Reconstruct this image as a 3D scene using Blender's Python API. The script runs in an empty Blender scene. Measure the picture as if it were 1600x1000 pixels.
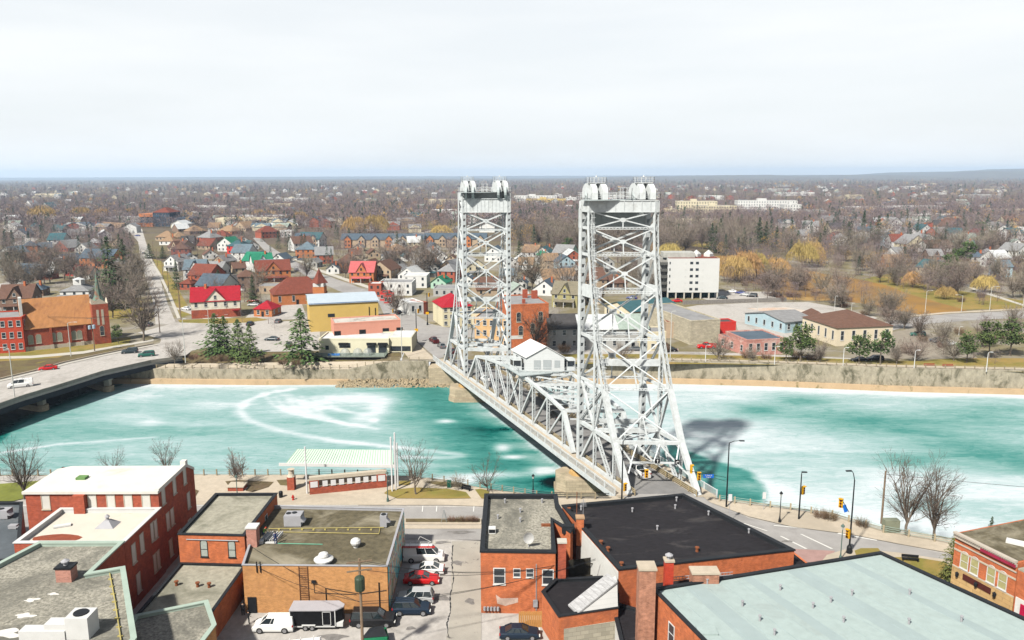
import bpy, bmesh, math, random
import numpy as np
from mathutils import Vector, Matrix
S = bpy.context.scene; C = S.collection
R_ = math.radians
# ---------------------------------------------------------------- camera
F_, CX, CY, CH = 1244.0, 800.0, 500.0, 53.0
cd = bpy.data.cameras.new('camera'); cam = bpy.data.objects.new('camera', cd); C.objects.link(cam)
CR = Matrix.Rotation(R_(90-10.33), 3, 'X') @ Matrix.Rotation(R_(-0.2), 3, 'Z')
cam.matrix_world = Matrix.Translation((0, 0, CH)) @ CR.to_4x4()
cd.sensor_width = 36; cd.lens = 36*F_/1600; cd.clip_start = 0.5; cd.clip_end = 90000
S.camera = cam
# ---------------------------------------------------------------- light
SUNV = Vector((0.56, 0.76, -1.0)).normalized()
sd = bpy.data.lights.new('sun', 'SUN'); so = bpy.data.objects.new('sun', sd); C.objects.link(so)
sd.energy = 5.0; sd.angle = R_(2.6); sd.color = (1, .955, .88)
so.rotation_euler = SUNV.to_track_quat('-Z', 'Y').to_euler(); so.location = (-60, -60, 120)
W = bpy.data.worlds.new('World'); S.world = W; W.use_nodes = True
nt = W.node_tree; nt.nodes.clear()
def nn(t, k, **kw):
    n = t.nodes.new(k)
    for a, b in kw.items(): setattr(n, a, b)
    return n
sky = nn(nt, 'ShaderNodeTexSky', sky_type='NISHITA', sun_disc=False)
sky.sun_elevation = math.asin(-SUNV.z); sky.sun_rotation = math.atan2(-SUNV.x, -SUNV.y)
sky.air_density = 1.0; sky.dust_density = 2.0; sky.ozone_density = 1.0
tc = nn(nt, 'ShaderNodeTexCoord'); mp = nn(nt, 'ShaderNodeMapping'); mp.inputs['Scale'].default_value = (1, 1, 7)
nz = nn(nt, 'ShaderNodeTexNoise'); nz.inputs['Scale'].default_value = 2.6; nz.inputs['Detail'].default_value = 6
cr = nn(nt, 'ShaderNodeValToRGB'); cr.color_ramp.elements[0].position = .36; cr.color_ramp.elements[1].position = .68
cr.color_ramp.elements[0].color = (.86, .86, .86, 1); cr.color_ramp.elements[1].color = (1, 1, 1, 1)
mx = nn(nt, 'ShaderNodeMix', data_type='RGBA'); mx.inputs[7].default_value = (8.5, 8.75, 8.85, 1)
bg = nn(nt, 'ShaderNodeBackground'); bg.inputs[1].default_value = 0.05
out = nn(nt, 'ShaderNodeOutputWorld'); L = nt.links.new
L(tc.outputs['Generated'], mp.inputs[0]); L(mp.outputs[0], nz.inputs[0]); L(nz.outputs[0], cr.inputs[0])
sz_ = nn(nt, 'ShaderNodeSeparateXYZ'); L(tc.outputs['Generated'], sz_.inputs[0]); el_ = nn(nt, 'ShaderNodeMapRange', interpolation_type='SMOOTHSTEP'); el_.inputs[1].default_value = .40; el_.inputs[2].default_value = .68; el_.inputs[3].default_value = 1; el_.inputs[4].default_value = .12
L(sz_.outputs[2], el_.inputs[0]); ml_ = nn(nt, 'ShaderNodeMath', operation='MULTIPLY'); L(cr.outputs[0], ml_.inputs[0]); L(el_.outputs[0], ml_.inputs[1]); L(ml_.outputs[0], mx.inputs[0]); L(sky.outputs[0], mx.inputs[6]); L(mx.outputs[2], bg.inputs[0]); L(bg.outputs[0], out.inputs[0])
vs = S.view_settings; vs.view_transform = 'Standard'; vs.look = 'None'; vs.gamma = 1; vs.exposure = 1.22
S.cycles.max_bounces = 5; S.cycles.diffuse_bounces = 2; S.cycles.glossy_bounces = 2; S.cycles.volume_bounces = 0
S.cycles.transparent_max_bounces = 6; S.cycles.use_denoising = True; S.cycles.caustics_reflective = False
# ---------------------------------------------------------------- projection of photograph pixels on planes of the place
def ray(px, py): return CR @ Vector(((px-CX)/F_, -(py-CY)/F_, -1))
def G(px, py, z=0.0):
    d = ray(px, py); t = (z-CH)/d.z
    return Vector((d.x*t, d.y*t, z))
def D(px, py, y):
    d = ray(px, py); t = y/d.y
    return Vector((d.x*t, y, CH+d.z*t))
def PJ(p):
    c = CR.transposed() @ (Vector(p)-Vector((0, 0, CH)))
    return (CX+F_*c.x/-c.z, CY-F_*c.y/-c.z) if c.z < 0 else (-999, -999)
# ---------------------------------------------------------------- materials
MT = {}; ALB = .47
def M(name, col, rough=.85, var=.18, sc=.8, col2=None, metal=0, bump=0, kind=None, rnd=0, f2=None, spec=.12, stretch=None, emit=0):
    if name in MT: return MT[name]
    col = tuple(x*ALB for x in col); col2 = col2 and tuple(x*ALB for x in col2); f2 = f2 and (tuple(x*ALB for x in f2[0]), *f2[1:])
    m = bpy.data.materials.new(name); m.use_nodes = True; t = m.node_tree; t.nodes.clear(); l = t.links.new; MT[name] = m
    o = nn(t, 'ShaderNodeOutputMaterial'); b = nn(t, 'ShaderNodeBsdfPrincipled'); l(b.outputs[0], o.inputs[0])
    b.inputs['Roughness'].default_value = rough; b.inputs['Metallic'].default_value = metal
    b.inputs['Specular IOR Level'].default_value = spec
    c = nn(t, 'ShaderNodeTexCoord'); g = nn(t, 'ShaderNodeNewGeometry')
    src = g.outputs['Position']
    if stretch:
        q = nn(t, 'ShaderNodeMapping'); q.inputs['Scale'].default_value = stretch; l(src, q.inputs[0]); src = q.outputs[0]
    n = nn(t, 'ShaderNodeTexNoise'); n.inputs['Scale'].default_value = sc; n.inputs['Detail'].default_value = 7; n.inputs['Roughness'].default_value = .65
    l(src, n.inputs[0])
    r = nn(t, 'ShaderNodeValToRGB'); r.color_ramp.elements[0].position = .3; r.color_ramp.elements[1].position = .7
    c2 = col2 or tuple(min(1, x*(1+var)) for x in col); c1 = tuple(x*(1-var) for x in col) if not col2 else col
    r.color_ramp.elements[0].color = (*c1, 1); r.color_ramp.elements[1].color = (*c2, 1)
    l(n.outputs[0], r.inputs[0]); cur = r.outputs[0]
    def mixin(fac, colr, blend='MIX'):
        nonlocal cur
        x = nn(t, 'ShaderNodeMix', data_type='RGBA', blend_type=blend)
        if isinstance(fac, float): x.inputs[0].default_value = fac
        else: l(fac, x.inputs[0])
        l(cur, x.inputs[6])
        if isinstance(colr, tuple): x.inputs[7].default_value = (*colr, 1)
        else: l(colr, x.inputs[7])
        cur = x.outputs[2]
    def ramp(o_, a, b_, lo=0., hi=1.):
        x = nn(t, 'ShaderNodeMapRange'); x.inputs[1].default_value = a; x.inputs[2].default_value = b_
        x.inputs[3].default_value = lo; x.inputs[4].default_value = hi; l(o_, x.inputs[0]); return x.outputs[0]
    if kind in ('brick', 'siding', 'shingle', 'seam', 'block'):
        s = nn(t, 'ShaderNodeSeparateXYZ'); l(g.outputs['Position'], s.inputs[0])
        a = nn(t, 'ShaderNodeMath', operation='ADD'); l(s.outputs[0], a.inputs[0]); l(s.outputs[1], a.inputs[1])
        v = nn(t, 'ShaderNodeCombineXYZ'); l(a.outputs[0], v.inputs[0]); l(s.outputs[2], v.inputs[1])
        if kind in ('brick', 'block', 'shingle'):
            k = nn(t, 'ShaderNodeTexBrick'); l(v.outputs[0], k.inputs[0])
            k.inputs['Color1'].default_value = (.75, .75, .75, 1); k.inputs['Color2'].default_value = (1, 1, 1, 1)
            k.inputs['Mortar'].default_value = (1.12, 1.1, 1.05, 1) if kind == 'brick' else (.62, .62, .62, 1)
            k.inputs['Scale'].default_value = 1
            bw, rh, ms = {'brick': (.36, .13, .012), 'block': (1.2, .5, .025), 'shingle': (.5, .28, .02)}[kind]
            k.inputs['Brick Width'].default_value = bw; k.inputs['Row Height'].default_value = rh; k.inputs['Mortar Size'].default_value = ms
            mixin(1.0 if kind != 'shingle' else .8, k.outputs[0], 'MULTIPLY')
        else:
            w = nn(t, 'ShaderNodeTexWave', wave_type='BANDS', wave_profile='SAW' if kind == 'siding' else 'SIN')
            w.bands_direction = 'Y' if kind == 'siding' else 'X'
            w.inputs['Scale'].default_value = .55 if kind == 'siding' else .7; l(v.outputs[0], w.inputs[0])
            mixin(ramp(w.outputs[1], .8, 1., 0, .25), tuple(x*.55 for x in col))
    if f2:   # second, larger stain layer: (colour, scale, lo, hi)
        n2 = nn(t, 'ShaderNodeTexNoise'); n2.inputs['Scale'].default_value = f2[1]; n2.inputs['Detail'].default_value = 5
        n2.inputs['Roughness'].default_value = .7; n2.inputs['Distortion'].default_value = .6
        l(src, n2.inputs[0]); mixin(ramp(n2.outputs[0], f2[2], f2[3]), f2[0])
    if rnd:
        oi = nn(t, 'ShaderNodeObjectInfo'); h = nn(t, 'ShaderNodeHueSaturation')
        l(ramp(oi.outputs['Random'], 0, 1, .5-rnd*.06, .5+rnd*.06), h.inputs[0])
        wn = nn(t, 'ShaderNodeMath', operation='FRACT'); m7 = nn(t, 'ShaderNodeMath', operation='MULTIPLY'); m7.inputs[1].default_value = 7.31
        l(oi.outputs['Random'], m7.inputs[0]); l(m7.outputs[0], wn.inputs[0])
        l(ramp(wn.outputs[0], 0, 1, 1-rnd*.45, 1+rnd*.4), h.inputs[2]); l(cur, h.inputs[4]); cur = h.outputs[0]
    l(cur, b.inputs['Base Color'])
    if bump:
        bp = nn(t, 'ShaderNodeBump'); bp.inputs[0].default_value = bump; bp.inputs[1].default_value = .1
        l(n.outputs[0], bp.inputs[2]); l(bp.outputs[0], b.inputs['Normal'])
    if emit:
        l(cur, b.inputs['Emission Color']); b.inputs['Emission Strength'].default_value = emit
    return m
GLASS = M('window_glass', (.035, .045, .055), .12, .4, .35, spec=.6)
WTRIM = M('white_trim', (.72, .72, .70), .6, .06)
STEEL = M('white_bridge_paint', (.68, .72, .725), .45, .14, 1.2, f2=((.40, .40, .37), .4, .54, .82))
DARK = M('dark_metal', (.018, .02, .023), .45, .2)
# ---------------------------------------------------------------- mesh builder
KD = {}
class MB:
    def __init__(s): s.v = []; s.f = []; s.m = []; s.cur = 0; s.mats = []
    def mat(s, m):
        if m not in s.mats: s.mats.append(m)
        s.cur = s.mats.index(m); return s
    def add(s, vs, fs):
        n = len(s.v); s.v += [tuple(v) for v in vs]; s.f += [tuple(i+n for i in f) for f in fs]; s.m += [s.cur]*len(fs); return s
    def quad(s, *p): return s.add(p, [tuple(range(len(p)))])
    def box(s, x0, x1, y0, y1, z0, z1):
        return s.add([(x0, y0, z0), (x1, y0, z0), (x1, y1, z0), (x0, y1, z0), (x0, y0, z1), (x1, y0, z1), (x1, y1, z1), (x0, y1, z1)],
                     [(0, 3, 2, 1), (4, 5, 6, 7), (0, 1, 5, 4), (1, 2, 6, 5), (2, 3, 7, 6), (3, 0, 4, 7)])
    def frame(s, p, q, up):
        d = (q-p).normalized(); up = Vector(up)
        if abs(d.dot(up)) > .98: up = Vector((0, 1, 0)) if abs(d.y) < .9 else Vector((1, 0, 0))
        a = d.cross(up).normalized(); b = a.cross(d).normalized(); return d, a, b
    def beam(s, p, q, w, h=None, up=(0, 0, 1), w2=None, h2=None):
        p, q = Vector(p), Vector(q); h = h or w; w2 = w2 or w; h2 = h2 or h; d, a, b = s.frame(p, q, up)
        vs = [p+a*x*w/2+b*y*h/2 for x, y in ((-1, -1), (1, -1), (1, 1), (-1, 1))]+[q+a*x*w2/2+b*y*h2/2 for x, y in ((-1, -1), (1, -1), (1, 1), (-1, 1))]
        return s.add(vs, [(0, 1, 2, 3)[::-1], (4, 5, 6, 7), (0, 1, 5, 4), (1, 2, 6, 5), (2, 3, 7, 6), (3, 0, 4, 7)])
    def tube(s, p, q, r, r2=None, n=6, cap=True):
        p, q = Vector(p), Vector(q); r2 = r if r2 is None else r2; d, a, b = s.frame(p, q, (0, 0, 1))
        vs = [p+(a*math.cos(k*2*math.pi/n)+b*math.sin(k*2*math.pi/n))*r for k in range(n)]
        vs += [q+(a*math.cos(k*2*math.pi/n)+b*math.sin(k*2*math.pi/n))*r2 for k in range(n)]
        fs = [(k, (k+1) % n, n+(k+1) % n, n+k) for k in range(n)]
        if cap: fs += [tuple(range(n))[::-1], tuple(range(n, 2*n))]
        return s.add(vs, fs)
    def lathe(s, c, prof, n=10):
        c = Vector(c); vs = []; fs = []
        for r, z in prof: vs += [c+Vector((r*math.cos(k*2*math.pi/n), r*math.sin(k*2*math.pi/n), z)) for k in range(n)]
        for i in range(len(prof)-1): fs += [(i*n+k, i*n+(k+1) % n, (i+1)*n+(k+1) % n, (i+1)*n+k) for k in range(n)]
        fs += [tuple(range(n))[::-1], tuple(range((len(prof)-1)*n, len(prof)*n))]
        return s.add(vs, fs)
    def prism(s, poly, z0, z1, top=None):
        n = len(poly); zt = (lambda i: z1[i]) if isinstance(z1, (list, tuple)) else (lambda i: z1)
        vs = [(p[0], p[1], z0) for p in poly]+[(p[0], p[1], zt(i)) for i, p in enumerate(poly)]
        s.add(vs, [(i, (i+1) % n, n+(i+1) % n, n+i) for i in range(n)]+[tuple(range(n))[::-1]])
        if top is not None: k = s.cur; s.mat(top); s.add([vs[n+i] for i in range(n)], [tuple(range(n))]); s.cur = k
        else: s.add([vs[n+i] for i in range(n)], [tuple(range(n))])
        return s
    def sheet(s, poly, z=0.0): return s.add([(p[0], p[1], z) for p in poly], [tuple(range(len(poly)))])
    def laced(s, p, q, w, h, up, step=None, t=.09):       # two channels joined by zigzag lacing bars
        p, q = Vector(p), Vector(q); d, a, b = s.frame(p, q, up); Ln = (q-p).length; step = step or w*1.1
        for k in (-1, 1): s.beam(p+a*k*(w/2-t/2), q+a*k*(w/2-t/2), t, h, up)
        n = max(2, int(Ln/step))
        for z in (-1, 1):
            for i in range(n):
                k = 1 if i % 2 else -1
                s.beam(p+d*Ln*i/n+a*k*w*.42+b*z*h*.45, p+d*Ln*(i+1)/n-a*k*w*.42+b*z*h*.45, t*.9, .03, up)
        return s
    def batten(s, p, q, w, h, up, step=1.6, t=.16, fill=.62):   # two webs with plates and open slots between them
        p, q = Vector(p), Vector(q); d, a, b = s.frame(p, q, up); Ln = (q-p).length
        for k in (-1, 1): s.beam(p+a*k*(w/2-t/2), q+a*k*(w/2-t/2), t, h, up)
        n = max(1, int(Ln/step))
        for i in range(n):
            for z in (-1, 1): s.beam(p+d*(Ln*i/n)+b*z*(h/2-.03), p+d*(Ln*(i+fill)/n)+b*z*(h/2-.03), w-t, .04, up)
        return s
    def build(s, name, m=None, parent=None, smooth=False, world=True):
        me = bpy.data.meshes.new(name); me.from_pydata(s.v, [], s.f)
        if m is not None: me.materials.append(m)
        else:
            for x in s.mats: me.materials.append(x)
            me.polygons.foreach_set('material_index', s.m)
        if smooth: me.polygons.foreach_set('use_smooth', [True]*len(me.polygons))
        me.update(); o = bpy.data.objects.new(name, me); C.objects.link(o)
        if parent:
            o.parent = parent; KD.setdefault(parent.name, []).append(o)
            if world: o.matrix_parent_inverse = Matrix.Identity(4); o.location = -parent.location
        return o
def tag(o, label=None, cat=None, group=None, kind=None):
    if label: o['label'] = label
    if cat: o['category'] = cat
    if group: o['group'] = group
    if kind: o['kind'] = kind
    return o
def thing(name, label, cat, loc=(0, 0, 0), rz=0, group=None):
    o = bpy.data.objects.new(name, None); C.objects.link(o); o.location = loc; o.rotation_euler.z = rz
    o.empty_display_size = .5; return tag(o, label, cat, group)
def copy_tree(o, loc=None, rz=None, label=None, group=None, sc=None, parent=None):
    c = o.copy(); C.objects.link(c)
    if parent: c.parent = parent; KD.setdefault(parent.name, []).append(c)
    if loc is not None: c.location = loc
    if rz is not None: c.rotation_euler.z = rz
    if sc is not None: c.scale = (sc, sc, sc) if isinstance(sc, (int, float)) else sc
    if label: c['label'] = label
    if group: c['group'] = group
    for ch in KIDS(o): copy_tree(ch, parent=c)
    return c
def KIDS(o): return list(KD.get(o.name, []))
def structure(name, mb, m=None): return tag(mb.build(name, m), kind='structure')
def lerp(a, b, t): return a+(b-a)*t
rnd = random.Random(7)
ORD = 'first second third fourth fifth sixth seventh eighth ninth tenth eleventh twelfth thirteenth fourteenth fifteenth sixteenth seventeenth eighteenth nineteenth twentieth'.split()
def ordinal(i):
    if i < 20: return ORD[i]
    t = {2: 'twenty', 3: 'thirty', 4: 'forty', 5: 'fifty', 6: 'sixty', 7: 'seventy', 8: 'eighty', 9: 'ninety'}
    i += 1
    return t[i//10]+'-'+ORD[i % 10-1] if i % 10 else t[i//10][:-1]+'ieth'
# ================================================================ SETTING: ground, canal, river, roads
ZW = -6.0
FAR = [(-30000, 242), (-600, 240), (-200, 226), (-111, 224.3), (-74, 222.4), (46, 222.1), (72.6, 219), (106, 213), (139, 209.3), (260, 190), (600, 130), (30000, -4000)]
NEAR = [(-30000, 140), (-600, 139), (-120, 136.5), (-83, 136), (-37, 135.7), (-18.4, 135), (-5.6, 129.5), (4, 125.6), (15.4, 125), (33.8, 124.3), (38.8, 123), (50.6, 118.5), (56.2, 113.4), (62.6, 110.3), (90, 100), (180, 68), (600, -60), (30000, -6000)]
def ipol(L_, x):
    for (a, b), (c, d) in zip(L_, L_[1:]):
        if x <= c: return b+(d-b)*(x-a)/(c-a)
    return L_[-1][1]
SOIL = M('bare_brown_soil', (.14, .10, .06), .95, .3, .5, f2=((.20, .17, .07), .12, .4, .7))
LAWN = M('dormant_lawn', (.24, .21, .05), .95, .2, .35, f2=((.36, .25, .08), .1, .42, .62), bump=.3)
TOWNG = M('town_ground', (.235, .20, .11), .95, .25, .12, f2=((.33, .30, .25), .045, .45, .6))
WOODF = M('woodland_floor', (.15, .115, .085), .95, .2, .02, f2=((.20, .17, .08), .006, .45, .65))
ASPH = M('old_asphalt', (.40, .385, .365), .9, .1, .35, f2=((.32, .305, .29), .06, .5, .62), stretch=(1, 1, 1))
ASPHL = M('light_asphalt', (.52, .49, .45), .9, .16, 1.1, f2=((.36, .335, .30), .09, .5, .68), stretch=(1, .7, 1))
CONC = M('concrete_paving', (.58, .50, .39), .9, .12, .9, f2=((.46, .40, .31), .07, .45, .7))
CONCL = M('pale_concrete', (.58, .55, .48), .9, .08, .5)
PAINT = M('road_paint', (.78, .77, .72), .8, .12, 3)
WALLC = M('weathered_canal_wall', (.43, .385, .29), .95, .28, .9, f2=((.14, .13, .085), .42, .49, .66), stretch=(1, 1, .6), bump=.4)
LEDGE = M('tan_ledge_stone', (.60, .44, .27), .9, .1, .4, f2=((.30, .24, .12), .35, .6, .68))
RIPRAP = M('riprap_stone', (.42, .34, .22), .95, .35, 1.2, bump=1)
far = MB(); e = [(x, 238.0) if x < -33 else (x, y+1.0) for x, y in FAR if x not in (-30000, 30000)]
i = max(k for k, p in enumerate(e) if p[0] < -33)
e = [(-30000, 238.0)]+e[:i+1]+[(-33, 238), (-32, 224)]+e[i+1:]+[(30000, -3999)]
far.sheet(e+[(30000, 42000), (-30000, 42000)], 0)
structure('ground', far, TOWNG)
near = MB(); near.sheet([(x, y) for x, y in reversed(NEAR)]+[(-30000, -6500), (30000, -6500)], -.01); structure('ground_near', near, ASPHL).name = 'ground'
# slope and towpath below the restaurant
b = MB().mat(SOIL); b.add([(-190, 226, -1.8), (-45, 227, -1.8), (-33, 227, -.4), (-33, 238.1, .01), (-190, 238.1, .01)], [(0, 1, 2, 3, 4)])
structure('grassy_slope', b)
b = MB().mat(CONC); b.add([(-190, 223.9, -1.78), (-111, 224.6, -1.78), (-74, 222.8, -1.78), (-46, 222.6, -1.78), (-33, 222.6, -.2), (-33, 227, -.38), (-45, 227, -1.77), (-190, 226.3, -1.77)], [(0, 1, 2, 3, 4, 5, 6, 7)])
structure('canal_path', b)
# woodland floor far behind
b = MB().sheet([(-30000, 520), (-420, 520), (-250, 470), (-60, 640), (80, 560), (130, 300+120), (200, 560), (330, 420), (30000, 420), (30000, 41000), (-30000, 41000)], .03)
structure('woodland_floor', b, WOODF)
# canal water, with frozen and open parts and painted bridge reflections stored in one attribute
def vnoise(X, Y, seed, sx, sy, oct=4, gain=.55):
    rs = np.random.RandomState(seed); T = rs.rand(256, 256); o = 0; a = 1; tot = 0
    for k in range(oct):
        x = X/sx*2**k+k*17.3; y = Y/sy*2**k+k*9.1; xi = np.floor(x).astype(int); yi = np.floor(y).astype(int)
        fx = x-xi; fy = y-yi; fx = fx*fx*(3-2*fx); fy = fy*fy*(3-2*fy)
        g = lambda i, j: T[i % 256, j % 256]
        o = o+a*((g(xi, yi)*(1-fx)+g(xi+1, yi)*fx)*(1-fy)+(g(xi, yi+1)*(1-fx)+g(xi+1, yi+1)*fx)*fy); tot += a; a *= gain
    return o/tot
def sdist(X, Y, pts):
    best = np.full(X.shape, 1e9)
    for (ax, ay), (bx, by) in zip(pts, pts[1:]):
        dx, dy = bx-ax, by-ay; t = np.clip(((X-ax)*dx+(Y-ay)*dy)/(dx*dx+dy*dy+1e-9), 0, 1)
        best = np.minimum(best, np.hypot(X-ax-t*dx, Y-ay-t*dy))
    return best
def inside(X, Y, pts):
    r = np.zeros(X.shape, bool)
    for (ax, ay), (bx, by) in zip(pts, pts[1:]+pts[:1]):
        c = ((ay > Y) != (by > Y)) & (X < (bx-ax)*(Y-ay)/(by-ay+1e-12)+ax); r ^= c
    return r
def WP(*p): return [tuple(G(x, y, ZW)[:2]) for x, y in p]
xs = np.concatenate([np.linspace(-3000, -190, 30), np.arange(-189.4, 215, .6), np.linspace(216, 3000, 30)]); ys = np.arange(96, 232, .6)
X, Y = np.meshgrid(xs, ys)
wx = X+9*(vnoise(X, Y, 3, 30, 18)-.5); wy = Y+7*(vnoise(X, Y, 4, 26, 14)-.5)
n1 = vnoise(wx, wy, 11, 46, 9, 5); n2 = vnoise(wx, wy, 12, 12, 3, 4); n3 = vnoise(X, Y, 13, 120, 40, 3)
sm = lambda a, b, v: (lambda t: t*t*(3-2*t))(np.clip((v-a)/(b-a), 0, 1))
axis = [(15.7, 128.7), (-22, 228)]
side = (X-(15.7-.38*(Y-128.7)))          # metres right of the bridge's upstream edge
left = sm(4, -4, side)
A = .69+.38*(n1-.5)+.18*(n2-.5)
A = np.where(side < 0, A-.02, A)
Rm_ = .72+1.1*(n1-.55)+.25*(n2-.5)
teal = np.zeros(X.shape)
def blob(px, py, rx, ry, k=1.0):
    global teal
    c = WP((px, py))[0]; s_ = c[1]/F_
    d = ((X-c[0])/(rx*s_))**2+((Y-c[1])/(ry*s_*s_*F_/59))**2
    return np.exp(-d*k)
Rt = .87-.03*(1-n3)
for a in [(1340, 655, 130, 22), (1480, 690, 150, 26), (1560, 650, 100, 24), (1250, 625, 60, 9), (1590, 720, 110, 26), (1180, 640, 40, 8), (1420, 720, 60, 10)]: Rt = Rt-.31*blob(*a)
Rt = np.clip(Rt, .42, .95)+.42*(n1-.5)+.2*(n2-.5)
A = A*left+Rt*(1-left)
wedge = WP((1045, 688), (1068, 697), (1090, 712), (1120, 722), (1160, 730), (1185, 745), (1200, 770), (1190, 800), (1100, 800), (1030, 720))
dw = sdist(X, Y, wedge+wedge[:1]); sw = np.where(inside(X, Y, wedge), dw, -dw)+3.2*(n2-.5)+2*(n1-.5); kw = sm(-1.1, 1.3, sw); A = A*(1-kw)+(.27+.16*(n2-.3))*kw
# deep clear water; the lift span's dark reflection painted in as black streaks
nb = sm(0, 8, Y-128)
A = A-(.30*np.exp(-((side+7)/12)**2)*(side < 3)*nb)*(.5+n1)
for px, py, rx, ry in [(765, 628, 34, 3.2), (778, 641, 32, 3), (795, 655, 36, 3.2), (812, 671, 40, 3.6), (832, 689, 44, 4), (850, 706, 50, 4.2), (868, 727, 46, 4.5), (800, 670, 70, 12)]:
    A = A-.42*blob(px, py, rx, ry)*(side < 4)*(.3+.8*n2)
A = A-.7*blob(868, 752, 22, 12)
# frost bands
def band(pts, w_, k): 
    global A
    A = A+k*np.exp(-(sdist(X, Y, WP(*pts))/w_)**2)*(.6+.8*n2)
band([(458, 608), (420, 614), (386, 626), (374, 641), (386, 656), (440, 674), (520, 688), (600, 697), (690, 706), (722, 712), (700, 716), (630, 714)], 1.3, .26)
for k, (x0, y0) in enumerate([(470, 616), (490, 622), (510, 626), (528, 628), (548, 632)]):
    band([(x0-60, y0-2), (x0-44, y0+16), (x0-10, y0+30), (x0+40, y0+38)], 1.0, .16); band([(x0-40, y0-6), (x0-18, y0+8), (x0+20, y0+16)], 1.1, .12)
band([(0, 708), (90, 694), (150, 690), (240, 683)], .8, .22); band([(1000, 745), (1120, 740), (1300, 800), (1500, 830)], 5, .2)
for a, k in [((560, 622, 60, 10), .4), ((590, 640, 22, 18), .33), ((560, 655, 22, 10), .25), ((697, 658, 15, 3.5), .6), ((785, 700, 14, 7), .75), ((800, 714, 20, 4), .7), ((235, 660, 22, 7), .2),
             ((780, 742, 60, 6), .5), ((850, 735, 22, 9), .6), ((340, 630, 60, 9), .22), ((210, 620, 60, 9), .3), ((470, 640, 40, 14), .18), ((720, 750, 50, 9), .45), ((640, 728, 70, 6), .15), ((585, 657, 8, 4), .3)]: A = A+k*blob(*a)*(.7+.5*n2)
fe = np.array([ipol(FAR, x) for x in xs])[None, :]-Y; ne = Y-np.array([ipol(NEAR, x) for x in xs])[None, :]
A = A+.55*np.exp(-(fe/4.5)**2)*(.5+.9*n1)*(np.abs(side) > 12)+.28*np.exp(-(ne/3)**2)*(side < -6)
# open water along the road bridge, its dark reflection painted in as black
refl_water = WP((0, 692), (26, 668), (60, 648), (112, 628), (152, 611), (192, 601), (180, 590), (-60, 575), (-400, 640), (-400, 760))
di = sdist(X, Y, refl_water+refl_water[:1]); ins = inside(X, Y, refl_water)
A = np.where(ins, np.minimum(A, .34*np.exp(-di/3.2)), A-.2*np.exp(-di/6)*(X < -60))
A = np.clip(A, 0, 1)
me = bpy.data.meshes.new('water'); ny, nx = X.shape
idx = np.arange(nx*ny).reshape(ny, nx)
me.vertices.add(nx*ny); co = np.zeros((nx*ny, 3)); co[:, 0] = X.ravel(); co[:, 1] = Y.ravel(); co[:, 2] = ZW; me.vertices.foreach_set('co', co.ravel())
q = np.stack([idx[:-1, :-1], idx[:-1, 1:], idx[1:, 1:], idx[1:, :-1]], -1).reshape(-1, 4)
me.loops.add(q.size); me.loops.foreach_set('vertex_index', q.ravel()); me.polygons.add(len(q))
me.polygons.foreach_set('loop_start', np.arange(0, q.size, 4)); me.update(calc_edges=True)
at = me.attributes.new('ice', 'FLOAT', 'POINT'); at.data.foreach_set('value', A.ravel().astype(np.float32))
m = bpy.data.materials.new('frozen_canal'); m.use_nodes = True; t = m.node_tree; bs = t.nodes['Principled BSDF']; l = t.links.new
a1 = nn(t, 'ShaderNodeAttribute', attribute_name='ice'); gp = nn(t, 'ShaderNodeNewGeometry'); mpp = nn(t, 'ShaderNodeMapping'); mpp.inputs['Scale'].default_value = (.25, .9, 1)
l(gp.outputs['Position'], mpp.inputs[0]); nz = nn(t, 'ShaderNodeTexNoise'); nz.inputs['Scale'].default_value = .9; nz.inputs['Detail'].default_value = 9; nz.inputs['Roughness'].default_value = .7; nz.inputs['Distortion'].default_value = 1.2
l(mpp.outputs[0], nz.inputs[0]); mr = nn(t, 'ShaderNodeMapRange'); mr.inputs[3].default_value = -.13; mr.inputs[4].default_value = .13; mr.inputs[1].default_value = .25; mr.inputs[2].default_value = .75; l(nz.outputs[0], mr.inputs[0])
vo = nn(t, 'ShaderNodeTexVoronoi', feature='DISTANCE_TO_EDGE'); vo.inputs['Scale'].default_value = .055; n8 = nn(t, 'ShaderNodeTexNoise'); n8.inputs['Scale'].default_value = .12; n8.inputs['Detail'].default_value = 6; l(gp.outputs['Position'], n8.inputs[0])
mv = nn(t, 'ShaderNodeMix', data_type='VECTOR'); mv.inputs[0].default_value = .5; m30 = nn(t, 'ShaderNodeVectorMath', operation='MULTIPLY'); m30.inputs[1].default_value = (60, 60, 0); l(n8.outputs[1], m30.inputs[0]); av = nn(t, 'ShaderNodeVectorMath', operation='ADD'); l(gp.outputs['Position'], av.inputs[0]); l(m30.outputs[0], av.inputs[1]); l(av.outputs[0], vo.inputs[0])
ck = nn(t, 'ShaderNodeMapRange'); ck.inputs[1].default_value = 0; ck.inputs[2].default_value = .014; ck.inputs[3].default_value = -.085; ck.inputs[4].default_value = 0; l(vo.outputs[0], ck.inputs[0])
a0 = nn(t, 'ShaderNodeMath', operation='ADD'); l(mr.outputs[0], a0.inputs[0]); l(ck.outputs[0], a0.inputs[1])
ad = nn(t, 'ShaderNodeMath', operation='ADD'); l(a1.outputs['Fac'], ad.inputs[0]); l(a0.outputs[0], ad.inputs[1])
rp = nn(t, 'ShaderNodeValToRGB'); E_ = rp.color_ramp.elements
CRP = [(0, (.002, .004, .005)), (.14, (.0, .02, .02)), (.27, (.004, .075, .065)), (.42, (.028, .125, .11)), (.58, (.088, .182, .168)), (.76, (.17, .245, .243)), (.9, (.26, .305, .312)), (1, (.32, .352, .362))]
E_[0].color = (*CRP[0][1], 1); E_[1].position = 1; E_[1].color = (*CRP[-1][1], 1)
for p_, c_ in CRP[1:-1]: el = E_.new(p_); el.color = (*c_, 1)
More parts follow.
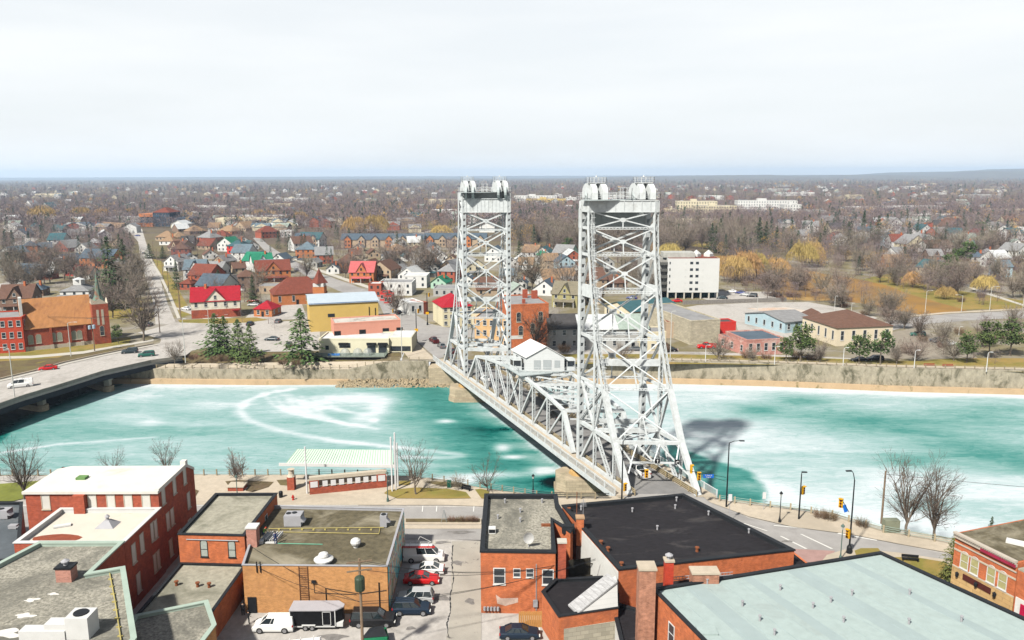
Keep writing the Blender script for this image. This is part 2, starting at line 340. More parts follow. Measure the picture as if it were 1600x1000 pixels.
l(ad.outputs[0], rp.inputs[0]); l(rp.outputs[0], bs.inputs['Base Color'])
r2 = nn(t, 'ShaderNodeMapRange'); r2.inputs[1].default_value = .05; r2.inputs[2].default_value = .45; r2.inputs[3].default_value = .12; r2.inputs[4].default_value = .7; l(ad.outputs[0], r2.inputs[0]); l(r2.outputs[0], bs.inputs['Roughness'])
bs.inputs['Specular IOR Level'].default_value = .12
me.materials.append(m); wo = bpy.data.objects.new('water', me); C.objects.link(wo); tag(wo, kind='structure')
# banks
fw = [p for p in FAR if -700 < p[0] < 700]
def wallrun(name, pts, zb, zt, th, m, label=None, cat='wall', off=0):
    b = MB()
    for p, q in zip(pts, pts[1:]):
        z1 = zt if not callable(zt) else None
        for a_, b_ in ((p, q),):
            za = zt(a_[0]) if callable(zt) else zt; zc = zt(b_[0]) if callable(zt) else zt
            b.add([(a_[0], a_[1]+off, zb), (b_[0], b_[1]+off, zb), (b_[0], b_[1]+off+th, zb), (a_[0], a_[1]+off+th, zb), (a_[0], a_[1]+off, za), (b_[0], b_[1]+off, zc), (b_[0], b_[1]+off+th, zc), (a_[0], a_[1]+off+th, za)],
                  [(0, 3, 2, 1), (4, 5, 6, 7), (0, 1, 5, 4), (1, 2, 6, 5), (2, 3, 7, 6), (3, 0, 4, 7)])
    o = b.build(name, m)
    return tag(o, label, cat) if label else tag(o, kind='structure')
zt = lambda x: -1.76 if x < -47 else (.6 if x > -34.9 else -1.76+(x+47)*.19)
dens = sorted(set([p for p in fw if p[0] < -50 or p[0] > 0]+[(-47, 222.35), (-35, 222.3), (-24, 222.3)]))
dl = [p for p in dens if p[0] <= -23]; dr = [(-7, 222.2)]+[p for p in dens if p[0] > 0]
wallrun('canal_wall', dl, -6.4, zt, 1.2, WALLC, 'mossy grey concrete canal wall below the cream restaurant')
wallrun('canal_wall', dr, -6.4, .35, 1.2, WALLC, 'long stained grey canal wall beyond the bridge and white ice', off=0)
wallrun('stone_ledge', [p for p in dl if p[0] < -45], -6.3, -4.6, 1.3, LEDGE, 'tan stone ledge at the foot of the mossy canal wall', 'ledge', off=-1.32)
wallrun('stone_ledge', dr, -6.3, -4.6, 1.3, LEDGE, 'tan stone ledge at the ice under the long stained wall', 'ledge', off=-1.32)
nw = [p for p in NEAR if -700 < p[0] < 700]
wallrun('canal_wall', nw, -6.4, 0.02, .5, WALLC, 'concrete quay wall under the near railing', off=0)
b = MB()
for k in range(1100):
    x = rnd.uniform(-50, -12); t_ = rnd.random(); y = 222.2-t_*4.5; z = -4.55-t_*1.5; s_ = rnd.uniform(.2, .5)
    b.add([(x+s_*rnd.uniform(-.6, .6)+dx*s_, y+dy*s_, z+dz*s_) for dx, dy, dz in ((-.5, -.4, -.6), (.5, -.5, -.6), (.55, .5, -.6), (-.45, .5, -.6), (-.3, -.25, .3), (.35, -.3, .35), (.3, .3, .45), (-.3, .3, .35))],
          [(4, 5, 6, 7), (0, 1, 5, 4), (1, 2, 6, 5), (2, 3, 7, 6), (3, 0, 4, 7)])
tag(b.build('riprap', RIPRAP), 'tan riprap stones at the foot of the mossy wall', 'stones', kind='stuff')
# ---- sheets laid on the far town
def SH(name, px, m, z): return structure(name, MB().sheet([tuple(G(x, y)[:2]) for x, y in px], z), m)
SH('street', [(243, 507), (240, 475), (225, 425), (219, 400), (216, 378), (204, 364), (188, 352), (201, 350), (222, 358), (227, 375), (235, 400), (247, 425), (262, 475), (276, 507)], ASPHL, .05)
SH('pavement', [(277, 498), (262, 460), (247, 428), (232, 402), (234, 401), (251, 428), (267, 460), (282, 497)], CONCL, .09)
SH('lawn', [(283, 496), (268, 462), (252, 428), (238, 404), (252, 408), (272, 440), (300, 490)], LAWN, .04)
SH('lawn', [(160, 500), (168, 470), (205, 462), (222, 470), (228, 494)], LAWN, .04)
SH('road', [(395, 372), (418, 397), (450, 415), (490, 437), (530, 455), (592, 474), (600, 492), (628, 512), (650, 532), (668, 548), (684, 561), (712, 553), (703, 533), (720, 527), (790, 530), (790, 520), (700, 512), (672, 506), (650, 492), (632, 476), (590, 460), (545, 443), (497, 426), (447, 401), (418, 382), (405, 370)], ASPH, .05)
SH('pavement', [(628, 514), (650, 534), (668, 551), (680, 562), (640, 562), (632, 552), (606, 548), (615, 525)], CONC, .08)
SH('pavement', [(448, 400), (498, 424), (545, 441), (600, 459), (603, 456), (550, 438), (500, 421), (451, 398)], CONCL, .09)
SH('street', [(215, 520), (276, 504), (340, 506), (500, 500), (500, 512), (440, 520), (330, 542), (300, 548), (290, 556), (245, 556), (205, 562), (216, 546), (250, 536), (252, 530)], ASPHL, .06)
SH('car_park', [(262, 478), (345, 508), (440, 508), (440, 500), (480, 498), (470, 470), (410, 470), (380, 500)], ASPHL, .045)
SH('car_park', [(330, 512), (500, 505), (500, 548), (330, 552)], ASPHL, .045)
SH('lawn', [(278, 500), (400, 496), (420, 500), (345, 509), (290, 516)], LAWN, .055)
SH('lawn', [(-40, 568), (-40, 548), (60, 545), (160, 531), (205, 527), (200, 540), (100, 556), (60, 568)], LAWN, .045)
SH('pavement', [(-40, 558), (50, 556), (130, 549), (200, 537), (240, 530), (240, 533), (200, 540), (130, 553), (50, 560), (-40, 562)], CONCL, .08)
SH('verge', [(215, 546), (150, 558), (100, 569), (52, 583), (0, 595), (-90, 614), (-90, 556), (40, 553), (130, 545), (205, 533)], SOIL, .033)
SH('lawn', [(120, 556), (60, 566), (0, 585), (-40, 590), (-40, 566), (40, 563)], SOIL, .047)
SH('street', [(-40, 470), (25, 450), (45, 440), (50, 425), (15, 440), (-40, 452)], ASPHL, .045)
SH('street', [(20, 380), (45, 370), (60, 373), (35, 395), (10, 410)], ASPHL, .045)
SH('road', [(840, 551), (1000, 549), (1100, 550), (1175, 553), (1330, 560), (1330, 566), (1170, 560), (1100, 559), (840, 560)], ASPHL, .05)
SH('lawn', [(800, 562), (1000, 560), (1170, 561), (1330, 566), (1600, 572), (1600, 582), (1330, 572), (1100, 569), (960, 569), (800, 568)], LAWN, .06)
SH('lawn', [(1330, 572), (1490, 560), (1600, 560), (1600, 582)], LAWN, .055)
fe_ = [(-7, 222.2)]+[p for p in FAR if 0 < p[0] < 700]
structure('canal_path', MB().sheet([(x, y+1.25) for x, y in fe_]+[(x, y+4.0) for x, y in reversed(fe_)], .36), CONC)
structure('lawn', MB().sheet([(x, y+4.0) for x, y in fe_]+[(x, y+9.5) for x, y in reversed(fe_)], .34), LAWN)
SH('car_park', [(1040, 486), (1090, 477), (1180, 473), (1262, 472), (1310, 480), (1372, 497), (1330, 508), (1290, 524), (1160, 545), (1150, 505)], ASPHL, .045)
SH('concrete_slab', [(1168, 482), (1228, 480), (1312, 494), (1300, 500), (1262, 498), (1222, 493)], M('pinkish_slab', (.66, .58, .50), .9, .12, .1, f2=((.60, .40, .28), .06, .5, .62)), .055)
SH('car_park', [(1095, 466), (1110, 455), (1218, 456), (1228, 468), (1112, 471)], ASPHL, .05)
SH('lawn', [(1200, 462), (1218, 448), (1290, 455), (1330, 470), (1262, 470), (1225, 468)], M('straw_grass', (.42, .27, .10), .95, .2, .3), .05)
SH('car_park', [(1340, 560), (1330, 548), (1372, 522), (1432, 513), (1500, 535), (1530, 562)], M('gravel_lot', (.33, .29, .23), .95, .15, .4), .05)
SH('road', [(1340, 512), (1378, 504), (1430, 495.5), (1475, 491.5), (1600, 485), (1700, 481), (1700, 492), (1600, 497), (1525, 500), (1450, 506), (1400, 515), (1380, 522)], ASPH, .06)
SH('pavement', [(1380, 503), (1430, 494.5), (1475, 490.5), (1600, 484), (1600, 482), (1475, 488), (1425, 493)], CONC, .09)
SH('river', [(1150, 398), (1215, 412), (1270, 425), (1345, 437), (1385, 446), (1425, 461), (1460, 471), (1512, 485), (1470, 491.5), (1440, 492), (1380, 481), (1345, 474), (1240, 462), (1190, 446), (1080, 420), (1060, 404)],
   M('muddy_river', (.36, .20, .055), .8, .12, .05, f2=((.27, .165, .06), .03, .45, .6), spec=.1), .06)
SH('lawn', [(600, 348), (700, 340), (720, 348), (715, 356), (640, 360), (598, 358)], LAWN, .06)
SH('lawn', [(1060, 382), (1110, 372), (1200, 380), (1190, 392), (1110, 388)], LAWN, .06)
SH('lawn', [(1330, 440), (1400, 425), (1470, 450), (1600, 470), (1600, 483), (1500, 484), (1420, 460)], LAWN, .045)
SH('pavement', [(1500, 443), (1525, 455), (1598, 478), (1600, 476), (1528, 452), (1503, 441)], CONCL, .07)
SH('car_park', [(700, 545), (860, 560), (1060, 556), (1060, 545), (860, 545)], ASPHL, .045)
SH('road', [(-10, 352), (100, 343), (196, 352), (198, 356), (100, 348), (-10, 358)], ASPHL, .045)
SH('road', [(600, 372), (720, 352), (724, 355), (610, 376)], ASPHL, .065)
# far hills
b = MB(); n = 90
for j, (y0, a_) in enumerate(((9000, 1.0),)):
    vs = []; 
    for i in range(n+1):
        x = -1500+i*160; s_ = max(0, min(1, (x-500)/4500)); h = s_*(70+34*math.sin(x*.0011)+14*math.sin(x*.0047+1)+6*math.sin(x*.013))
        vs += [(x, y0-1400, 0), (x, y0-500, h*.55), (x, y0+300, h), (x, y0+2600, h*.9), (x, y0+5000, 0)]
    b.add(vs, [(i*5+k, i*5+5+k, i*5+6+k, i*5+1+k) for i in range(n) for k in range(4)])
o = structure('hills', b, WOODF)
# ---- near bank: plaza, road, markings
SH('plaza', [(225, 738), (280, 741.5), (480, 743), (640, 745), (700, 750), (755, 764), (868, 777), (962, 776), (990, 790), (985, 800), (700, 790), (100, 789), (60, 789), (70, 745)], CONC, .10)
SH('road', [(-100, 792), (560, 791), (760, 793), (1010, 797), (1130, 805), (1130, 860), (700, 843), (-100, 842)], ASPH, .02)
SH('road', [(990, 790), (970, 772), (1102, 772), (1170, 810), (1240, 824), (1330, 836), (1400, 850), (1490, 868), (1640, 892), (1640, 925), (1480, 893), (1400, 884), (1320, 878), (1200, 880), (1000, 900)], ASPH, .03)
SH('pavement', [(1092, 772), (1125, 781), (1172, 788), (1302, 806), (1380, 829), (1460, 840), (1520, 852), (1640, 875), (1640, 890), (1500, 868), (1400, 850), (1330, 836), (1238, 824), (1170, 808), (1110, 786)], CONC, .12)
SH('pavement', [(1284, 878), (1292, 868), (1318, 860), (1350, 860), (1400, 864), (1480, 876), (1500, 880), (1500, 910), (1380, 900), (1284, 892)], CONC, .12)
SH('lawn', [(1335, 862), (1345, 858), (1372, 858), (1378, 866), (1352, 872), (1338, 870)], LAWN, .16)
SH('lawn', [(1372, 872), (1430, 872), (1478, 880), (1500, 912), (1440, 900), (1380, 885)], LAWN, .15)
SH('crossing', [(1240, 858), (1305, 861), (1290, 879), (1225, 879)], M('brick_red_crossing', (.42, .27, .24), .9, .12), .045)
for p in ([(1160, 818), (1163, 818), (1200, 830), (1197, 830)], [(1210, 821), (1270, 826), (1270, 827.5), (1208, 822)], [(1218, 838), (1221, 838), (1262, 858), (1258, 858)], [(1250, 835), (1253, 835), (1302, 858), (1298, 858)], [(1310, 833), (1370, 844), (1370, 845.5), (1308, 834.5)]):
    SH('road_marking', p, PAINT, .06)
for x in (682, 740, 660): SH('road_marking', [(x, 788+3), (x+1.6, 791), (x+.6, 800), (x-1, 800)], PAINT, .06)
SH('road_marking', [(-50, 789.6), (560, 789.2), (560, 790.4), (-50, 790.8)], PAINT, .06)
k_ = MB().mat(CONC); P4 = [tuple(G(x, y)[:2]) for x, y in ((632, 812), (752, 812), (752, 820), (632, 820))]; k_.prism(P4, 0, .22); tag(k_.build('median_kerb'), kind='structure')
SH('median', [(634, 812.5), (750, 812.5), (750, 818), (634, 818)], SOIL, .235)
SH('pavement', [(630, 821), (752, 821), (752, 826.5), (630, 826.5)], CONC, .06)
SH('planting_bed', [(352, 753), (374, 751), (428, 754), (420, 762), (395, 770), (384, 768), (388, 762), (360, 764)], SOIL, .13)
SH('planting_bed', [(432, 751), (448, 750), (452, 760), (438, 759)], SOIL, .13)
SH('lawn', [(600, 772), (606, 767), (650, 763), (700, 765), (728, 770), (736, 780), (700, 780.5), (620, 780)], LAWN, .17)
SH('lawn', [(742, 766), (752, 765), (764, 768), (764, 782), (752, 780)], LAWN, .17)
SH('lawn', [(624, 753), (642, 752), (640, 759), (622, 759)], LAWN, .17)
SH('planting_bed', [(664, 754), (680, 753), (726, 757), (722, 762), (690, 761)], SOIL, .17)
SH('lawn', [(-80, 757), (0, 757), (62, 752), (66, 760), (52, 776), (20, 784), (-80, 784)], M('green_lawn', (.20, .22, .045), .95, .25, .4), .13)
SH('planting_bed', [(272, 764), (296, 762), (311, 768), (305, 778), (280, 780)], SOIL, .14)
# forecourt behind the buildings and the alley
SH('car_park', [(340, 960), (612, 962), (640, 842), (752, 844), (752, 1010), (760, 1090), (300, 1090), (300, 960)], ASPHL, .02)
SH('concrete_strip', [(706, 846), (752, 846), (752, 1040), (690, 1040), (704, 960)], M('cracked_concrete', (.44, .41, .35), .9, .12, .3, f2=((.22, .20, .18), .5, .62, .66)), .03)
for p in ([(668, 846), (704, 846), (703, 850), (668, 850)],): SH('road_marking', p, CONCL, .05)
# crack runs
b = MB(); pts = [(708, 852), (706, 880), (709, 905), (703, 930), (704, 955), (698, 975), (702, 1000)]
cp_ = []
for p, q in zip(pts, pts[1:]):
    for k in range(9): cp_.append(G(lerp(p[0], q[0], k/9)+rnd.uniform(-.9, .9), lerp(p[1], q[1], k/9), .045))
for p, q in zip(cp_, cp_[1:]): b.beam(p, q, rnd.uniform(.03, .17), .02)
structure('tar_crack', b, DARK)
PATCHM = M('dark_asphalt_patch', (.24, .225, .21), .9, .3, 1.5)
for i_, (cx_, cy_, rx_, ry_) in enumerate([(690, 935, 12, 5), (641, 982, 7, 3), (640, 905, 5, 2), (520, 996, 22, 4), (715, 880, 9, 3), (735, 940, 7, 5), (1230, 846, 8, 2), (900, 815, 20, 3), (690, 848, 12, 2), (720, 832, 20, 2)]):
    SH('oil_stain', [(cx_+rx_*math.cos(a)*(1+.3*math.sin(3*a+i_)), cy_+ry_*math.sin(a)*(1+.3*math.cos(2*a+i_))) for a in [-k*math.pi/9 for k in range(18)]], PATCHM, .055+.001*i_)
# ================================================================ LIFT BRIDGE
BA = Vector((12.71, 143.73, 0)); BU = Vector((-.37047, .92884, 0)); BW = Vector((.999, -.045, 0)); BL = 67.7; BWID = 11.5
def BP(t, z, s=0.0): return BA+BU*t+BW*(s*BWID)+Vector((0, 0, z))     # t along the bridge, s across (0 upstream truss, 1 downstream)
ROADC = M('worn_deck_asphalt', (.25, .245, .24), .9, .12, .5, f2=((.32, .31, .29), .2, .5, .7))
RAILT = M('tan_rail_paint', (.42, .34, .20), .7, .15)
STEELG = M('grey_steel_and_shade', (.50, .56, .56), .5, .08)
LV = [46.6, 43.7, 39.0, 32.5, 24.3, 16.0, 7.5, 0.0]; LO = [3, 3, 3.4, 4.5, 6.1, 9.2, 13.3, 18.6]
def gusset(b, c, along, n, sx, sz):
    a = along.normalized(); up = Vector((0, 0, 1)); n = n.normalized()*.12
    vs = [c+a*x*sx+up*z*sz for x, z in ((-1, -.45), (-.45, -1), (.45, -1), (1, -.45), (1, .45), (.45, 1), (-.45, 1), (-1, .45))]
    b.add([v+n for v in vs]+[v-n for v in vs], [tuple(range(8)), tuple(range(15, 7, -1))]+[(i, (i+1) % 8, 8+(i+1) % 8, 8+i) for i in range(8)])
def hood(b, c, au, aw, L_, T_, H_):
    prof = [(-.5, 0), (-.5, .42)]+[(-.5*math.cos(a), .42+.58*math.sin(a)) for a in [math.pi*k/9 for k in range(1, 9)]]+[(.5, .42), (.5, 0)]
    vs = [c+au*x*L_+Vector((0, 0, z*H_))+aw*k*T_/2 for k in (-1, 1) for x, z in prof]; n = len(prof)
    b.add(vs, [tuple(range(n))[::-1], tuple(range(n, 2*n))]+[(i, (i+1) % n, n+(i+1) % n, n+i) for i in range(n)])
def railing(b, pts, h=1.1, rails=(.55, 1.1), step=1.8, r=.035, post=.05):
    for p, q in zip(pts, pts[1:]):
        p, q = Vector(p), Vector(q); Ln = (q-p).length; k = max(1, round(Ln/step))
        for z in rails: b.beam(p+Vector((0, 0, z)), q+Vector((0, 0, z)), r*2)
        for i in range(k+1): c = p.lerp(q, i/k); b.beam(c, c+Vector((0, 0, h)), post*2)
def tower(t0, sg, label):
    """t0: station of the vertical posts; sg: -1 towards the near bank, +1 towards the far bank"""
    root = thing('bridge_tower', label, 'bridge tower', BP(t0, 0, .5), group='lift bridge towers')
    Q = lambda k, s, v=0: BP(t0+(sg*LO[k] if not v else 0), LV[k], s)
    for s in (0, 1):
        b = MB(); b.batten(BP(t0, .0, s), BP(t0, 48.4, s), .95, 1.0, BU); b.build('post', STEEL, root)
        b = MB()
        for k in range(7):
            w1 = .82
            b.laced(Q(k+1, s), Q(k, s), w1 if k < 6 else 1.05, .7, BU, step=.9) if k < 5 else b.beam(Q(k+1, s), Q(k, s), 1.0, .75, BU)
        b.beam(Q(0, s), Q(0, s)+Vector((0, 0, 1.8)), .9, .7, BU); b.build('leg', STEEL, root)
        # side face lacing between post and leg
        for k in range(1, 7):
            b = MB()
            if k == 3: b.beam(Q(k, s, 1), Q(k, s), .4, 2.2)
            else: b.beam(Q(k, s, 1), Q(k, s), .35, .5)
            if k < 7:
                if k < 6: b.laced(Q(k+1, s, 1), Q(k, s), .5, .35, BW, step=.7)
            if k == 1: b.laced(Q(1, s, 1), Q(0, s), .45, .35, BW, step=.7)
            b.build('side_strut', STEEL, root)
    # front (leg) face and rear (post) face bracing
    for v, th in ((0, .21), (1, .32)):
        for k in range(0 if v == 0 else 1, 6 if v == 0 else 5):
            b = MB(); a0, a1, c0, c1 = Q(k, 0, v), Q(k, 1, v), Q(k+1, 0, v), Q(k+1, 1, v); m_ = (a0+a1+c0+c1)/4
            n = (c0-a0).cross(BW)
            for p, q in ((a0, m_), (a1, m_), (c0, m_), (c1, m_)): b.beam(p, q, th, th*.9, n)
            gusset(b, m_, BW, n, .55 if not v else .7, .36 if not v else .44)
            b.beam(m_, (c0+c1)/2, .2); b.build('cross_brace', STEEL, root)
            b = MB(); 
            if k+1 < 6 or v: b.laced(c0, c1, .42, .42, n, step=.6, t=.1)
            for c_, o in ((c0, .9), (c1, -.9)): gusset(b, c_+BW*o*.4, BW, n, .62, .85)
            b.build('strut', STEEL, root)
    # plate girders at the head
    zt, zb = 48.5, 46.55
    b = MB(); p0, p1 = BP(t0+sg*3, 0, -.03), BP(t0+sg*3, 0, 1.03); up = Vector((0, 0, 1))
    b.beam(p0+up*(zt+zb)/2, p1+up*(zt+zb)/2, .5, zt-zb)
    for i in range(9):
        c = p0.lerp(p1, i/8)+BU*sg*.3; b.beam(c+up*zb, c+up*zt, .1, .12)
    b.beam(p0+up*zt, p1+up*zt, .75, .14); b.beam(p0+up*zb, p1+up*zb, .75, .14); b.build('girder', STEEL, root)
    b = MB(); p0, p1 = BP(t0-sg*.15, 0, -.04), BP(t0-sg*.15, 0, 1.04); zt2, zb2 = 47.0, 43.6
    b.beam(p0+up*(zt2+zb2)/2, p1+up*(zt2+zb2)/2, .5, zt2-zb2)
    for i in range(14):
        c = p0.lerp(p1, i/13); b.beam(c-BU*sg*.32+up*zb2, c-BU*sg*.32+up*zt2, .12, .12); b.beam(c+BU*sg*.32+up*zb2, c+BU*sg*.32+up*zt2, .12, .12)
    b.beam(p0+up*zt2, p1+up*zt2, .95, .16); b.beam(p0+up*zb2, p1+up*zb2, .95, .16); b.build('girder', STEELG if sg < 0 else STEEL, root)  # near tower's girder greyer: shade inside the head put into its colour
    for s in (-.02, 1.02):
        b = MB(); b.beam(BP(t0, 47.5, s), BP(t0+sg*3, 47.5, s), .3, 2.0); b.build('side_girder', STEEL, root)
    # platform, guard rails, sheave hoods
    b = MB(); b.beam(BP(t0-sg*.9, 48.62, .5), BP(t0+sg*3.1, 48.62, .5), 12.9, .12); b.build('platform', STEELG, root)
    b = MB(); cs = [BP(t0-sg*.8, 48.7, -.05), BP(t0+sg*3.05, 48.7, -.05), BP(t0+sg*3.05, 48.7, 1.05), BP(t0-sg*.8, 48.7, 1.05)]
    railing(b, cs+cs[:1], 1.1, (.4, .75, 1.1), 1.3, .03, .035)
    for sx in (.5,): cs2 = [BP(t0+sg*1, 48.7, .5), BP(t0+sg*3.6, 48.7, .5), BP(t0+sg*3.6, 48.7, .6), BP(t0+sg*1, 48.7, .6)]; railing(b, cs2+cs2[:1], 2.0, (.6, 1.3, 2.0), 1, .03, .035)
    b.build('railing', STEEL, root)
    for s in (.5-.36, .5+.36):
        for ds in (-.078, .078):
            hb = MB(); hood(hb, BP(t0+sg*1.2, 48.7, s+ds), BU, BW, 4.1, .92, 2.9); o = hb.build('sheave_hood', STEEL, root)
            wb = MB(); c = BP(t0-sg*.2, 48.6, s+ds); wb.mat(STEELG); wb.tube(c-BW*.3, c+BW*.3, 1.6, n=16); wb.mat(DARK); wb.tube(c-BW*.36, c+BW*.36, .5, n=8); wb.build('sheave', None, root)
        b = MB(); c = BP(t0+sg*1.6, 51.55, s); b.beam(c-BW*1.5, c+BW*1.5, 1.3, .1)
        cs = [c-BW*1.5-BU*.65, c+BW*1.5-BU*.65, c+BW*1.5+BU*.65, c-BW*1.5+BU*.65]; railing(b, cs+cs[:1], 1.0, (.35, .7, 1.0), .8, .025, .03)
        b.tube(c+Vector((0, 0, 1)), c+Vector((0, 0, 1.35)), .2, .05); b.build('lookout', STEEL, root)
    # ladder with cage on the upstream leg
    b = MB()
    for k in range(0, 5):
        p, q = Q(k+1, 0)+BU*sg*.55+BW*.2, Q(k, 0)+BU*sg*.55+BW*.2
        for o in (-.22, .22): b.beam(p+BW*o, q+BW*o, .05)
        n = int((q-p).length/.9)
        for i in range(n): c = p.lerp(q, i/n); b.beam(c-BW*.35, c+BW*.35, .05); b.beam(c-BW*.35, c-BW*.35+BU*sg*.5, .03); b.beam(c+BW*.35, c+BW*.35+BU*sg*.5, .03); b.beam(c-BW*.35+BU*sg*.5, c+BW*.35+BU*sg*.5, .03)
    b.build('ladder', STEEL, root)
    # approach span trusses between post and leg, hung below the tower
    N1, N2, ZC = sg*6.0, sg*13.2, 7.5
    for s in (0, 1):
        b = MB(); b.beam(BP(t0, ZC, s), BP(t0+N2, ZC, s), .6, .65); b.build('top_chord', STEEL, root)
        b = MB(); b.beam(BP(t0, .35, s), BP(t0+sg*18.6, .35, s), .45, .9); b.build('bottom_chord', STEEL, root)
        b = MB(); b.laced(BP(t0+N1, 0, s), BP(t0+N1, ZC, s), .55, .4, BU); b.build('vertical', STEEL, root)
        b = MB(); b.laced(BP(t0+N2, 0, s), BP(t0+N2, ZC, s), .45, .4, BU); b.build('vertical', STEEL, root)
        b = MB(); b.beam(BP(t0+sg*.6, .4, s), BP(t0+N1, ZC, s), .5, .45); b.build('diagonal', STEEL, root)
        b = MB(); b.laced(BP(t0+N1, ZC, s), BP(t0+N2-sg*.8, .2, s), .6, .45, BU); b.build('diagonal', STEEL, root)
        b = MB(); b.laced(BP(t0+N1, ZC, s), BP(t0+N1, 24.0, s), .75, .6, BU, step=.8); b.build('hanger', STEEL, root)
        b = MB(); b.beam(BP(t0+N1, ZC, s), BP(t0+sg*9.2, 16, s), .35, .35); b.beam(BP(t0+N1, ZC, s), BP(t0, 16, s), .4, .4); gusset(b, BP(t0+N1, ZC, s), BU, BW, .8, .9); b.build('diagonal', STEEL, root)
    b = MB(); b.beam(BP(t0+N1, 20.1, 0), BP(t0+N1, 20.1, 1), .5, 1.15); b.build('cross_beam', STEEL, root)
    b = MB()
    for a_, c_ in ((0, N1), (N1, N2)):
        b.beam(BP(t0+a_, ZC, 0), BP(t0+c_, ZC, 1), .22, .22); b.beam(BP(t0+a_, ZC, 1), BP(t0+c_, ZC, 0), .22, .22)
    b.beam(BP(t0, ZC, 0), BP(t0, ZC, 1), .5, .9); b.beam(BP(t0+N1, ZC, 0), BP(t0+N1, ZC, 1), .4, .8); b.build('lateral_bracing', STEEL, root)
    # portal frame
    b = MB(); pz = lambda s, z: BP(t0+sg*(13.3+(7.5-z)*.70), z, s)
    b.beam(pz(0, 7.55), pz(1, 7.55), .5, .6); b.beam(pz(.14, 4.6), pz(.86, 4.6), .25, .3)
    for s0, z0, s1, z1 in ((.05, 7.2, .17, 4.7), (.17, 4.6, .08, 3.0), (.33, 7.3, .17, 4.7), (.33, 7.3, .50, 4.7), (.95, 7.2, .83, 4.7), (.83, 4.6, .98, 2.6), (.67, 7.3, .83, 4.7), (.67, 7.3, .50, 4.7)): b.beam(pz(s0, z0), pz(s1, z1), .22, .22)
    for s0 in (.33, .67): gusset(b, pz(s0, 7.3), BW, BU, .7, .5)
    b.build('portal_frame', STEEL, root)
    return root
# deck, trusses and machine house of the lifting span
span = thing('lift_span', 'white steel lift span between the two towers with gabled machine house', 'bridge span', BP(BL/2, 0, .5))
TS = [2.6, 7.1, 14.5, 22, 29.2, 36.7, 44, 51.3, 58.5, BL-2.6]; TZ = [.3, 7.5, 8.5, 9.15, 9.7, 9.7, 9.15, 8.5, 7.5, .3]
for s in (0, 1):
    b = MB()
    for k in range(1, 8): b.beam(BP(TS[k], TZ[k], s), BP(TS[k+1], TZ[k+1], s), .62, .6)
    b.build('top_chord', STEEL, span)
    b = MB(); b.beam(BP(TS[0], .3, s), BP(TS[-1], .3, s), .5, .8); b.build('bottom_chord', STEEL, span)
    for k in (0, 8): b = MB(); b.beam(BP(TS[k], TZ[k], s), BP(TS[k+1], TZ[k+1], s), .85, .7, BU); b.build('end_post', STEEL, span)
    for k in range(1, 9): b = MB(); b.laced(BP(TS[k], .2, s), BP(TS[k], TZ[k], s), .6, .45, BU if k % 2 else BU, step=.6); b.build('vertical', STEEL, span)
    for k in (2, 3, 4): b = MB(); (b.laced if k > 9 else b.beam)(BP(TS[k], .3, s), BP(TS[k-1], TZ[k-1], s), .42, .4, BU); b.build('diagonal', STEEL, span)
    for k in (5, 6, 7): b = MB(); b.laced(BP(TS[k], .3, s), BP(TS[k+1], TZ[k+1], s), .55, .4, BU, step=.7); b.build('diagonal', STEEL, span)
    b = MB(); b.laced(BP(TS[4], .3, s), BP(TS[5], TZ[5], s), .4, .35, BU); b.laced(BP(TS[5], .3, s), BP(TS[4], TZ[4], s), .4, .35, BU); gusset(b, BP((TS[4]+TS[5])/2, 5, s), BU, BW, .5, .6); b.build('diagonal', STEEL, span)
for k in range(1, 9):
    b = MB(); b.laced(BP(TS[k], TZ[k], 0), BP(TS[k], TZ[k], 1), .7, .5, (0, 0, 1), step=.8)
    b.beam(BP(TS[k], TZ[k]-1.7, 0), BP(TS[k], TZ[k]-1.7, 1), .2, .25)
    for i in range(6): b.beam(BP(TS[k], TZ[k]-(0 if i % 2 else 1.7), i/6), BP(TS[k], TZ[k]-(1.7 if i % 2 else 0), (i+1)/6), .12, .12)
    b.build('cross_beam', STEEL, span)
    if k < 8:
        b = MB(); b.laced(BP(TS[k], TZ[k], 0), BP(TS[k+1], TZ[k+1], 1), .35, .25, (0, 0, 1), step=.6); b.laced(BP(TS[k], TZ[k], 1), BP(TS[k+1], TZ[k+1], 0), .35, .25, (0, 0, 1), step=.6); b.build('lateral_bracing', STEEL, span)
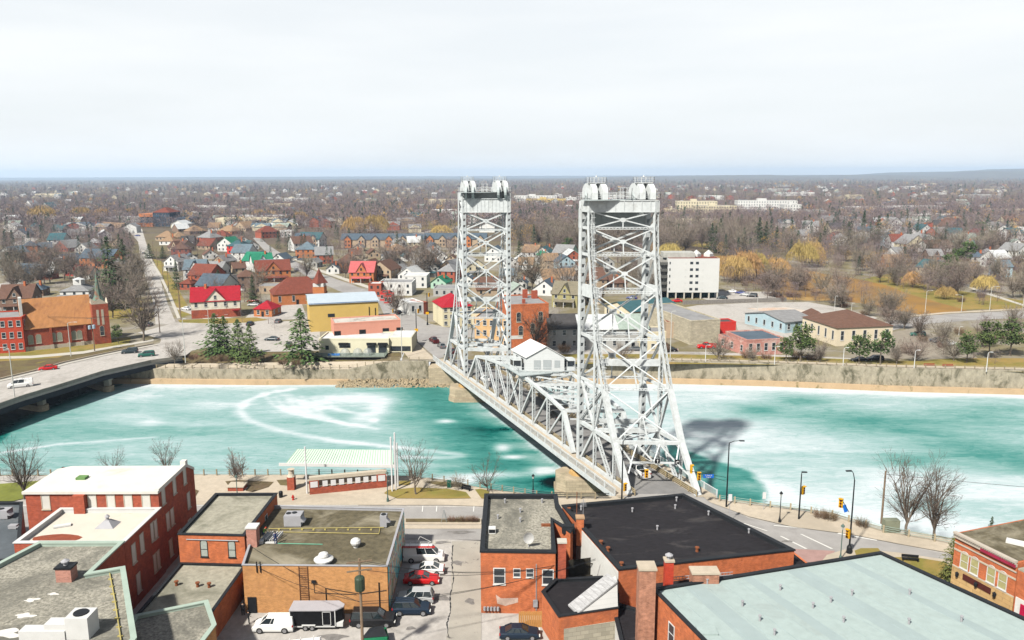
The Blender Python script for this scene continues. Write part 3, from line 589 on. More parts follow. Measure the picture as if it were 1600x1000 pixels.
def deck(root, t0, t1, name='deck'):
    b = MB().mat(ROADC); W2 = BWID
    b.add([BP(t0, .02, .04), BP(t0, .02, .96), BP(t1, .02, .96), BP(t1, .02, .04), BP(t0, -.5, .04), BP(t0, -.5, .96), BP(t1, -.5, .96), BP(t1, -.5, .04)], [(0, 1, 2, 3), (7, 6, 5, 4), (0, 4, 5, 1), (1, 5, 6, 2), (2, 6, 7, 3), (3, 7, 4, 0)])
    b.mat(STEELG)
    n = int(abs(t1-t0)/3.6)
    for i in range(n+1): b.beam(BP(lerp(t0, t1, i/n), -1.0, 0), BP(lerp(t0, t1, i/n), -1.0, 1), .4, 1.0)
    for s in (.2, .4, .6, .8): b.beam(BP(t0, -.8, s), BP(t1, -.8, s), .3, .6)
    b.build(name, None, root)
    for s0, s1, so in ((-.235, .04, -.235), (.96, 1.235, 1.235)):
        b = MB().mat(CONC); b.add([BP(t0, .17, s0), BP(t0, .17, s1), BP(t1, .17, s1), BP(t1, .17, s0), BP(t0, -.2, s0), BP(t0, -.2, s1), BP(t1, -.2, s1), BP(t1, -.2, s0)], [(0, 1, 2, 3), (7, 6, 5, 4), (0, 4, 5, 1), (1, 5, 6, 2), (2, 6, 7, 3), (3, 7, 4, 0)]); b.build('sidewalk', None, root)
        b = MB().mat(STEEL); b.beam(BP(t0, -.35, so), BP(t1, -.35, so), .14, .9)      # fascia plate
        b.beam(BP(t0, 1.3, so), BP(t1, 1.3, so), .12, .1)
        for i in range(int(abs(t1-t0)/.28)): b.beam(BP(lerp(t0, t1, i/(abs(t1-t0)/.28)), .05, so), BP(lerp(t0, t1, i/(abs(t1-t0)/.28)), 1.3, so), .05, .13)
        for i in range(int(abs(t1-t0)/3.6)+1): b.beam(BP(lerp(t0, t1, min(1, i*3.6/abs(t1-t0))), -.8, so), BP(lerp(t0, t1, min(1, i*3.6/abs(t1-t0))), 1.4, so), .2, .2)
        b.build('fascia_railing', None, root)
        sr = .055 if so < 0 else .945
        b = MB().mat(RAILT); railing(b, [BP(t0, .1, sr), BP(t1, .1, sr)], 1.05, (.4, .72, 1.05), 2.4, .06, .07); b.build('guard_rail', None, root)
deck(span, 2.2, BL-2.2)
MH = MB(); c0 = BP(34, 10.25, .5); hu, hw = BU, BW
WSH = M('white_siding_machine_house', (.72, .75, .75), .6, .05, .5, kind='siding'); SHUT = M('grey_shutter', (.45, .49, .50), .6, .06)
def HP(x, y, z): return c0+hw*x+hu*y+Vector((0, 0, z))
hb = MB(); w2, l2 = 4.1, 4.2
hb.add([HP(-w2, -l2, 0), HP(w2, -l2, 0), HP(w2, l2, 0), HP(-w2, l2, 0), HP(-w2, -l2, 3.2), HP(w2, -l2, 3.2), HP(w2, l2, 3.2), HP(-w2, l2, 3.2), HP(0, -l2, 5.5), HP(0, l2, 5.5)],
       [(0, 3, 2, 1), (0, 1, 5, 8, 4), (1, 2, 6, 5), (2, 3, 7, 9, 6), (3, 0, 4, 7)]); hs = hb.build('machine_house', WSH, span)
b = MB()
for k in (-1, 1):
    b.add([HP(0, -l2-.3, 5.72), HP(0, l2+.3, 5.72), HP(k*(w2+.4), l2+.3, 3.12), HP(k*(w2+.4), -l2-.3, 3.12), HP(0, -l2-.3, 5.58), HP(0, l2+.3, 5.58), HP(k*(w2+.4), l2+.3, 2.98), HP(k*(w2+.4), -l2-.3, 2.98)], [(0, 1, 2, 3), (7, 6, 5, 4), (0, 4, 5, 1), (1, 5, 6, 2), (2, 6, 7, 3), (3, 7, 4, 0)])
ro = b.build('roof', M('white_sheet_roof', (.80, .81, .80), .5, .05, .5, kind='seam'), span)
for x, w_, z0, z1 in ((-1.9, 1.5, .5, 2.5), (.3, 1.8, .5, 2.6), (2.5, 1.2, .9, 2.5)):
    b = MB(); b.beam(HP(x-w_/2, -l2-.05, (z0+z1)/2), HP(x+w_/2, -l2-.05, (z0+z1)/2), .06, z1-z0); b.build('shutter', SHUT, span)
for x in (-1.5, 1.5):
    b = MB(); b.beam(HP(-w2-.05, x-.6, 1.7), HP(-w2-.05, x+.6, 1.7), .06, 1.3); b.build('window', GLASS, span)
b = MB(); c = HP(0, 0, -.12); b.beam(HP(0, -l2-1.5, -.12), HP(0, l2+1.5, -.12), 13.2, .2); b.build('platform', STEELG, span)
b = MB(); cs = [HP(-6.5, -l2-1.4, 0), HP(6.5, -l2-1.4, 0), HP(6.5, l2+1.4, 0), HP(-6.5, l2+1.4, 0)]; railing(b, cs+cs[:1], 1.1, (.55, 1.1), 1.5, .03, .035); b.build('railing', STEEL, span)
for sx, lab in ((-1, 'operator_cab'), (1, 'operator_cab')):
    b = MB().mat(STEEL); x0, x1 = (5.0, 6.9)
    for a_, c_, e_, f_, g, h in ((sx*x0, sx*x1, -3.4, -1.2, 0, .9), (sx*x0, sx*x1, -3.4, -1.2, 2.2, 2.45), (sx*x0, sx*x1, -3.0, -1.6, 2.45, 2.75)):
        lo, hi = min(a_, c_), max(a_, c_)
        vs = [HP(x, y, z) for z in (g, h) for x, y in ((lo, e_), (hi, e_), (hi, f_), (lo, f_))]; b.add(vs, [(0, 3, 2, 1), (4, 5, 6, 7), (0, 1, 5, 4), (1, 2, 6, 5), (2, 3, 7, 6), (3, 0, 4, 7)])
    for x in (x0+.08, x1-.08):
        for y in (-3.32, -1.28): b.beam(HP(sx*x, y, .9), HP(sx*x, y, 2.2), .14)
    b.mat(GLASS); lo, hi = sorted((sx*(x0+.12), sx*(x1-.12))); vs = [HP(x, y, z) for z in (.9, 2.2) for x, y in ((lo, -3.25), (hi, -3.25), (hi, -1.35), (lo, -1.35))]; b.add(vs, [(0, 1, 5, 4), (1, 2, 6, 5), (2, 3, 7, 6), (3, 0, 4, 7)])
    b.build(lab, None, span)
tn = tower(0, -1, 'taller-looking white lattice lift tower on the near side, above the white pickup')
tf = tower(BL, 1, 'white lattice lift tower at the far end of the span, beside the orange brick block')
deck(tn, -19.2, 2.1); deck(tf, BL-2.1, BL+22)
# lane arrow signs and signals hung on the near portal
BLK = M('black_sign', (.012, .012, .013), .5, .1); YEL = M('signal_yellow', (.80, .42, .01), .5, .08); WHP = M('white_plate', (.8, .8, .8), .5, .04)
pz = lambda s, z, o=.35: BP(-(13.3+(7.5-z)*.70)-o, z, s)
def arrow_sign(s, z, turn, label):
    o = thing('lane_arrow_sign', label, 'road sign', pz(s, z)); b = MB(); c = pz(s, z)
    b.beam(c-BW*.42, c+BW*.42, .08, .85); b.build('panel', BLK, o)
    f_ = c-BU*.06; b = MB(); up = Vector((0, 0, 1)); q = lambda x, y: f_+BW*x+up*y-BU*.0
    if not turn:
        for poly in ([(-.05, -.3), (.05, -.3), (.05, .1), (-.05, .1)], [(-.16, .08), (.16, .08), (0, .32)]): b.add([q(*p) for p in poly], [tuple(range(len(poly)))])
    else:
        for poly in ([(-.22, -.3), (-.12, -.3), (-.12, -.02), (-.22, .08)], [(-.22, .08), (-.12, -.02), (.06, .04), (.06, .14)], [(.04, -.06), (.04, .26), (.28, .1)]): b.add([q(*p) for p in poly], [tuple(range(len(poly)))])
    b.build('arrow', WHP, o)
arrow_sign(.545, 4.95, 0, 'black lane sign with white straight-up arrow hanging on the near portal')
arrow_sign(.83, 4.85, 1, 'black lane sign with white right-turn arrow on the near portal')
# piers and abutments
PIER = M('pale_pier_stone', (.60, .50, .35), .9, .12, .35, kind='block', f2=((.34, .30, .2), .2, .55, .7)); RUST = M('rust_stained_stone', (.52, .33, .13), .9, .25, .8)
def pier(cx, cy, w_, d_, lab, z0=-6.5, z1=-2.6, x0=None):
    o = thing('bridge_pier', lab, 'pier', (cx, cy, ZW), group='canal piers of the lift bridge'); k = 1.6
    po = lambda g: [(cx-w_/2+k-g, cy-d_/2-g), (cx+w_/2-k+g, cy-d_/2-g), (cx+w_/2+g, cy-d_/2+k), (cx+w_/2+g, cy+d_/2-k), (cx+w_/2-k, cy+d_/2+g), (cx-w_/2+k, cy+d_/2+g), (cx-w_/2-g, cy+d_/2-k), (cx-w_/2-g, cy-d_/2+k)]
    b = MB(); b.prism(po(.3), z0, -5.0); b.build('footing', PIER, o); b = MB(); b.prism(po(0), -5.0, z1); b.build('shaft', PIER, o)
    for s in (-.5, .5):
        c = BW*s*BWID+Vector((cx, cy, 0)); b = MB(); b.lathe((c.x, c.y, z1), [(2.1, 0), (1.9, .5), (1.5, 1.0), (1.1, 1.3)], 8); b.build('bearing_block', RUST if s < 0 else PIER, o)
        b = MB(); b.beam((c.x, c.y, z1+1.2), (c.x, c.y, -.7), .8, .8); b.build('bearing', STEEL, o)
pn = G(906, 757, -5.0); cN = BP(0, 0, .5); pier(cN.x, cN.y-.5, 20.5, 7, 'pale stone pier in the canal under the near lift tower')
cF = BP(BL, 0, .5); pier(cF.x, cF.y, 20, 7, 'pale stone pier in the canal under the far lift tower')
b = MB(); c = BP(BL+20.5, 0, .5); b.mat(PIER).prism([(c.x-9.5, c.y-6), (c.x+9, c.y-6.5), (c.x+9, c.y+2), (c.x-9.5, c.y+2)], -6.4, -.65)
tag(b.build('abutment'), 'pale stone abutment at the far end of the lift bridge', 'abutment')
b = MB(); c = BP(-19.3, 0, .5); b.mat(PIER).prism([(c.x-9.3, c.y-1), (c.x+9, c.y-1.4), (c.x+9, c.y+3.2), (c.x-9.3, c.y+3.6)], -6.4, -.65)
tag(b.build('abutment'), 'stone abutment at the near end of the lift bridge', 'abutment')
# approach pads joining deck and streets
b = MB().mat(ASPH); b.sheet([BP(-19.0, 0, .04), BP(-19.0, 0, .96), BP(-26, 0, 1.1), BP(-26, 0, -.1)], .05); tag(b.build('road'), kind='structure')
# ================================================================ ROAD BRIDGE on the left
rb = thing('road_bridge', 'curved concrete road bridge carrying the red car over dark water', 'bridge', (-118, 205, 0))
farE = [tuple(G(x, y)[:2]) for x, y in ((-90, 612), (0, 593.5), (52, 581), (100, 567.5), (150, 556.5), (205, 545), (240, 538.5))]
nearE = [tuple(G(x, y)[:2]) for x, y in ((-90, 664), (0, 635), (37, 622), (87, 607), (160, 584), (235, 567), (285, 560))]
b = MB().mat(ASPHL); n = len(farE)
b.add([(*p, .1) for p in farE]+[(*p, .1) for p in nearE]+[(*p, -1.1) for p in farE]+[(*p, -1.1) for p in nearE],
      [(i, n+i, n+i+1, i+1) for i in range(n-1)]+[(2*n+i, 2*n+i+1, 3*n+i+1, 3*n+i) for i in range(n-1)]+[(i, i+1, 2*n+i+1, 2*n+i) for i in range(n-1)]+[(n+i, 3*n+i, 3*n+i+1, n+i+1) for i in range(n-1)])
b.build('deck', None, rb)
GREYC = M('grey_parapet_concrete', (.34, .32, .28), .9, .15, .6, f2=((.20, .18, .15), .3, .5, .7))
for E_, nm, h in ((nearE, 'parapet', .85), (farE, 'parapet', .5)):
    b = MB()
    for p, q in zip(E_, E_[1:]): b.beam((*p, h/2), (*q, h/2), .35, h); 
    b.build(nm, GREYC if nm and h > .6 else CONC, rb)
b = MB()
for p, q in zip(farE, farE[1:]): p, q = Vector((*p, 0)), Vector((*q, 0)); o_ = Vector((1.6, -1.0, 0)); b.beam(p+o_+Vector((0, 0, .15)), q+o_+Vector((0, 0, .15)), 1.2, .16)
b.build('kerb', CONCL, rb)
b = MB()
for p, q in zip(nearE, nearE[1:]): b.beam((*p, -1.3), (*q, -1.3), .4, 1.3)
for f_ in (.25, .5, .75):
    for i in range(n-1): b.beam((lerp(nearE[i][0], farE[i][0], f_), lerp(nearE[i][1], farE[i][1], f_), -1.6), (lerp(nearE[i+1][0], farE[i+1][0], f_), lerp(nearE[i+1][1], farE[i+1][1], f_), -1.6), .5, 1.0)
b.build('girder', M('dark_girder', (.03, .035, .045), .7, .2), rb)
for (x0, y0), (x1, y1) in (((168, 606), (112, 588)), ((64, 636), (-20, 622))):
    a_, c_ = G(x0, y0, -5.2), G(x1, y1, -5.2); d_ = (c_-a_).normalized()
    b = MB(); b.beam(a_-d_*.5+Vector((0, 0, -.2)), c_+Vector((0, 0, -.2)), 3.0, 1.9); b.tube(a_-d_*.5+Vector((0, 0, -1.15)), a_-d_*.5+Vector((0, 0, .75)), 1.5, n=12); b.build('pier_footing', PIER, rb)
    b = MB(); b.beam(a_-d_*2.2+Vector((0, 0, 3.1)), c_+Vector((0, 0, 3.1)), 1.5, 1.0, w2=1.5); b.build('pier_cap', CONCL, rb)
    for f_ in (-.02, .3, .7): p = a_.lerp(c_, f_); b = MB(); b.beam(p+Vector((0, 0, .6)), p+Vector((0, 0, 2.8)), 1.5, 1.5); b.build('pier_column', CONCL, rb)
# ================================================================ FOREGROUND BUILDINGS on the near bank
BR1 = M('deep_red_brick', (.46, .115, .065), .9, .26, 1.6, kind='brick', f2=((.27, .085, .06), .35, .5, .75))
BR2 = M('orange_brick', (.62, .19, .08), .9, .24, 1.5, kind='brick', f2=((.40, .13, .065), .3, .5, .75))
BR3 = M('tan_orange_brick', (.62, .32, .13), .9, .18, 1.5, kind='brick', f2=((.44, .21, .09), .22, .5, .74))
BR4 = M('old_mottled_brick', (.48, .24, .16), .95, .35, 1.6, kind='brick')
GRAV = M('gravel_roof', (.36, .34, .28), .95, .6, 3.2, f2=((.16, .155, .13), .11, .46, .66), bump=1)
MOSSR = M('mossy_felt_roof', (.14, .12, .075), .95, .35, 1.4, f2=((.38, .34, .25), .1, .48, .66), bump=.3)
DIRTR = M('dusty_roof', (.40, .38, .30), .95, .25, 1.5, f2=((.20, .195, .145), .13, .48, .68), bump=.3)
WHTR = M('white_roof_membrane', (.78, .76, .70), .8, .05, .4, f2=((.62, .56, .46), .12, .55, .75))
CREAMR = M('cream_roof_membrane', (.74, .68, .58), .8, .06, .4, f2=((.58, .48, .36), .16, .55, .72))
BLKR = M('black_felt_roof', (.024, .022, .025), .8, .35, 1.2, f2=((.11, .10, .095), .16, .56, .82), stretch=(1, 3, 1))
BLUR = M('pale_blue_roof_membrane', (.43, .52, .50), .7, .08, 1.1, f2=((.335, .385, .37), .16, .55, .80))
MINT = M('mint_coping', (.43, .53, .45), .6, .08); BKCOP = M('black_coping', (.025, .028, .032), .6, .15); WCOP = M('white_coping', (.74, .74, .72), .6, .06)
STUC = M('white_stucco', (.74, .74, .70), .85, .08, .8, f2=((.50, .49, .44), .35, .58, .8)); STONE = M('window_stone', (.60, .53, .42), .9, .1, 2)
BOARD = M('white_window_board', (.72, .70, .64), .7, .07); WOODF2 = M('orange_cedar_fence', (.58, .29, .09), .85, .2, 2, stretch=(8, 8, .5)); DKWOOD = M('dark_fence_wood', (.045, .04, .03), .9, .3, 3)
GREY = M('grey_machine_paint', (.42, .42, .44), .6, .08); RUSTM = M('rusty_steel', (.26, .09, .04), .9, .3, 4); CBLK = M('painted_block_wall', (.50, .46, .36), .9, .1, .5, kind='block')
def off(poly, d):      # inset a convex-ish polygon (counter-clockwise)
    n = len(poly); r = []
    for i in range(n):
        a, b, c = Vector(poly[i-1][:2]), Vector(poly[i][:2]), Vector(poly[(i+1) % n][:2])
        e1 = (b-a).normalized(); e2 = (c-b).normalized(); n1 = Vector((-e1.y, e1.x)); n2 = Vector((-e2.y, e2.x)); k = 1+n1.dot(n2)
        r.append(tuple(b+(n1+n2)*d/max(k, .3)))
    return r
def ccw(poly): 
    a = sum(p[0]*q[1]-q[0]*p[1] for p, q in zip(poly, poly[1:]+poly[:1])); return poly if a > 0 else poly[::-1]
def block(name, label, cat, poly, z, wall, roof, cop=None, ph=.45, pw=.35, z0=-.02, ch=.12):
    """flat-roofed building: walls with parapet, roof deck and coping"""
    poly = ccw([tuple(p[:2]) for p in poly]); c = sum((Vector((*p, 0)) for p in poly), Vector())/len(poly)
    root = thing(name, label, cat, c); inn = off(poly, pw); n = len(poly); b = MB()
    vs = [(*p, z0) for p in poly]+[(*p, z) for p in poly]+[(*p, z) for p in inn]+[(*p, z-ph) for p in inn]
    b.mat(wall).add(vs, [(i, (i+1) % n, n+(i+1) % n, n+i) for i in range(n)]+[(n+i, n+(i+1) % n, 2*n+(i+1) % n, 2*n+i) for i in range(n)]); b.mat(cop or roof).add([vs[2*n+i] for i in range(n)]+[vs[3*n+i] for i in range(n)], [(i, (i+1) % n, n+(i+1) % n, n+i) for i in range(n)]); b.build('wall', None, root)
    b = MB().sheet(off(poly, pw-.03), z-ph+.01); b.build('roof', roof, root)
    if cop:
        b = MB(); o2 = off(poly, -.1); i2 = off(poly, pw+.06)
        vs = [(*p, q) for q in (z+.004, z+ch) for L_ in (o2, i2) for p in L_]
        b.add(vs, [(2*n+i, 2*n+(i+1) % n, 3*n+(i+1) % n, 3*n+i) for i in range(n)]+[(i, (i+1) % n, 2*n+(i+1) % n, 2*n+i) for i in range(n)]+[(n+(i+1) % n, n+i, 3*n+i, 3*n+(i+1) % n) for i in range(n)]+[(n+i, n+(i+1) % n, (i+1) % n, i) for i in range(n)]); b.build('coping', cop, root)
    return root
WINM = {}
def winmesh(w, h, fr, pane, arch=False, sill=True, cross=True):
    key = (round(w, 2), round(h, 2), fr.name, pane.name, arch, sill, cross)
    if key in WINM: return WINM[key]
    b = MB(); t = .09*min(1.4, w); f_ = -.06
    b.mat(pane); b.add([(-w/2, f_+.045, 0), (w/2, f_+.045, 0), (w/2, f_+.045, h), (-w/2, f_+.045, h)]+([(w/2*math.cos(a), f_+.045, h+w/2*math.sin(a)) for a in ()]), [(0, 1, 2, 3)])
    b.mat(fr); b.box(-w/2-t, -w/2, f_, .1, -t, h); b.box(w/2, w/2+t, f_, .1, -t, h); b.box(-w/2, w/2, f_, .1, -t, 0)
    if arch:
        N = 6; vs = []
        for k in range(N+1):
            a = math.pi*k/N
            for r in (w/2, w/2+t): vs += [(r*math.cos(a), f_, h+r*.8*math.sin(a)), (r*math.cos(a), .1, h+r*.8*math.sin(a))]
        b.add(vs, [(4*k, 4*k+2, 4*k+6, 4*k+4) for k in range(N)]+[(4*k+2, 4*k+3, 4*k+7, 4*k+6) for k in range(N)])
        b.mat(pane); b.add([(w/2*math.cos(math.pi*k/N), f_+.045, h+w/2*.8*math.sin(math.pi*k/N)) for k in range(N+1)], [tuple(range(N+1))]); b.mat(fr)
    else: b.box(-w/2-t, w/2+t, f_, .1, h, h+t)
    if cross: b.box(-w/2, w/2, f_+.01, .05, h*.5-.03, h*.5+.03)
    if sill: b.box(-w/2-t*1.5, w/2+t*1.5, f_-.1, .1, -t*2, -t)
    me = b.build('window', None).data; o = bpy.data.objects[-1] if False else None
    for ob in [x for x in C.objects if x.data is me]: bpy.data.objects.remove(ob)
    WINM[key] = me; return me
def window(root, p, q, f_, z, w, h, fr=None, pane=None, name='window', **kw):
    """window on the wall running p->q (outside to the right of p->q), f_ fraction along"""
    p, q = Vector((*p[:2], 0)), Vector((*q[:2], 0)); d = (q-p).normalized(); c = p.lerp(q, f_)+Vector((0, 0, z))
    o = bpy.data.objects.new(name, winmesh(w, h, fr or WTRIM, pane or GLASS, **kw)); C.objects.link(o); o.parent = root; KD.setdefault(root.name, []).append(o)
    o.location = c-root.location if root.rotation_euler.z == 0 else c; o.rotation_euler.z = math.atan2(d.y, d.x); return o
def rect(x0, y0, x1, y1): return [(x0, y0), (x1, y0), (x1, y1), (x0, y1)]
def PXY(z, *pts): return [tuple(G(x, y, z)[:2]) for x, y in pts]
def vent(root_label, loc, kind='pipe', name='roof_vent', group=None):
    b = MB()
    if kind == 'pipe': b.mat(GREY).tube(loc, Vector(loc)+Vector((0, 0, .55)), .11, n=8); b.tube(Vector(loc)+Vector((0, 0, .5)), Vector(loc)+Vector((0, 0, .62)), .17, n=8)
    if kind == 'rust': b.mat(RUSTM).tube(loc, Vector(loc)+Vector((0, 0, .5)), .2, .17, n=8); b.tube(Vector(loc)+Vector((0, 0, .5)), Vector(loc)+Vector((0, 0, .62)), .28, n=8)
    if kind == 'dome': b.mat(GREY).box(loc[0]-.75, loc[0]+.75, loc[1]-.75, loc[1]+.75, loc[2], loc[2]+.3); b.mat(WCOP).lathe(loc, [(.75, .3), (1.15, .42), (1.2, .62), (.8, .8), (.62, .85), (.66, 1.05), (.55, 1.3), (.25, 1.45)], 16)
    if kind == 'ball': b.mat(WCOP).lathe(loc, [(.3, 0), (.3, .25), (.55, .4), (.68, .7), (.6, 1.0), (.35, 1.2), (.1, 1.25)], 14)
    if kind == 'box': b.mat(WCOP).box(loc[0]-.45, loc[0]+.45, loc[1]-.45, loc[1]+.45, loc[2], loc[2]+.7); b.mat(DARK).box(loc[0]-.4, loc[0]+.4, loc[1]-.47, loc[1]-.45, loc[2]+.15, loc[2]+.6)
    return tag(b.build(name), root_label, 'roof vent', group)
def chimney(name, label, x, y, w_, d_, z0, z1, m, cap=CONCL, pot=None):
    r = thing(name, label, 'chimney', (x, y, z0)); b = MB(); b.box(x-w_/2, x+w_/2, y-d_/2, y+d_/2, z0-.2, z1); b.build('stack', m, r)
    b = MB(); b.box(x-w_/2-.1, x+w_/2+.1, y-d_/2-.1, y+d_/2+.1, z1+.003, z1+.2); b.build('cap', cap, r)
    if pot: b = MB(); b.lathe((x, y, z1+.2), [(.22, 0), (.22, .35), (.45, .4), (.45, .5), (.1, .72)], 10); b.build('cowl', pot, r)
    return r
# --- three storey red brick row on the left
x0, x1 = -65.2, -47.4
A_ = thing('brick_building', 'deep red three-storey brick building with white roof and boarded white windows', 'building', (-56, 105, 0))
b = MB(); ya, yb, yr = 100.6, 112.5, 109.8
b.mat(BR1)
b.add([(x0, ya, 0), (x1, ya, 0), (x1, yb, 0), (x0, yb, 0), (x0, ya, 11.6), (x1, ya, 11.6), (x1, yr, 11.75), (x1, yb, 10.2), (x0, yb, 10.2), (x0, yr, 11.6)],
      [(0, 1, 5, 4), (1, 2, 7, 6, 5), (2, 3, 8, 7), (3, 0, 4, 9, 8)]); b.build('wall', None, A_)
b = MB(); b.add([(x0-.2, ya-.25, 11.64), (x1-.1, ya-.25, 11.64), (x1-.1, yr, 11.7), (x0+1.4, yr, 11.7), (x0+1.4, yb, 10.3), (x1-.1, yb, 10.3), (x0-.2, yr-1, 11.65)], [(0, 1, 2, 3, 6), (3, 2, 5, 4)])
b.box(x0-.25, x1+.1, ya-.3, ya+.02, 11.3, 11.66); b.build('roof', WHTR, A_)
b = MB(); b.add([(x1-.45, ya, 11.85), (x1+.12, ya, 11.85), (x1+.12, yr, 12.0), (x1-.45, yr, 12.0), (x1-.45, ya, 11.3), (x1+.12, ya, 11.3), (x1+.12, yr, 11.5), (x1-.45, yr, 11.5)], [(0, 1, 2, 3), (0, 4, 5, 1), (1, 5, 6, 2), (3, 2, 6, 7), (0, 3, 7, 4)])
b.add([(x1-.45, yr, 12.0), (x1+.12, yr, 12.0), (x1+.12, yb, 10.4), (x1-.45, yb, 10.4), (x1-.45, yr, 11.5), (x1+.12, yr, 11.5), (x1+.12, yb, 10.0), (x1-.45, yb, 10.0)], [(0, 1, 2, 3), (0, 4, 5, 1), (1, 5, 6, 2), (3, 2, 6, 7), (0, 3, 7, 4)])
b.box(x1-.6, x1+.15, yr-.4, yr+.4, 11.6, 12.5); b.build('coping', WHTR, A_)
b = MB(); b.box(x0+6.7, x0+8.2, ya-.75, ya, 0, 11.3); b.build('pilaster', BR1, A_)
for f_ in (.17, .52, .66, .79, .925) : window(A_, (x0, ya), (x1, ya), f_-.02, 9.15, 1.0, 2.0, STONE, BOARD, cross=False)
for zz, ff in ((9.2, (.12, .42, .72)), (5.2, (.18, .30, .78)), (1.2, (.2, .45, .75))):
    for f_ in ff: window(A_, (x1, ya), (x1, yb), f_, zz, .95, 2.3, STONE, BOARD, cross=False)
b = MB(); b.box(-60.5, -59.2, 104.5, 105.6, 11.6, 11.95); b.build('hatch', M('green_hatch', (.16, .30, .10), .7), A_)
B_ = block('brick_building', 'two-storey red brick wing with cream roof and reddish puddle', 'building', rect(-60.6, 90.3, -47.2, 100.55), 9.2, BR1, CREAMR, WCOP, .5, .4)
for f_, zz in ((.2, 5.6), (.42, 5.9), (.72, 6.0), (.8, 5.9), (.25, 1.4), (.72, 1.6), (.8, 1.6)): window(B_, (-47.2, 90.3), (-47.2, 100.55), f_, zz, .95, 2.4, STONE, BOARD, cross=False)
b = MB(); pd = [(-56.7+2.9*math.cos(a)*(1+.15*math.sin(3*a)), 92.3+1.5*math.sin(a)) for a in [k*math.pi/8 for k in range(16)]]; b.sheet([(x, max(y, 90.85)) for x, y in pd], 8.735); b.build('puddle', M('reddish_puddle', (.30, .07, .03), .35, .3, 1.5), B_)
b = MB(); b.add([(-53.4, 95.2, 8.72), (-51, 95.2, 8.72), (-51, 97.4, 8.72), (-53.4, 97.4, 8.72), (-52.5, 96, 9.5), (-51.9, 96, 9.5), (-51.9, 96.6, 9.5), (-52.5, 96.6, 9.5)], [(0, 1, 5, 4), (1, 2, 6, 5), (2, 3, 7, 6), (3, 0, 4, 7), (4, 5, 6, 7)]); b.lathe((-52.2, 96.3, 9.5), [(.2, 0), (.2, .3), (.35, .4), (.12, .7)], 8); b.build('skylight', GREY, B_)
b = MB(); b.beam((-58.8, 95.6, 8.85), (-57, 96.4, 8.85), .7, .2); b.build('loose_board', WCOP, B_)
g0 = PXY(9.2, (-150, 960), (0, 891), (49.5, 849)); D_ = block('brick_building', 'large gravel-roofed building with mint green coping', 'building',
    [(-90, 60), (-36.2, 60), (-36.2, 69.7), (-44.1, 83.9), (-47.2, 82.6), (-47.2, 90.25), (-57.4, 90.25), (-62.2, 74), (-90, 74)], 9.3, BR1, GRAV, MINT, .35, .4, ch=.18)
for f_ in (.35, .62): window(D_, (-47.2, 82.6), (-47.2, 90.2), f_, 4.6, .95, 2.4, STONE, BOARD, cross=False)
for f_ in (.3, .75): window(D_, (-44.1, 83.9), (-47.2, 82.6), f_, 5, .8, 2, STONE, BOARD, cross=False)
for f_ in (.2, .45, .7): window(D_, (-36.2, 69.7), (-44.1, 83.9), f_, 4, .9, 2.2, STONE, BOARD, cross=False)
c = G(105, 905, 9); chimney('chimney', 'pinkish brick chimney with metal cowl on the gravel roof', c.x, c.y, 1.7, 1.3, 8.9, 10.5, M('pink_brick', (.55, .28, .22), .9, .15, kind='brick'), DARK, GREY)
for x, y, s_ in ((50, 937, 1.0), (84, 928, .7), (40, 962, 1.2), (10, 990, 2)):
    c = G(x, y, 8.97); b = MB(); b.sheet([(c.x+s_*.7*math.cos(a)*(1+.35*math.sin(2*a+x)+.25*math.sin(5*a+y)), c.y+s_*.38*math.sin(a)*(1+.4*math.sin(3*a+x))) for a in [k*math.pi/12 for k in range(24)]], 8.972+.001*x/50); b.build('snow_patch', M('snow_patch_white', (.8, .78, .72), .9, .1), D_)
c = G(130, 990, 9); u_ = thing('rooftop_unit', 'white boxy ventilation unit with duct on the gravel roof', 'rooftop unit', (c.x, c.y, 8.96))
b = MB(); b.box(c.x-1.1, c.x+1.1, c.y-1, c.y+1, 8.96, 11.2); b.build('housing', WCOP, u_); b = MB(); b.tube((c.x, c.y, 11.2), (c.x, c.y, 11.3), .7, n=14); b.build('fan', DARK, u_)
b = MB(); b.box(c.x-5.6, c.x-1.15, c.y-1.1, c.y+.1, 8.97, 9.9); b.box(c.x-3.2, c.x-1.15, c.y-.9, c.y+.4, 9.9, 10.5); b.build('duct', WCOP, u_)
b = MB(); p_ = [G(171, 893, 9.1), G(180, 940, 9.1), G(189, 1000, 9.1)]; 
for p, q in zip(p_, p_[1:]): b.tube(p, q, .07)
for k in range(9): p = p_[0].lerp(p_[2], k/8.5); b.box(p.x-.25, p.x+.25, p.y-.08, p.y+.08, 8.96, 9.08)
tag(b.build('roof_pipe', M('yellow_gas_pipe', (.50, .42, .15), .6)), 'yellow gas pipe on blocks along the gravel roof edge', 'pipe')
sp = PXY(5.5, (211, 962), (324, 939), (337, 977), (300, 1000), (212, 1010)); E1 = block('brick_building', 'small low building with gravel roof and white trim beside the mint-edged roof', 'building', [sp[0], sp[1], sp[2], (sp[2][0]-.5, sp[2][1]-9), (sp[0][0]+1, sp[0][1]-13)], 5.5, BR3, GRAV, MINT, .3, .35)
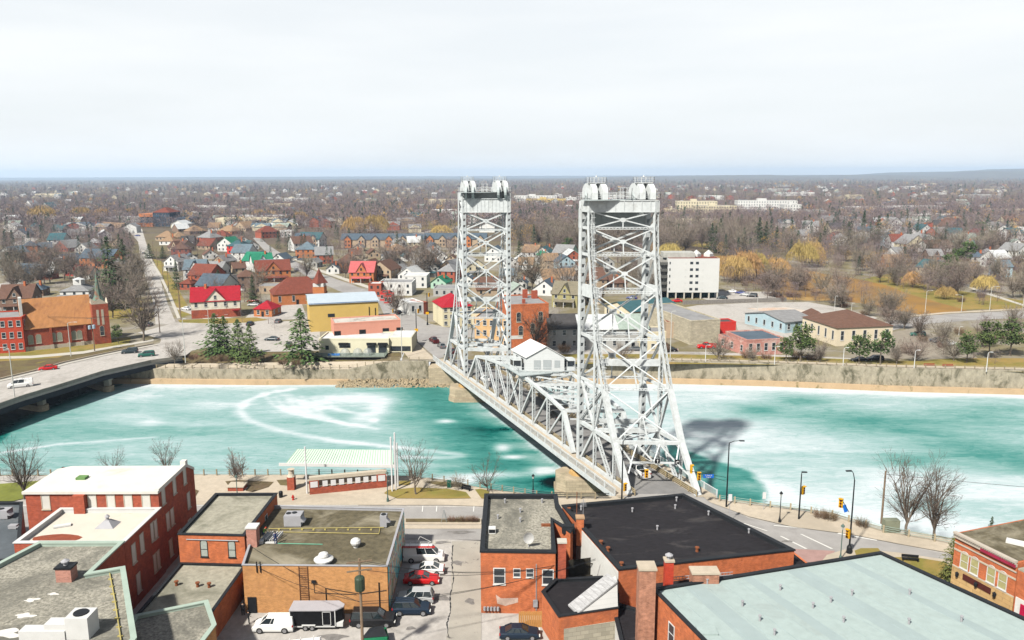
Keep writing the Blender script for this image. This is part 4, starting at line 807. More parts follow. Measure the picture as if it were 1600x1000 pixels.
# --- orange building with dusty roof
F2 = block('brick_building', 'orange brick building with dusty felt roof and two tall arched windows', 'building', [(-43.1, 95.9), (-34.4, 95.4), (-34.2, 109.2), (-43.1, 109.2)], 7.6, BR2, DIRTR, BKCOP, .25, .3)
for f_ in (.38, .8): window(F2, (-43.1, 95.9), (-34.4, 95.4), f_, 4.7, .85, 1.9, M('dark_frame', (.03, .03, .03), .7), M('curtained_glass', (.42, .46, .42), .3, .15, 4), arch=True)
for f_ in (.3, .62): window(F2, (-34.4, 95.4), (-34.2, 109.2), f_, 4.6, .9, 2, WTRIM, GLASS)
b = MB(); b.tube((-42, 95.75, 7.0), (-35.2, 95.3, 7.0), .07); b.build('conduit', GREY, F2)
F2b = block('brick_building', 'low annex with dirty flat roof below the two arched windows', 'building', [(-43, 79.5), (-34.6, 79.5), (-34.35, 95.3), (-43, 95.85)], 3.7, BR2, DIRTR, BKCOP, .2, .25, ch=.08)
for x, y in ((309, 917), (327, 918), (276, 915)): vent('small dark vent pipe on the annex roof, one of three near the arched windows', G(x, y, 3.5), 'rust', group='annex roof vents')
# --- tan brick building with mural
T0, T1, T2, T3 = [tuple(G(x, y, 6.3)[:2]) for x, y in ((378.7, 883), (604.8, 885), (631, 795), (410, 790))]
F3 = block('brick_building', 'tan orange brick building with mossy flat roof and painted mural side', 'building', [T0, T1, T2, T3], 6.3, BR3, MOSSR, GREY, .35, .14, ch=.08)
# mural: coloured panel on the side wall
m = bpy.data.materials.new('painted_mural'); m.use_nodes = True; t = m.node_tree; bs = t.nodes['Principled BSDF']; l = t.links.new; g = nn(t, 'ShaderNodeNewGeometry')
nz = nn(t, 'ShaderNodeTexNoise'); nz.inputs['Scale'].default_value = .42; nz.inputs['Detail'].default_value = 4; nz.inputs['Distortion'].default_value = 1.4; l(g.outputs['Position'], nz.inputs[0])
rp = nn(t, 'ShaderNodeValToRGB'); rp.color_ramp.interpolation = 'CONSTANT'
e0 = rp.color_ramp.elements; e0[0].color = (.05, .30, .34, 1); e0[1].position = .40; e0[1].color = (.12, .40, .42, 1)
for p_, c_ in ((.47, (.5, .42, .22)), (.52, (.16, .36, .42)), (.56, (.42, .12, .10)), (.6, (.10, .22, .12)), (.65, (.45, .45, .4))): el = e0.new(p_); el.color = (*c_, 1)
l(nz.outputs[0], rp.inputs[0]); l(rp.outputs[0], bs.inputs['Base Color']); bs.inputs['Roughness'].default_value = .7
b = MB(); a_, c_ = Vector((*T1, 0)), Vector((*T2, 0)); dd = (c_-a_).normalized(); nn_ = Vector((dd.y, -dd.x, 0)); b.beam(a_+dd*.5+nn_*.04+Vector((0, 0, 3.2)), c_-dd*.3+nn_*.04+Vector((0, 0, 3.2)), .05, 5.6); b.build('mural', m, F3)
b = MB(); q = lambda f_, z: tuple(Vector((*T0, 0)).lerp(Vector((*T1, 0)), f_)+Vector((0, -.08, z)))
for f_ in (.10, .125): b.tube(q(f_, 5.4), q(f_, 6.8), .08)
b.tube(q(.57, 0), q(.57, 3.4), .05); b.tube(q(.57, 3.4), q(.8, 2.7), .035); b.tube(q(.8, 2.7), q(.99, 3.2), .035); b.tube(q(.94, 0), q(.94, 4.2), .07); b.tube(q(.49, 4.1), q(.49, 2.8), .03); b.tube(q(.49, 2.8), q(.78, 2.6), .03); b.build('conduit', DARK, F3)
b = MB(); p = Vector(q(.49, 4.1)); b.box(p.x-.25, p.x+.25, p.y-.2, p.y+.02, p.z, p.z+.35); b.build('wall_lamp', DARK, F3)
b = MB(); 
for f_ in (.39, .45): b.tube(q(f_, .9), q(f_, 6.2), .04)
for k in range(22): b.tube(q(.39, 1+k*.24), q(.45, 1+k*.24), .025)
b.build('creeper', M('dry_creeper', (.20, .09, .05), .9, .3, 3), F3)
b = MB(); p = Vector(q(.05, 0)); b.box(p.x-.5, p.x+.55, p.y-.05, p.y+.05, 0, 2.1); b.build('door', DARK, F3)
def hvac(lab, x, y, w_, d_, h, fans=2, zz=5.97):
    c = G(x, y, zz); r = thing('rooftop_unit', lab, 'rooftop unit', (c.x, c.y, zz)); b = MB(); b.box(c.x-w_/2, c.x+w_/2, c.y, c.y+d_, zz+.12, zz+h); b.build('housing', GREY, r)
    b = MB(); b.box(c.x-w_/2+.1, c.x+w_/2-.1, c.y+.1, c.y+d_-.1, zz-.01, zz+.12); b.build('curb', WCOP, r)
    for k in range(fans): b = MB(); b.tube((c.x-w_/2+.45+k*.75, c.y+d_*.5+k*.2, zz+h), (c.x-w_/2+.45+k*.75, c.y+d_*.5+k*.2, zz+h+.08), .34, n=14); b.build('fan', DARK, r)
    b = MB(); b.add([(c.x+w_/2, c.y, zz+h*.8), (c.x+w_/2, c.y+d_*.6, zz+h*.8), (c.x+w_/2+.5, c.y+d_*.6, zz+h*.45), (c.x+w_/2+.5, c.y, zz+h*.45), (c.x+w_/2, c.y, zz+h*.45), (c.x+w_/2, c.y+d_*.6, zz+h*.45)], [(0, 1, 2, 3), (3, 2, 5, 4), (0, 3, 4), (1, 5, 2)]); b.build('intake_hood', GREY, r)
hvac('grey two-fan air handler on the mossy roof above the mural wall', 457, 824, 2.3, 1.9, 1.6)
hvac('slim grey air conditioner on the mossy roof near the mural edge', 599, 825, .9, 1.1, 1.7, 1)
vent('white mushroom-shaped exhaust dome on the mossy roof', G(506, 880, 5.96), 'dome'); vent('white ball-shaped vent beside a brick curb on the mossy roof', G(556, 855, 5.96), 'ball')
c = G(394, 855, 5.96); chimney('chimney', 'brick chimney with white cap beside roof workers', c.x, c.y+.6, 1.3, 1.3, 5.96, 8.5, M('pink_brick', (.55, .28, .22)), WCOP)
b = MB()
for (xa, ya_), (xb, yb_) in (((420, 826), (600, 824)), ((430, 831), (592, 834)), ((592, 834), (594, 824))): b.tube(G(xa, ya_, 6.1), G(xb, yb_, 6.1), .05)
for k in range(9): p = G(436+k*18, 828, 5.97); b.box(p.x-.12, p.x+.12, p.y-.12, p.y+.12, 5.965, 6.1)
tag(b.build('roof_pipe', M('yellow_gas_pipe', (.5, .42, .15))), 'yellow gas pipe running across the mossy roof', 'pipe')
b = MB(); b.tube(G(434, 849, 6.05), G(504, 850.5, 6.05), .06); tag(b.build('hose', M('green_hose', (.15, .42, .28), .5)), 'green hose lying on the mossy roof', 'hose')
b = MB(); c = G(412, 850, 5.97)
for k in range(7): b.beam((c.x+k*.32-.6, c.y+.8-.1*k, 6.1+.1*(k % 3)), (c.x+k*.32, c.y+2.2+.15*(k % 2), 6.6-.1*(k % 2)), .08, .35)
b.box(c.x-1.2, c.x-.1, c.y-.1, c.y+.5, 5.97, 6.4); b.mat(WCOP).box(c.x+.1, c.x+1.6, c.y+.1, c.y+.35, 5.97, 6.15); tag(b.build('work_tools', None), 'jumble of boards and tools around the roof workers', 'tools')
# --- middle building
M0, M1, M2, M3 = [tuple(G(x, y, 8)[:2]) for x, y in ((750.7, 863), (868, 864.5), (870, 774), (757.7, 774))]
F4 = block('brick_building', 'orange brick building with gravel roof, black coping and satellite dish', 'building', [M0, M1, (M1[0]+.1, M1[1]+9), (M1[0]+2.2, M1[1]+5.5), (M1[0]+2.6, M1[1]+6.5), (M2[0], M2[1]-3.5), M2, M3], 8, BR2, GRAV, BKCOP, .4, .45, ch=.25)
for f_, zz, w_, h in ((.25, 4.0, 1.25, 1.9), (.485, 4.9, .75, 1.0), (.66, 4.9, .8, 1.0), (.9, 4.0, 1.2, 1.8)): window(F4, M0, M1, f_, zz, w_, h)
b = MB(); q = lambda f_, z, o=.06: tuple(Vector((*M0, 0)).lerp(Vector((*M1, 0)), f_)+Vector((0, -o, z)))
b.tube(q(.745, .5), q(.745, 6.6), .05); p = Vector(q(.73, 1.0)); b.box(p.x-.25, p.x+.3, p.y-.2, p.y, p.z, p.z+.9); b.build('meter_box', GREY, F4)
b = MB(); 
for k in range(5): p = Vector(q(.05+.045*k, .8)); b.tube(p+Vector((0, -.2, -.3)), p+Vector((0, -.2, .15)), .16, n=8)
b.build('gas_meter', GREY, F4)
b = MB(); b.add([q(.2, 2.5, .03), q(.27, 2.0, .03), q(.5, 2.1, .03), q(.5, 1.5, .03), q(.33, 1.0, .03), q(.22, 1.3, .03)], [(5, 4, 3, 2, 1, 0)]); b.build('plaster_patch', M('pale_plaster', (.62, .46, .38), .95, .2, 2), F4)
chimney('chimney', 'red brick chimney against the side of the dish building', M1[0]+.8, M1[1]+.4, .95, .9, 0, 9.3, BR1, CONCL)
vent('white boxy vent near the left coping of the gravel roof with the dish', G(769, 832, 7.62), 'box')
for x, y in ((789, 786), (778, 811), (813, 801), (813, 816), (847, 786)): vent('one of five small pipes on the gravel roof with the dish', G(x, y, 7.6), 'pipe', group='pipes on the dish roof')
c = G(826, 855, 7.6); r = thing('satellite_dish', 'white satellite dish on the gravel roof', 'satellite dish', c); b = MB(); b.tube(c, c+Vector((0, .1, 1.1)), .05); b.build('mast', GREY, r)
b = MB(); vs = []; n = 14
for k in range(3):
    rr, dp = (.05, .4, .78)[k], (.0, .05, .2)[k]
    vs += [c+Vector((rr*.85*math.cos(a), -.15-dp*.9+rr*math.sin(a)*-.25, 1.35+rr*math.sin(a)*1.1)) for a in [2*math.pi*j/n for j in range(n)]]
b.add(vs, [(k*n+j, k*n+(j+1) % n, (k+1)*n+(j+1) % n, (k+1)*n+j) for k in range(2) for j in range(n)]+[tuple(range(n))]); b.build('dish', WCOP, r)
c = G(853, 823, 7.6); b = MB().mat(RUSTM).box(c.x-.6, c.x+.6, c.y, c.y+.5, 7.6, 7.85); tag(b.build('roof_hatch'), 'small rust-coloured hatch on the gravel roof', 'hatch')
c = G(888, 833, 7.6); b = MB().mat(BKCOP).box(c.x-.8, c.x+.8, c.y, c.y+.9, 7.5, 8.5); tag(b.build('roof_hatch'), 'dark hatch box beside the black roof', 'hatch')
b = MB(); p = [M0[0]+4.6, M0[1]-3.2]; 
for k in range(24): x = p[0]+k*.24; b.box(x, x+.21, p[1], p[1]+.06, 0, 2.0+.04*(k % 3))
b.box(p[0], p[0]+5.8, p[1]+.07, p[1]+.15, .4, .55); b.box(p[0], p[0]+5.8, p[1]+.07, p[1]+.15, 1.5, 1.65); tag(b.build('board_fence', WOODF2), 'orange cedar board fence behind the dark blue car', 'fence')
# low annexes between the two dark roofs
an = PXY(4.6, (845, 922), (880, 958), (966, 940), (966, 905), (930, 905), (868, 908)); F4b = block('brick_building', 'low orange brick annex with torn black roof', 'building', PXY(4.6, (847, 925), (873, 964), (966, 950), (966, 900), (868, 905)), 4.6, BR2, BLKR, BKCOP, .3, .3)
b = MB(); p, q_ = G(881, 962, 4.6), G(965, 950, 4.6); p.z = q_.z = 1.55; b.beam(p+Vector((0, -.08, 0)), q_+Vector((0, -.08, 0)), .12, 3.0); b.build('block_wall', CBLK, F4b)
b = MB().mat(CBLK); p, q_ = an[1], an[2]
# --- big black roof
K = [tuple(G(x, y, 7.6)[:2]) for x, y in ((966.7, 891), (1241, 860.5), (1067.5, 773), (878.5, 791))]
F5 = block('brick_building', 'building with large black felt roof next to the bridge ramp', 'building', K, 7.6, BR2, BLKR, BKCOP, .4, .45, ch=.2)
b = MB(); a_, c_ = Vector((*K[3], 0)), Vector((*K[0], 0)); dd = (c_-a_).normalized(); n_ = Vector((dd.y, -dd.x, 0)); b.beam(a_.lerp(c_, .30)+n_*.06+Vector((0, 0, 4.6)), c_+n_*.06+Vector((0, 0, 4.6)), .08, 5.6); b.build('stucco_wall', STUC, F5)
b = MB()
for k, (x, y, s_, q_) in enumerate(((1028, 848, 1.6, .5), (1010, 835, 1.1, .25), (1045, 828, .8, .3), (1120, 820, 1.5, .2), (1000, 812, 1.2, .15), (1075, 800, .9, .3), (960, 815, .8, .2), (1160, 848, 1.1, .2))):
    c = G(x, y, 7.2); b.sheet([(c.x+s_*math.cos(a)*(1+.5*math.sin(3*a+k)+.2*math.sin(9*a)), c.y+q_*3*math.sin(a)*(1+.4*math.sin(4*a+k))) for a in [j*math.pi/14 for j in range(28)]], 7.168+.001*k)
b.build('dust_stain', M('felt_dust', (.085, .075, .07), .95, .5, 3), F5)
for x, y in ((908, 797), (988, 800), (1027, 828), (1055, 795), (1107, 805), (1170, 833), (1057, 783)): vent('small roof pipe standing on the black felt roof', G(x, y, 7.2), 'pipe', group='pipes on the black roof')
for x, y in ((939, 852), (950, 862), (1089, 862), (971, 886), (889, 800)): vent('rusty vent stub standing on the black felt roof', G(x, y, 7.2), 'rust', group='rusty stubs on the black roof')
c = G(906, 829, 7.2); chimney('chimney', 'small brick chimney with clay cap at the black roof edge', c.x, c.y, .95, .9, 5.5, 9.0, BR2, M('clay', (.5, .33, .2)))
b = MB(); c = G(901, 815, 7.4); b.tube(c, c+Vector((0, 0, 4.2)), .05); tag(b.build('antenna_mast', RUSTM), 'thin rusty antenna mast by the small chimney', 'antenna')
b = MB(); c = G(911, 815, 7.4); b.tube(c, c+Vector((0, 0, 3.2)), .03)
for k in range(6): b.beam(c+Vector((-.45+.03*k, 0, 2.2+.17*k)), c+Vector((.45-.03*k, 0, 2.2+.17*k)), .03)
tag(b.build('aerial', GREY), 'television aerial with many short rods over the black roof', 'antenna')
# sheltered yard: dark fence, barrel pots, sloping shed roof
yd = PXY(3.2, (893, 905), (960, 880)); b = MB(); c = G(888, 910, 2.2); e = G(932, 904, 2.2)
for k in range(18): p = c.lerp(e, k/18); b.box(p.x, p.x+.2, p.y, p.y+.06, 2.0, 5.2)
b.box(c.x, e.x, c.y+.07, c.y+.15, 3.0, 3.15); b.box(c.x, e.x, c.y+.07, c.y+.15, 4.6, 4.75); tag(b.build('board_fence', DKWOOD), 'dark board fence in the small yard beside white stucco', 'fence')
r = thing('lean_to', 'white clapboard lean-to with grey shingled sloping roof', 'shed', (12, 85, 0)); z0 = 4.4
pA, pB, pD = G(904, 958, 4.62), G(965.5, 949, 4.62), G(964.5, 908, 7.4)
b = MB(); v3 = Vector((0, 1.7, 0)); dz_ = Vector((0, 0, -.22)); b.add([pA, pB, pD+dz_, pA+v3, pB+v3, pD+v3+dz_], [(0, 1, 2), (5, 4, 3), (1, 4, 5, 2), (0, 2, 5, 3)]); b.build('wall', M('white_clapboard', (.70, .70, .68), .7, .04, kind='siding'), r)
b = MB(); u1 = pA+Vector((-.15, -.15, .05)); u2 = pD+Vector((0, -.15, .05)); w_ = Vector((-.9, 1.9, 0)); b.add([u1, u2, u2+w_, u1+w_, u1-Vector((0, 0, .2)), u2-Vector((0, 0, .2)), u2+w_-Vector((0, 0, .2)), u1+w_-Vector((0, 0, .2))], [(0, 1, 2, 3), (7, 6, 5, 4), (0, 4, 5, 1), (1, 5, 6, 2), (2, 6, 7, 3), (3, 7, 4, 0)]); b.build('roof', M('grey_shingle', (.52, .52, .52), .9, .15, 3, kind='shingle'), r)
# low white annex and dark roofs between black roof and chimney
lw = PXY(2.8, (966, 962), (1000, 985)); F5c = block('brick_building', 'low white-walled annex with black roof beside the tall chimney', 'building', [(11.6, 66), (15.2, 66), (15.2, 84.3), (11.6, 86.5)], 3.4, STUC, BLKR, BKCOP, .2, .3)
F5d = block('brick_building', 'long narrow black roof between the black and pale blue roofs', 'building', [tuple(G(1010, 925, 5.6)[:2]), tuple(G(1268, 884, 5.6)[:2]), tuple(G(1240, 862, 5.6)[:2]), tuple(G(985, 895, 5.6)[:2])], 5.6, BR2, BLKR, None, .2, .3)
# --- pale blue roof building
Q0, Q1, Q2, Q3 = [tuple(G(x, y, 9)[:2]) for x, y in ((1020, 921), (1100, 1003), (1604, 968), (1376, 863.5))]
yy = 60.0; kx = (Q1[0]-Q0[0])/(Q1[1]-Q0[1])
F6 = block('brick_building', 'brick building with big pale blue membrane roof and black edging', 'building', [(Q0[0]+kx*(yy-Q0[1]), yy), (50.5+8, 62), Q2, Q3, Q0], 9, BR2, BLUR, BKCOP, .12, .3, ch=.16)
p, q_ = (Q0[0]+kx*(yy-Q0[1]), yy), Q0
for f_, h in ((.79, 2.1), (.58, 2.1), (.40, 2.0), (.22, 2)): window(F6, q_, p, 1-f_, 5.2, 1.05, h)
b = MB()
for k, (f0, f1) in enumerate(((.12, .19), (.36, .40), (.55, .63), (.80, .84))):
    a_, c_ = Vector((*Q0, 8.894)).lerp(Vector((*Q3, 8.894)), f0), Vector((*Q0, 8.894)).lerp(Vector((*Q3, 8.894)), f1); e1, e0 = Vector(((Q0[0]+kx*(62-Q0[1]))+f1*37, 62, 8.894)), Vector(((Q0[0]+kx*(62-Q0[1]))+f0*37, 62, 8.894)); b.add([e0, e1, c_, a_], [(0, 1, 2, 3)])
b.build('membrane_strip', M('darker_blue_membrane', (.385, .47, .465), .7, .05, .4), F6)
b = MB(); q0, q2, q3 = Vector((*Q0, 8.9)), Vector((*Q2, 8.9)), Vector((*Q3, 8.9)); dd = (q3-q0); 
for k in range(1, 15):
    f_ = k/15; a_ = q0+dd*f_; e = Vector(((Q0[0]+kx*(62-Q0[1]))+f_*37, 62, 8.9)); b.beam(a_-Vector((0, 0, .004)), e-Vector((0, 0, .004)), .05, .02)
b.build('seam', M('roof_seam', (.40, .50, .50), .7), F6)
for x, y in ((1160, 947), (1219, 922), (1270, 950), (1298, 941), (1331, 930), (1210, 992), (1318, 972), (1187, 970), (1420, 975), (1502, 971), (1421, 929), (1105, 912)): vent('small white vent cap on the pale blue roof', G(x, y, 8.9), 'pipe', group='vent caps on the pale blue roof')
c = G(1105, 986, 8.9); b = MB().mat(BLUR).box(c.x-1.0, c.x+.9, c.y-.8, c.y+.6, 8.88, 9.1); tag(b.build('roof_hatch'), 'flat pale hatch at the corner of the pale blue roof', 'hatch')
c = G(1100, 907, 8.9); chimney('chimney', 'broad mottled brick chimney block on the pale blue roof edge', c.x, c.y, 2.9, 1.5, 8.6, 10.0, BR4, CONC)
c = G(1008, 1000, 6.0); chimney('chimney', 'tall mottled brick chimney at the corner of the pale blue roof', Q0[0]-.9, Q0[1]-.9, 1.75, 1.75, 0, 12.1, BR4, CONC)
c = G(1045, 906, 8.0); chimney('chimney', 'slim bright red chimney with metal cowl between the roofs', c.x, c.y+.3, .95, .95, 5.4, 10.2, M('bright_red_paint', (.60, .075, .04), .7, .1, kind='brick'), CONC, GREY)
b = MB(); p, q_ = G(1052, 906, 6.6), G(1145, 898, 6.6)
for o in (0, .35): b.tube(p+Vector((0, 0, o)), q_+Vector((0, 0, o)), .04)
for k in range(20): b.tube(p.lerp(q_, k/20), p.lerp(q_, k/20)+Vector((0, 0, .35)), .03)
tag(b.build('ladder', GREY), 'grey ladder lying behind the broad chimney block', 'ladder')
# --- ornate corner building at the right
R0 = G(1494, 829, 8.4); R1 = G(1591, 876, 8.4); R0, R1 = Vector((R0.x, R0.y, 0)), Vector((R1.x, R1.y, 0)); dd = (R1-R0).normalized(); n_ = Vector((dd.y, -dd.x, 0))*1
if n_.x > 0: n_ = -n_
R4 = R0-n_*16
F7 = thing('brick_building', 'ornate two-storey brick corner building with four arched windows and maroon sign band', 'building', R0)
RE = R1+dd*3.2
b = MB(); b.mat(BR2); pl = ccw([tuple(p[:2]) for p in (R0, R1, R1-n_*16, R0-n_*16)]); b.prism(pl, -.02, 8.1)
b.build('wall', None, F7)
b = MB(); b.prism(off(pl, .3), 8.1, 8.16); b.build('roof', MOSSR, F7)
b = MB()
for z, t_, h in ((8.25, .5, .25), (7.75, .3, .35), (6.9, .12, .15)): b.beam(R0+n_*t_/2+Vector((0, 0, z)), R1+n_*t_/2+Vector((0, 0, z)), t_, h)
for k in range(30): p = R0.lerp(R1, (k+.5)/30)+n_*.3; b.beam(p+Vector((0, 0, 7.95)), p+Vector((0, 0, 8.15)), .2, .3)
b.build('cornice', M('cornice_stone', (.56, .50, .42), .8, .1), F7)
b = MB(); b.beam(R0.lerp(R1, .45)+n_*.32+Vector((0, 0, 7.75)), R1+n_*.32+Vector((0, 0, 7.75)), .08, .5); b.build('sign_band', M('maroon_paint', (.36, .03, .07), .6), F7)
for z in (6.0, 3.75): b = MB(); b.beam(R0+n_*.03+Vector((0, 0, z)), R1+n_*.03+Vector((0, 0, z)), .08, .22); b.build('string_course', STONE, F7)
for f_ in (.19, .36, .63, .81): window(F7, R0, R1, f_, 4.05, 1.0, 1.75, WTRIM, M('yellow_blind_glass', (.45, .42, .20), .3, .15, 3), arch=True)
b = MB(); b.beam(R0+n_*.02+Vector((0, 0, 1.85)), R1+n_*.02+Vector((0, 0, 1.85)), .1, 3.7); b.build('stone_base', M('yellow_stone_base', (.66, .44, .20), .9, .15, .8, kind='block'), F7)
b = MB(); b.beam(R0.lerp(R1, .2)+n_*.1+Vector((0, 0, 3.0)), R0.lerp(R1, .66)+n_*.1+Vector((0, 0, 3.0)), .12, .75); b.build('sign_board', M('dark_maroon_board', (.10, .025, .02), .5), F7)
for f_ in (.12, .44, .74):
    b = MB(); p = R0.lerp(R1, f_)+n_*.35+Vector((0, 0, 2.6)); b.lathe(p, [(.08, 0), (.2, .15), (.2, .5), (.26, .52), (.05, .75)], 6); b.beam(p+Vector((0, 0, .2)), p-n_*.35+Vector((0, 0, .2)), .06); b.build('wall_lantern', DARK, F7)
b = MB(); c = G(1572, 845, 8.2); b.beam(c, c+Vector((1.6, -1.2, 0)), 1.1, .5); b.mat(GLASS); b.beam(c+Vector((.1, -.1, .27)), c+Vector((1.5, -1.1, .27)), .85, .06); b.build('skylight', WCOP, F7)
G7 = thing('brick_building', 'pale-trimmed shopfront with crimson door next to the corner building', 'building', R1)
b = MB(); pl = ccw([tuple(p[:2]) for p in (R1+dd*.1, R1+dd*7, R1+dd*7-n_*15, R1+dd*.1-n_*15)]); b.prism(pl, -.02, 7.3); b.build('wall', BR2, G7)
b = MB(); b.prism(pl, 7.3, 7.5); b.build('roof', DIRTR, G7)
b = MB(); b.beam(R1+dd*.3+n_*.06+Vector((0, 0, 2)), R1+dd*6.8+n_*.06+Vector((0, 0, 2)), .12, 4); b.build('shopfront', STUC, G7)
b = MB(); b.beam(R1+dd*1+n_*.14+Vector((0, 0, 1.9)), R1+dd*2.4+n_*.14+Vector((0, 0, 1.9)), .08, 3.2); b.build('door', M('crimson_paint', (.5, .01, .06), .6), G7)
# --- dark-roofed building at the far left edge
F0 = block('brick_building', 'dark grey felt-roofed building at the left edge of the near bank', 'building', PXY(6, (-120, 786), (35, 785), (31, 850), (30, 874), (-40, 880), (-140, 880)), 6, BR1, M('slate_felt', (.12, .14, .155), .8, .2, .6, f2=((.2, .2, .2), .2, .5, .7)), BKCOP, .3, .3)
hvac('dark rooftop unit on the slate grey roof', 3, 812, 1.6, 1.4, 1.3, 1, 5.72); hvac('small pale rooftop box on the slate grey roof', 19, 828, 1.1, .7, .6, 0, 5.72)
# ================================================================ VEHICLES
TYRE = M('tyre_rubber', (.03, .03, .03), .9, .1); RIM = M('wheel_rim', (.5, .5, .52), .3, .05, metal=.6); HL = M('headlight_glass', (.85, .85, .8), .15, .02); TL = M('tail_light', (.45, .01, .01), .2, .05); CG = M('car_glass', (.02, .03, .035), .08, .2, spec=.7)
def paint(n, c): return M('car_paint_'+n, tuple(min(1, x*1.15) for x in c), .34, .03, spec=.25)
PC = {'white': (.82, .82, .80), 'red': (.55, .01, .012), 'silver': (.42, .43, .43), 'navy': (.010, .022, .042), 'black': (.014, .014, .016), 'slate': (.03, .05, .06), 'maroon': (.09, .012, .015), 'blue': (.012, .03, .2), 'green': (.05, .50, .02), 'teal': (.02, .13, .10), 'grey': (.14, .145, .15)}
CS = {  # kind: length, width, belt profile (x, z), cabin bottom x0 x1, roof x0 x1, height, cabin bottom z
 'sedan': (4.7, 1.82, [(-2.35, .62), (-2.25, .9), (-1.5, .98), (1.0, .95), (2.05, .78), (2.35, .55)], -1.75, 1.1, -.95, .3, 1.45),
 'suv': (4.7, 1.9, [(-2.35, .75), (-2.3, 1.05), (-1.5, 1.1), (1.0, 1.1), (2.1, .98), (2.35, .65)], -2.25, 1.15, -2.0, .35, 1.75),
 'bigsuv': (5.4, 2.0, [(-2.7, .8), (-2.65, 1.15), (-1.5, 1.2), (1.3, 1.2), (2.5, 1.1), (2.7, .75)], -2.6, 1.4, -2.4, .6, 1.95),
 'van': (5.7, 2.05, [(-2.85, .8), (-2.83, 1.25), (-1.5, 1.3), (1.6, 1.3), (2.6, 1.05), (2.85, .7)], -2.8, 2.0, -2.75, 1.15, 2.15),
 'smallvan': (4.8, 1.85, [(-2.4, .8), (-2.38, 1.15), (-1.5, 1.2), (1.2, 1.2), (2.15, .95), (2.4, .65)], -2.37, 1.6, -2.3, .75, 1.9),
 'pickup': (5.8, 2.0, [(-2.9, .9), (-2.88, 1.1), (-1.0, 1.12), (1.2, 1.15), (2.65, 1.05), (2.9, .75)], -.75, 1.3, -.45, .65, 1.88)}
PROTO = {}
def loft(b, secs):
    n = len(secs[0]); b.add([p for s in secs for p in s], [(i*n+k, i*n+(k+1) % n, (i+1)*n+(k+1) % n, (i+1)*n+k) for i in range(len(secs)-1) for k in range(n)]+[tuple(range(n))[::-1], tuple(range((len(secs)-1)*n, len(secs)*n))])
def car(kind, col, px, py, head, label, z=0, group=None, name=None, cat=None):
    nm = {'sedan': 'parked_car', 'suv': 'parked_car', 'bigsuv': 'parked_car', 'van': 'van', 'smallvan': 'van', 'pickup': 'pickup_truck'}[kind]
    loc = G(px, py, z+.01); key = (kind, col)
    ct = cat or {'van': 'van', 'smallvan': 'van', 'pickup': 'pickup truck'}.get(kind, 'car')
    if key in PROTO: o = copy_tree(PROTO[key], loc, R_(head), label, group); o['category'] = ct; return o
    o = thing(name or nm, label, ct, loc, R_(head), group); PROTO[key] = o
    L_, W_, bp, c0, c1, r0, r1, H_ = CS[kind]; P_ = paint(col, PC[col]); hw = W_/2; pb = lambda b, n, m: b.build(n, m, o, world=False)
    b = MB(); secs = []
    for x, z_ in bp:
        e = 1-.10*max(0, abs(x)/(L_/2)-.75)/.25; w_ = hw*e
        secs.append([(x, -w_*.93, .24), (x, -w_, .45), (x, -w_, z_*.82), (x, -w_*.9, z_), (x, w_*.9, z_), (x, w_, z_*.82), (x, w_, .45), (x, w_*.93, .24)])
    loft(b, secs)
    zb = np.interp(c1, [p[0] for p in bp], [p[1] for p in bp]); z0 = np.interp(c0+.1, [p[0] for p in bp], [p[1] for p in bp])
    tw = hw*.70; bw = hw*.88
    # roof skin and pillars
    b.add([(r0, -tw, H_-.06), (r1, -tw, H_-.06), (r1, tw, H_-.06), (r0, tw, H_-.06), (r0+.1, -tw*.9, H_), (r1-.1, -tw*.9, H_), (r1-.1, tw*.9, H_), (r0+.1, tw*.9, H_)], [(4, 5, 6, 7), (0, 1, 5, 4), (1, 2, 6, 5), (2, 3, 7, 6), (3, 0, 4, 7)])
    for k in (-1, 1):
        b.beam((c0, k*bw, z0), (r0, k*tw, H_-.05), .1, .08); b.beam((c1, k*bw, zb), (r1, k*tw, H_-.05), .07, .07)
        for f_ in ((.35, .68) if kind != 'pickup' else (.5,)): b.beam((lerp(c0, c1, f_), k*(bw+.0), zb), (lerp(r0, r1, f_*1.1 if f_ > .5 else f_), k*(tw+.01), H_-.05), .07, .05)
    if kind in ('van', 'smallvan'):
        for k in (-1, 1): b.add([(c0, k*(bw+.02), z0), (c0+(c1-c0)*(.40 if kind == 'van' else .58), k*(bw+.02), zb), (r0+(r1-r0)*(.44 if kind == 'van' else .66), k*(tw+.02), H_-.04), (r0, k*(tw+.02), H_-.04)], [(0, 1, 2, 3) if k < 0 else (3, 2, 1, 0)])
        b.add([(c0-.02, -bw, z0), (c0-.02, bw, z0), (r0-.02, tw, H_-.04), (r0-.02, -tw, H_-.04)], [(3, 2, 1, 0)])
    if kind == 'pickup':
        b.mat(P_); b.mats = []; 
        bb = MB(); bb.box(-2.8, -.85, -hw*.82, hw*.82, 1.1, 1.14); pb(bb, 'bed_liner', M('black_bed', (.015, .015, .016), .8))
        for k in (-1, 1): b.box(-2.88, -.8, k*hw*.86-.07, k*hw*.86+.07, 1.1, 1.4)
        b.box(-2.92, -2.8, -hw*.85, hw*.85, 1.1, 1.4)
    body = pb(b, 'body', P_)
    b = MB(); i_ = .03; b.add([(c0+i_, -bw, z0-.02), (c1-i_, -bw, zb-.02), (c1-i_, bw, zb-.02), (c0+i_, bw, z0-.02), (r0+.03, -tw, H_-.05), (r1-.03, -tw, H_-.05), (r1-.03, tw, H_-.05), (r0+.03, tw, H_-.05)], [(4, 5, 6, 7), (0, 1, 5, 4), (1, 2, 6, 5), (2, 3, 7, 6), (3, 0, 4, 7)]); pb(b, 'windows', CG)
    wr = .34 if kind in ('sedan',) else .39
